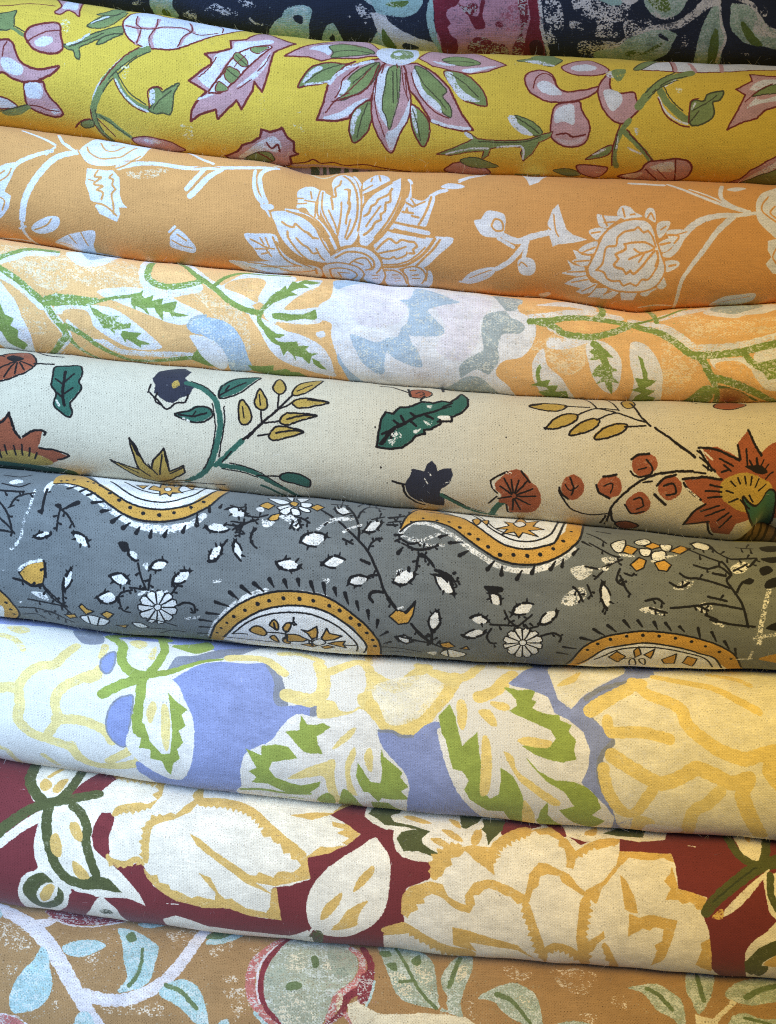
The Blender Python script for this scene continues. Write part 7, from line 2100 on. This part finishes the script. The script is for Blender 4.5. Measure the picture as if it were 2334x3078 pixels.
def grid_noise(rng, H, W, cy, cx):
    gy, gx = int(H / cy) + 3, int(W / cx) + 3
    g = rng.random((gy, gx)).astype(np.float32)
    y = np.arange(H) / cy; x = np.arange(W) / cx
    yi, xi = y.astype(int), x.astype(int)
    fy, fx = (y - yi)[:, None], (x - xi)[None, :]
    fy = fy * fy * (3 - 2 * fy); fx = fx * fx * (3 - 2 * fx)
    a = g[yi][:, xi]; b = g[yi][:, xi + 1]; c = g[yi + 1][:, xi]; d = g[yi + 1][:, xi + 1]
    return ((a * (1 - fx) + b * fx) * (1 - fy) + (c * (1 - fx) + d * fx) * fy).astype(np.float32)
def uniform(n):
    s = np.sort(n[::7, ::7].ravel())
    return (np.searchsorted(s, n.ravel()) / len(s)).reshape(n.shape).astype(np.float32)
def catmull(p, closed, step):
    p = np.asarray(p, float); n = len(p)
    if n < 3: return p
    out = []
    m = n if closed else n - 1
    for i in range(m):
        if closed: a, b, c, d = p[i - 1], p[i], p[(i + 1) % n], p[(i + 2) % n]
        else: a, b, c, d = p[max(i - 1, 0)], p[i], p[i + 1], p[min(i + 2, n - 1)]
        k = max(2, min(14, int(np.hypot(*(c - b)) / step)))
        t = np.linspace(0, 1, k, endpoint=False)[:, None]
        out.append(0.5 * (2 * b + (c - a) * t + (2 * a - 5 * b + 4 * c - d) * t * t + (3 * b - a - 3 * c + d) * t ** 3))
    if not closed: out.append(p[-1:])
    return np.concatenate(out)

class Cloth:
    def __init__(s, name, L):
        s.L = L; s.v0 = -0.10 * L; s.v1 = 1.10 * L
        s.W = int(UW / RES); s.H = int((s.v1 - s.v0) / RES)
        s.pal = {k: srgb(v) for k, v in PALETTES[name].items()}
        s.img = np.empty((s.H, s.W, 3), np.float32); s.img[:] = s.pal['base']
        rng = np.random.default_rng(sum(map(ord, name)))
        cell = rng.random((s.H // 4 + 1, s.W // 5 + 1)).astype(np.float32).repeat(4, 0).repeat(5, 1)[:s.H, :s.W]
        s.fine = .75 * (grid_noise(rng, s.H, s.W, 2.6, 3.2) - .5) + .55 * (cell - .5)   # the ink edge steps from yarn to yarn
        wv = rng.random((s.H // 3 + 1, s.W // 4 + 1)).astype(np.float32).repeat(3, 0).repeat(4, 1)[:s.H, :s.W]
        s.dry = uniform(.55 * wv + .55 * grid_noise(rng, s.H, s.W, 3, 4.5) + .45 * grid_noise(rng, s.H, s.W, 7, 11) + .40 * grid_noise(rng, s.H, s.W, 22, 32))
        s.ink = .92 + .09 * grid_noise(rng, s.H, s.W, 26, 40) + .09 * grid_noise(rng, s.H, s.W, 3, 9)
        s.rng = rng; s.name = name; s.worn = WORN.get(name, ()); s.wear = .78 if name == 'peach' else .64; s.rough, s.soft, s.wander, s.gain = STYLE[name]
    def px(s, p):
        p = np.asarray(p, float).reshape(-1, 2) * .1
        return np.stack([(p[:, 0] + UW / 2) / RES, (p[:, 1] - s.v0) / RES], 1)
    def box(s, q, m):
        x0 = max(int(q[:, 0].min() - m), 0); x1 = min(int(q[:, 0].max() + m) + 2, s.W)
        y0 = max(int(q[:, 1].min() - m), 0); y1 = min(int(q[:, 1].max() + m) + 2, s.H)
        return (x0, x1, y0, y1) if x1 > x0 and y1 > y0 else None
    def put(s, mask, b, col, rough=1.0):
        x0, x1, y0, y1 = b
        col, _, d = col.partition(':')
        m = mask
        for _ in range(2 if rough >= 1 else 1):
            m = np.pad(m, 1, mode='edge')
            m = (m[:-2, 1:-1] + m[2:, 1:-1] + m[1:-1, :-2] + m[1:-1, 2:] + 2 * m[1:-1, 1:-1]) / 6
        m = m + rough * s.rough * s.fine[y0:y1, x0:x1]
        a = np.clip((m - .5 + s.soft / 2) / s.soft, 0, 1)
        hi = 0
        if d:
            d = float(d)
            if d >= .15 and col in s.worn:         # worn block print: bare pale yarns show through the ink
                d, hi = .05, s.wear + .25 * (.3 - d)
            k = .3 if d < .15 else .7 if d < .35 else 1.0
            a = a * (1 - k * np.clip((d - s.dry[y0:y1, x0:x1]) / .12 + .5, 0, 1))
        c = s.pal[col] * s.ink[y0:y1, x0:x1, None]
        r = s.img[y0:y1, x0:x1]
        r += (c - r) * a[..., None]
        if hi:
            h = a * .8 * np.clip((s.dry[y0:y1, x0:x1] - hi) / .14 + .5, 0, 1)
            r += (s.pal['hi'] - r) * h[..., None]
    def fill(s, q, col):
        b = s.box(q, 3)
        if not b: return
        x0, x1, y0, y1 = b
        w, h = x1 - x0, y1 - y0
        tog = np.zeros((h, w + 1), np.int32)
        p2 = np.roll(q, -1, 0)
        for (ax, ay), (bx, by) in zip(q, p2):
            if ay == by: continue
            lo, hi = (ay, by) if ay < by else (by, ay)
            r0, r1 = max(int(math.ceil(lo - .5)), y0), min(int(math.ceil(hi - .5)), y1)
            if r1 <= r0: continue
            rows = np.arange(r0, r1)
            xx = ax + (rows + .5 - ay) * (bx - ax) / (by - ay)
            k = np.clip(np.ceil(xx - .5).astype(int) - x0, 0, w)
            np.add.at(tog, (rows - y0, k), 1 if by > ay else -1)
        s.put((np.cumsum(tog, 1)[:, :w] != 0).astype(np.float32), b, col)
    def stroke(s, q, w0, w1, col):
        r = max(w0, w1) / 2 / RES
        b = s.box(q, r + 3)
        if not b: return
        x0, x1, y0, y1 = b
        m = np.zeros((y1 - y0, x1 - x0), np.float32)
        n = len(q) - 1
        ph = s.rng.random() * 6
        for i in range(max(n, 1)):
            a, c = q[i], q[min(i + 1, n)]
            ra = (w0 + (w1 - w0) * i / max(n, 1)) / 2 / RES; rb = (w0 + (w1 - w0) * (i + 1) / max(n, 1)) / 2 / RES
            wob = 1 + .05 * math.sin(ph + i * 1.3) + .06 * math.sin(ph * 2 + i * .47)
            ra *= wob; rb *= wob
            rr = max(ra, rb) + 1.5
            u0 = max(int(min(a[0], c[0]) - rr), x0); u1 = min(int(max(a[0], c[0]) + rr) + 2, x1)
            t0 = max(int(min(a[1], c[1]) - rr), y0); t1 = min(int(max(a[1], c[1]) + rr) + 2, y1)
            if u1 <= u0 or t1 <= t0: continue
            X = np.arange(u0, u1)[None, :] - a[0]; Y = np.arange(t0, t1)[:, None] - a[1]
            dx, dy = c[0] - a[0], c[1] - a[1]; l2 = dx * dx + dy * dy + 1e-9
            t = np.clip((X * dx + Y * dy) / l2, 0, 1)
            d = np.hypot(X - t * dx, Y - t * dy)
            v = np.clip(ra + (rb - ra) * t - d + .5, 0, 1)
            sub = m[t0 - y0:t1 - y0, u0 - x0:u1 - x0]
            np.maximum(sub, v, out=sub)
        s.put(m, b, col, .75 if r < 4 else 1.0)
    def wobble(s, q, closed):
        """resample an outline and let it wander like a hand-cut block"""
        p = np.concatenate([q, q[:1]]) if closed else q
        d = np.concatenate([[0], np.cumsum(np.hypot(*np.diff(p, axis=0).T))])
        if d[-1] < 6: return q
        n = max(4, int(d[-1] / 3.2))
        t = np.linspace(0, d[-1], n + 1)[:-1] if closed else np.linspace(0, d[-1], n + 1)
        # keep the original corners
        t = np.unique(np.concatenate([t, d[:-1] if closed else d]))
        p = np.stack([np.interp(t, d, p[:, 0]), np.interp(t, d, p[:, 1])], 1)
        m = len(p)
        e = s.rng.normal(size=(m, 2)) * .55
        g = s.rng.normal(size=(m // 4 + 3, 2))
        k = np.linspace(0, len(g) - 1.01, m)
        e += np.stack([np.interp(k, np.arange(len(g)), g[:, c]) for c in (0, 1)], 1) * .9
        fade = min(1, d[-1] / 60)
        return p + e * s.wander * fade / RES
    def paint(s, text):
        for line in text.split('\n'):
            w = line.split()
            k = w[0]
            if k in 'fp':
                q = s.px(list(map(int, w[2:])))
                s.fill(s.wobble(catmull(q, True, 5) if k == 'f' else q, True), w[1])
            elif k in 'oq':
                q = s.px(list(map(int, w[4:])))
                if k == 'o': q = catmull(q, True, 5)
                q = s.wobble(q, True)
                s.fill(q, w[1])
                ww = float(w[3]) * s.gain
                off = np.array(OFFSET.get(s.name, (0, 0))) / RES * s.rng.uniform(.4, 1.3)   # colours printed slightly out of register
                s.stroke(np.concatenate([q, q[:1]]) + off, ww, ww, w[2])
            elif k == 's':
                a = [float(v) for v in w[2].split('>')]
                if a[0] < 1.4: a = [v * s.gain for v in a]
                s.stroke(s.wobble(catmull(s.px(list(map(int, w[3:]))), False, 6), False), a[0], a[-1], w[1])
            elif k == 'd':
                for p in s.px(list(map(int, w[3:]))):
                    s.stroke(np.array([p, p + .4]), 2 * float(w[2]), 2 * float(w[2]), w[1])
    def finish(s, name):
        # uneven dye, faint vertical and horizontal streaks, lint and specks
        a = MOTTLE.get(name, .05)
        n = grid_noise(s.rng, s.H, s.W, 60, 110) + .6 * grid_noise(s.rng, s.H, s.W, 22, 45) + .5 * grid_noise(s.rng, s.H, s.W, 7, 160) + .4 * grid_noise(s.rng, s.H, s.W, 9, 11)
        s.img *= (1 + a * (n / 2.5 - .5))[..., None]
        for k in range(46):
            p = s.rng.random(2) * (s.W, s.H)
            r = s.rng.uniform(.8, 1.8)
            if k % 4:
                x, y = int(p[0]), int(p[1]); q = max(1, int(r))
                s.img[y:y + q, x:x + q + (k % 2)] *= s.rng.uniform(.45, .8)
            else:
                a0 = s.rng.uniform(0, 6.3); l = s.rng.uniform(6, 20)
                t = np.linspace(0, 1, 8)[:, None]
                bend = np.stack([np.cos(a0 + t[:, 0] * 1.4), np.sin(a0 + t[:, 0] * 1.4)], 1)
                s.pal['lint'] = np.array([.86, .86, .86])
                s.stroke(p + np.cumsum(bend, 0) * l / 8, .22, .18, 'lint:.2')
    def image(s, name):
        im = bpy.data.images.new(name, s.W, s.H)
        buf = np.ones((s.H, s.W, 4), np.float32)
        buf[..., :3] = np.clip(s.img[::-1], 0, 1)
        im.pixels.foreach_set(buf.ravel())
        im.update(); im.pack()
        return im

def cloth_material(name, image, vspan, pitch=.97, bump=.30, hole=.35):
    m = bpy.data.materials.new(name); m.use_nodes = True
    nt = m.node_tree; N = nt.nodes; K = nt.links
    bs = N['Principled BSDF']
    bs.inputs['Roughness'].default_value = .88
    bs.inputs['Specular IOR Level'].default_value = .22
    bs.inputs['Sheen Weight'].default_value = .12
    bs.inputs['Sheen Roughness'].default_value = .5
    uv = N.new('ShaderNodeUVMap'); uv.uv_map = 'cloth'
    tex = N.new('ShaderNodeTexImage'); tex.image = image; tex.extension = 'MIRROR'; tex.interpolation = 'Linear'
    K.new(uv.outputs[0], tex.inputs[0])
    mm = N.new('ShaderNodeVectorMath'); mm.operation = 'MULTIPLY'; mm.inputs[1].default_value = (UW, vspan, 0)
    K.new(uv.outputs[0], mm.inputs[0])
    def math_(op, a, b=None, c=None):
        n = N.new('ShaderNodeMath'); n.operation = op
        for i, v in enumerate((a, b, c)):
            if v is None: continue
            if isinstance(v, (int, float)): n.inputs[i].default_value = v
            else: K.new(v, n.inputs[i])
        return n.outputs[0]
    def noise(scale, detail, vec):
        n = N.new('ShaderNodeTexNoise'); n.inputs['Scale'].default_value = scale; n.inputs['Detail'].default_value = detail
        K.new(vec, n.inputs['Vector']); return n.outputs[0]
    def stretch(x, y):
        n = N.new('ShaderNodeVectorMath'); n.operation = 'MULTIPLY'; n.inputs[1].default_value = (x, y, 1)
        K.new(mm.outputs[0], n.inputs[0]); return n.outputs[0]
    sep = N.new('ShaderNodeSeparateXYZ'); K.new(mm.outputs[0], sep.inputs[0])
    # slub: the threads wander and vary in thickness
    wob1 = noise(1.0, 2, stretch(.05, .35)); wob2 = noise(1.0, 2, stretch(.35, .05))
    u = math_('MULTIPLY_ADD', wob2, 3.2, sep.outputs[0]); v = math_('MULTIPLY_ADD', wob1, 3.2, sep.outputs[1])
    su = math_('SINE', math_('MULTIPLY', u, 2 * math.pi / pitch)); sv = math_('SINE', math_('MULTIPLY', v, 2 * math.pi / (pitch * .86)))
    cu = math_('SINE', math_('MULTIPLY', u, math.pi / pitch)); cv = math_('SINE', math_('MULTIPLY', v, math.pi / (pitch * .86)))
    weave = math_('MULTIPLY', cu, cv)
    thread = math_('ADD', math_('MULTIPLY', su, .35), math_('MULTIPLY', sv, .55))
    slubh = noise(1.0, 3, stretch(.12, 1.4))
    grain = noise(1.6, 3, mm.outputs[0])
    hgt = math_('ADD', math_('MULTIPLY', weave, .45), math_('ADD', thread, math_('MULTIPLY', slubh, .6)))
    hgt = math_('ADD', hgt, math_('MULTIPLY', grain, .8))
    bp = N.new('ShaderNodeBump'); bp.inputs['Strength'].default_value = bump; bp.inputs['Distance'].default_value = .00022
    K.new(hgt, bp.inputs['Height']); K.new(bp.outputs[0], bs.inputs['Normal'])
    # yarn-to-yarn tone differences, pin holes between the yarns
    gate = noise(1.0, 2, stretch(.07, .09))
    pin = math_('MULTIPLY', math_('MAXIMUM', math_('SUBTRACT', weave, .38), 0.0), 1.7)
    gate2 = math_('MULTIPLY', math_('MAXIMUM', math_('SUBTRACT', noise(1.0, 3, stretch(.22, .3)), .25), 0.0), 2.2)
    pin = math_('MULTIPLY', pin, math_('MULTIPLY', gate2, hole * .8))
    tone = math_('ADD', math_('MULTIPLY', slubh, .22), math_('ADD', math_('MULTIPLY', grain, .30), .77))
    tone = math_('ADD', tone, math_('MULTIPLY', math_('MULTIPLY', thread, gate), .20))
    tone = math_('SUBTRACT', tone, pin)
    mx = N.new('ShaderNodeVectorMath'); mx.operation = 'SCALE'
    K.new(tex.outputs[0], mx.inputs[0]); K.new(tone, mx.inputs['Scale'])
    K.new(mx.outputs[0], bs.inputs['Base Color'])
    return m

# ------------------------------------------------------------------ the stacked rolls
HALF = 0.43
def wrinkle(rng, x, t):
    d = np.zeros_like(x)
    for k in range(7):
        fx, ft = rng.uniform(4, 26), rng.uniform(.5, 3.0)
        d += rng.uniform(.15, .5) * np.sin(2 * np.pi * (fx * x + ft * t * rng.choice([-1, 1])) + rng.uniform(0, 6.3)) * (6 / (fx + 4))
    for k in range(16):                           # soft creases and puckers, mostly near the seams
        cx = rng.uniform(-.3, .3); ct = rng.choice([rng.uniform(.05, .3), rng.uniform(.7, .95), rng.uniform(.3, .7)])
        ang = rng.uniform(-.5, .5); ln = rng.uniform(.02, .07); wd = rng.uniform(.0025, .006)
        u = (x - cx) * np.cos(ang) + (t - ct) * .11 * np.sin(ang); v = -(x - cx) * np.sin(ang) + (t - ct) * .11 * np.cos(ang)
        d += rng.uniform(.25, .8) * rng.choice([-1, 1]) * np.exp(-(u / ln) ** 2 - (v / wd) ** 2)
    return d * 1e-3
def grid_mesh(name, Y, Z, X, UV, closed, mat, parent=None):
    nx, nt = X.shape
    co = np.stack([X, Y, Z], -1).reshape(-1, 3)
    i, j = np.meshgrid(np.arange(nx - 1), np.arange(nt - 1), indexing='ij')
    q = np.stack([i * nt + j, i * nt + j + 1, (i + 1) * nt + j + 1, (i + 1) * nt + j], -1).reshape(-1, 4)
    faces = q.ravel().astype(np.int32)
    tot = np.full(len(q), 4, np.int32)
    if closed:                                    # flat ends of the roll
        e0 = np.arange(nt - 1)[::-1]; e1 = (nx - 1) * nt + np.arange(nt - 1)
        faces = np.concatenate([faces, e0, e1]).astype(np.int32)
        tot = np.concatenate([tot, [nt - 1, nt - 1]]).astype(np.int32)
    me = bpy.data.meshes.new(name)
    me.vertices.add(len(co)); me.vertices.foreach_set('co', co.ravel().astype(np.float32))
    me.loops.add(len(faces)); me.loops.foreach_set('vertex_index', faces)
    me.polygons.add(len(tot)); st = np.concatenate([[0], np.cumsum(tot)[:-1]]).astype(np.int32)
    me.polygons.foreach_set('loop_start', st); me.polygons.foreach_set('loop_total', tot)
    me.update(calc_edges=True); me.validate()
    ul = me.uv_layers.new(name='cloth')
    ul.data.foreach_set('uv', UV.reshape(-1, 2)[faces].ravel().astype(np.float32))
    me.polygons.foreach_set('use_smooth', np.concatenate([np.ones(len(q), bool), np.zeros(len(tot) - len(q), bool)]))
    me.materials.append(mat)
    o = bpy.data.objects.new(name, me); scene.collection.objects.link(o)
    if parent: o.parent = parent
    return o

LABELS = {
 'navy': 'navy roll with a crimson fruit and teal leaves, topmost in the stack',
 'yellow': 'bright yellow roll printed with pink lotus flowers and sage vines',
 'orange': 'plain orange roll printed with white lotus and thistle outlines',
 'peach': 'pale peach and white roll printed with green fern vines and blue petals',
 'cream': 'natural cream roll printed with rust flowers, dark green leaves and mustard pods',
 'grey': 'slate grey roll printed with ochre paisleys and tiny white buds',
 'blue': 'pale yellow and white roll with periwinkle blue patches and lime green leaves',
 'maroon': 'maroon roll printed with large cream and ochre petals',
 'tan': 'tan brown roll with pale blue leaves and a sage pomegranate, lowest in the stack',
}
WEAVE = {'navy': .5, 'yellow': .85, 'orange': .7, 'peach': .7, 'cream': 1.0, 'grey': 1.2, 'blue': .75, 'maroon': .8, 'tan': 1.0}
ROLLS = {}
for ri, (name, R) in enumerate(CURVES.items()):
    R['prof'] = profile(R['asp'])
    L = R['prof'][3] * R['hm'] * 1000
    cl = Cloth(name, L); cl.paint(PRINTS[name]); cl.finish(name)
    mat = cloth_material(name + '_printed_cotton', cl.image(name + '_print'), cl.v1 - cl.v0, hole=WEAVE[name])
    xs = np.concatenate([np.arange(-HALF, -.25, .006), np.arange(-.25, .2501, .0016), np.arange(.256, HALF + .001, .006)])
    ts = np.concatenate([np.linspace(-.08, 1.08, 100), np.linspace(1.12, 1.92, 26)])
    X, T = np.meshgrid(xs, ts, indexing='ij')
    Y, Z = surf(R, X, T)
    rng = np.random.default_rng(40 + ri)
    w = wrinkle(rng, X, T) * np.clip(np.sin(np.pi * np.clip(T, 0, 1)), 0, 1)
    Y = Y - w
    V = 1 - (T * L - cl.v0) / (cl.v1 - cl.v0)
    U = (X * 1000 + UW / 2) / UW
    o = grid_mesh('fabric_roll', Y, Z, X, np.stack([U, V], -1), True, mat)
    o['label'] = LABELS[name]; o['category'] = 'fabric roll'; o['group'] = 'printed cotton rolls stacked in a pile'
    ROLLS[name] = (o, R, mat, cl, L)

# a second layer of the yellow cloth shows where the orange roll sags away below it
def fold(name, print_name, host, x0, x1, zc, h, depth, y0, marks, arc):
    o, R, _, _, _ = ROLLS[host]
    L = 2.6 * h
    cl = Cloth(print_name, L)
    cl.paint(marks)
    m = cloth_material(print_name + '_cotton', cl.image(print_name + '_print'), cl.v1 - cl.v0)
    xs = np.linspace(x0, x1, 60); ts = np.linspace(0, 1, 20)
    X, T = np.meshgrid(xs, ts, indexing='ij')
    a = np.pi * T
    sag = arc * np.sin(np.pi * (X - x0) / (x1 - x0))
    Z = zc(X) + h * 1e-3 * np.cos(a) - sag
    Y = y0 - depth * np.sin(a)
    U = (X * 1000 + UW / 2) / UW; V = 1 - (T * L - cl.v0) / (cl.v1 - cl.v0)
    c = grid_mesh(name, Y, Z, X, np.stack([U, V], -1), False, m, o)
    return c
Ry = ROLLS['yellow'][1]
zfoot = lambda X: np.interp((X * 1000 - X0) / DX, np.arange(len(Ry['bot'])), Ry['bot']) * 1e-3
f = fold('inner_fold', 'fold', 'yellow', -0.075, 0.02, lambda X: zfoot(X) + .0065, 9.0, .010, YC + .004,
     '\n'.join('s G %g %d 60 %d 240' % (w, x, x + 14) for x, w in ((-455, 5), (-395, 2), (-330, 6.5), (-262, 2.5), (-205, 4), (-120, 2))), .003)
f['label'] = 'pale pink and green inner layer showing under the yellow cloth'
Rc = ROLLS['cream'][1]
zf2 = lambda X: -0.012 + 0 * X
f = fold('inner_fold', 'tuck', 'cream', 0.196, 0.275, lambda X: -0.0075 - (X - .2) * .06, 9.5, .012, YC - .002,
     '\n'.join('s K %g %d 0 %d 120 %d 260' % (w, x, x - 30, x - 60) for x, w in ((2120, 1), (2150, .8), (2185, 1.2), (2220, 1), (2260, 1.2), (2300, 1.5), (2360, 2))), 0)
f['label'] = 'brown inner layers showing where the cream cloth is tucked'

# short loose fibres standing off the cloth, thickest where the rolls meet
for ri, (name, (o, R, _, cl, L)) in enumerate(ROLLS.items()):
    rng = np.random.default_rng(700 + ri)
    n = 420
    x = rng.uniform(-.26, .26, n)
    t = np.where(rng.random(n) < .7, np.where(rng.random(n) < .5, rng.uniform(.02, .16, n), rng.uniform(.82, .97, n)), rng.uniform(.15, .85, n))
    y0, z0 = surf(R, x, t); y1, z1 = surf(R, x, t + .01); x_ = x
    ty, tz = y1 - y0, z1 - z0; l = np.hypot(ty, tz) + 1e-9
    nrm = np.stack([0 * x, tz / l, -ty / l], 1)
    nrm *= np.where(nrm[:, 1:2] > 0, -1, 1)          # outward is towards the viewer's side
    ln = rng.uniform(.0012, .0042, n); rad = rng.uniform(.00003, .00006, n)
    d0 = rng.normal(size=(n, 3)); d1 = rng.normal(size=(n, 3))
    V, F = [], []
    for k in range(n):
        p = np.array([x[k], y0[k], z0[k]]); d = nrm[k] * .45 + d0[k] * .6
        d /= np.linalg.norm(d)
        if d @ nrm[k] < 0: d -= 2 * (d @ nrm[k]) * nrm[k]
        a = np.cross(d, (.3, .5, .8)); a /= np.linalg.norm(a); b = np.cross(d, a)
        base = len(V)
        for j in range(4):
            f = j / 3
            c = p + d * ln[k] * f + d1[k] * ln[k] * .28 * f * f
            for m in range(3):
                w = 2.094 * m
                V.append(c + (a * math.cos(w) + b * math.sin(w)) * rad[k] * (1.1 - .5 * f))
        for j in range(3):
            for m in range(3):
                q = base + j * 3
                F.append((q + m, q + (m + 1) % 3, q + 3 + (m + 1) % 3, q + 3 + m))
    me = bpy.data.meshes.new('loose_fibres'); me.from_pydata([tuple(v) for v in V], [], F); me.update()
    fm = bpy.data.materials.new(name + '_fibre'); fm.use_nodes = True
    c = cl.pal['base'] ** 2.2 * .6 + .25
    fm.node_tree.nodes['Principled BSDF'].inputs['Base Color'].default_value = (*c, 1)
    fm.node_tree.nodes['Principled BSDF'].inputs['Roughness'].default_value = .9
    me.materials.append(fm)
    fo = bpy.data.objects.new('loose_fibres', me); scene.collection.objects.link(fo)
    fo.parent = o; fo['kind'] = 'stuff'
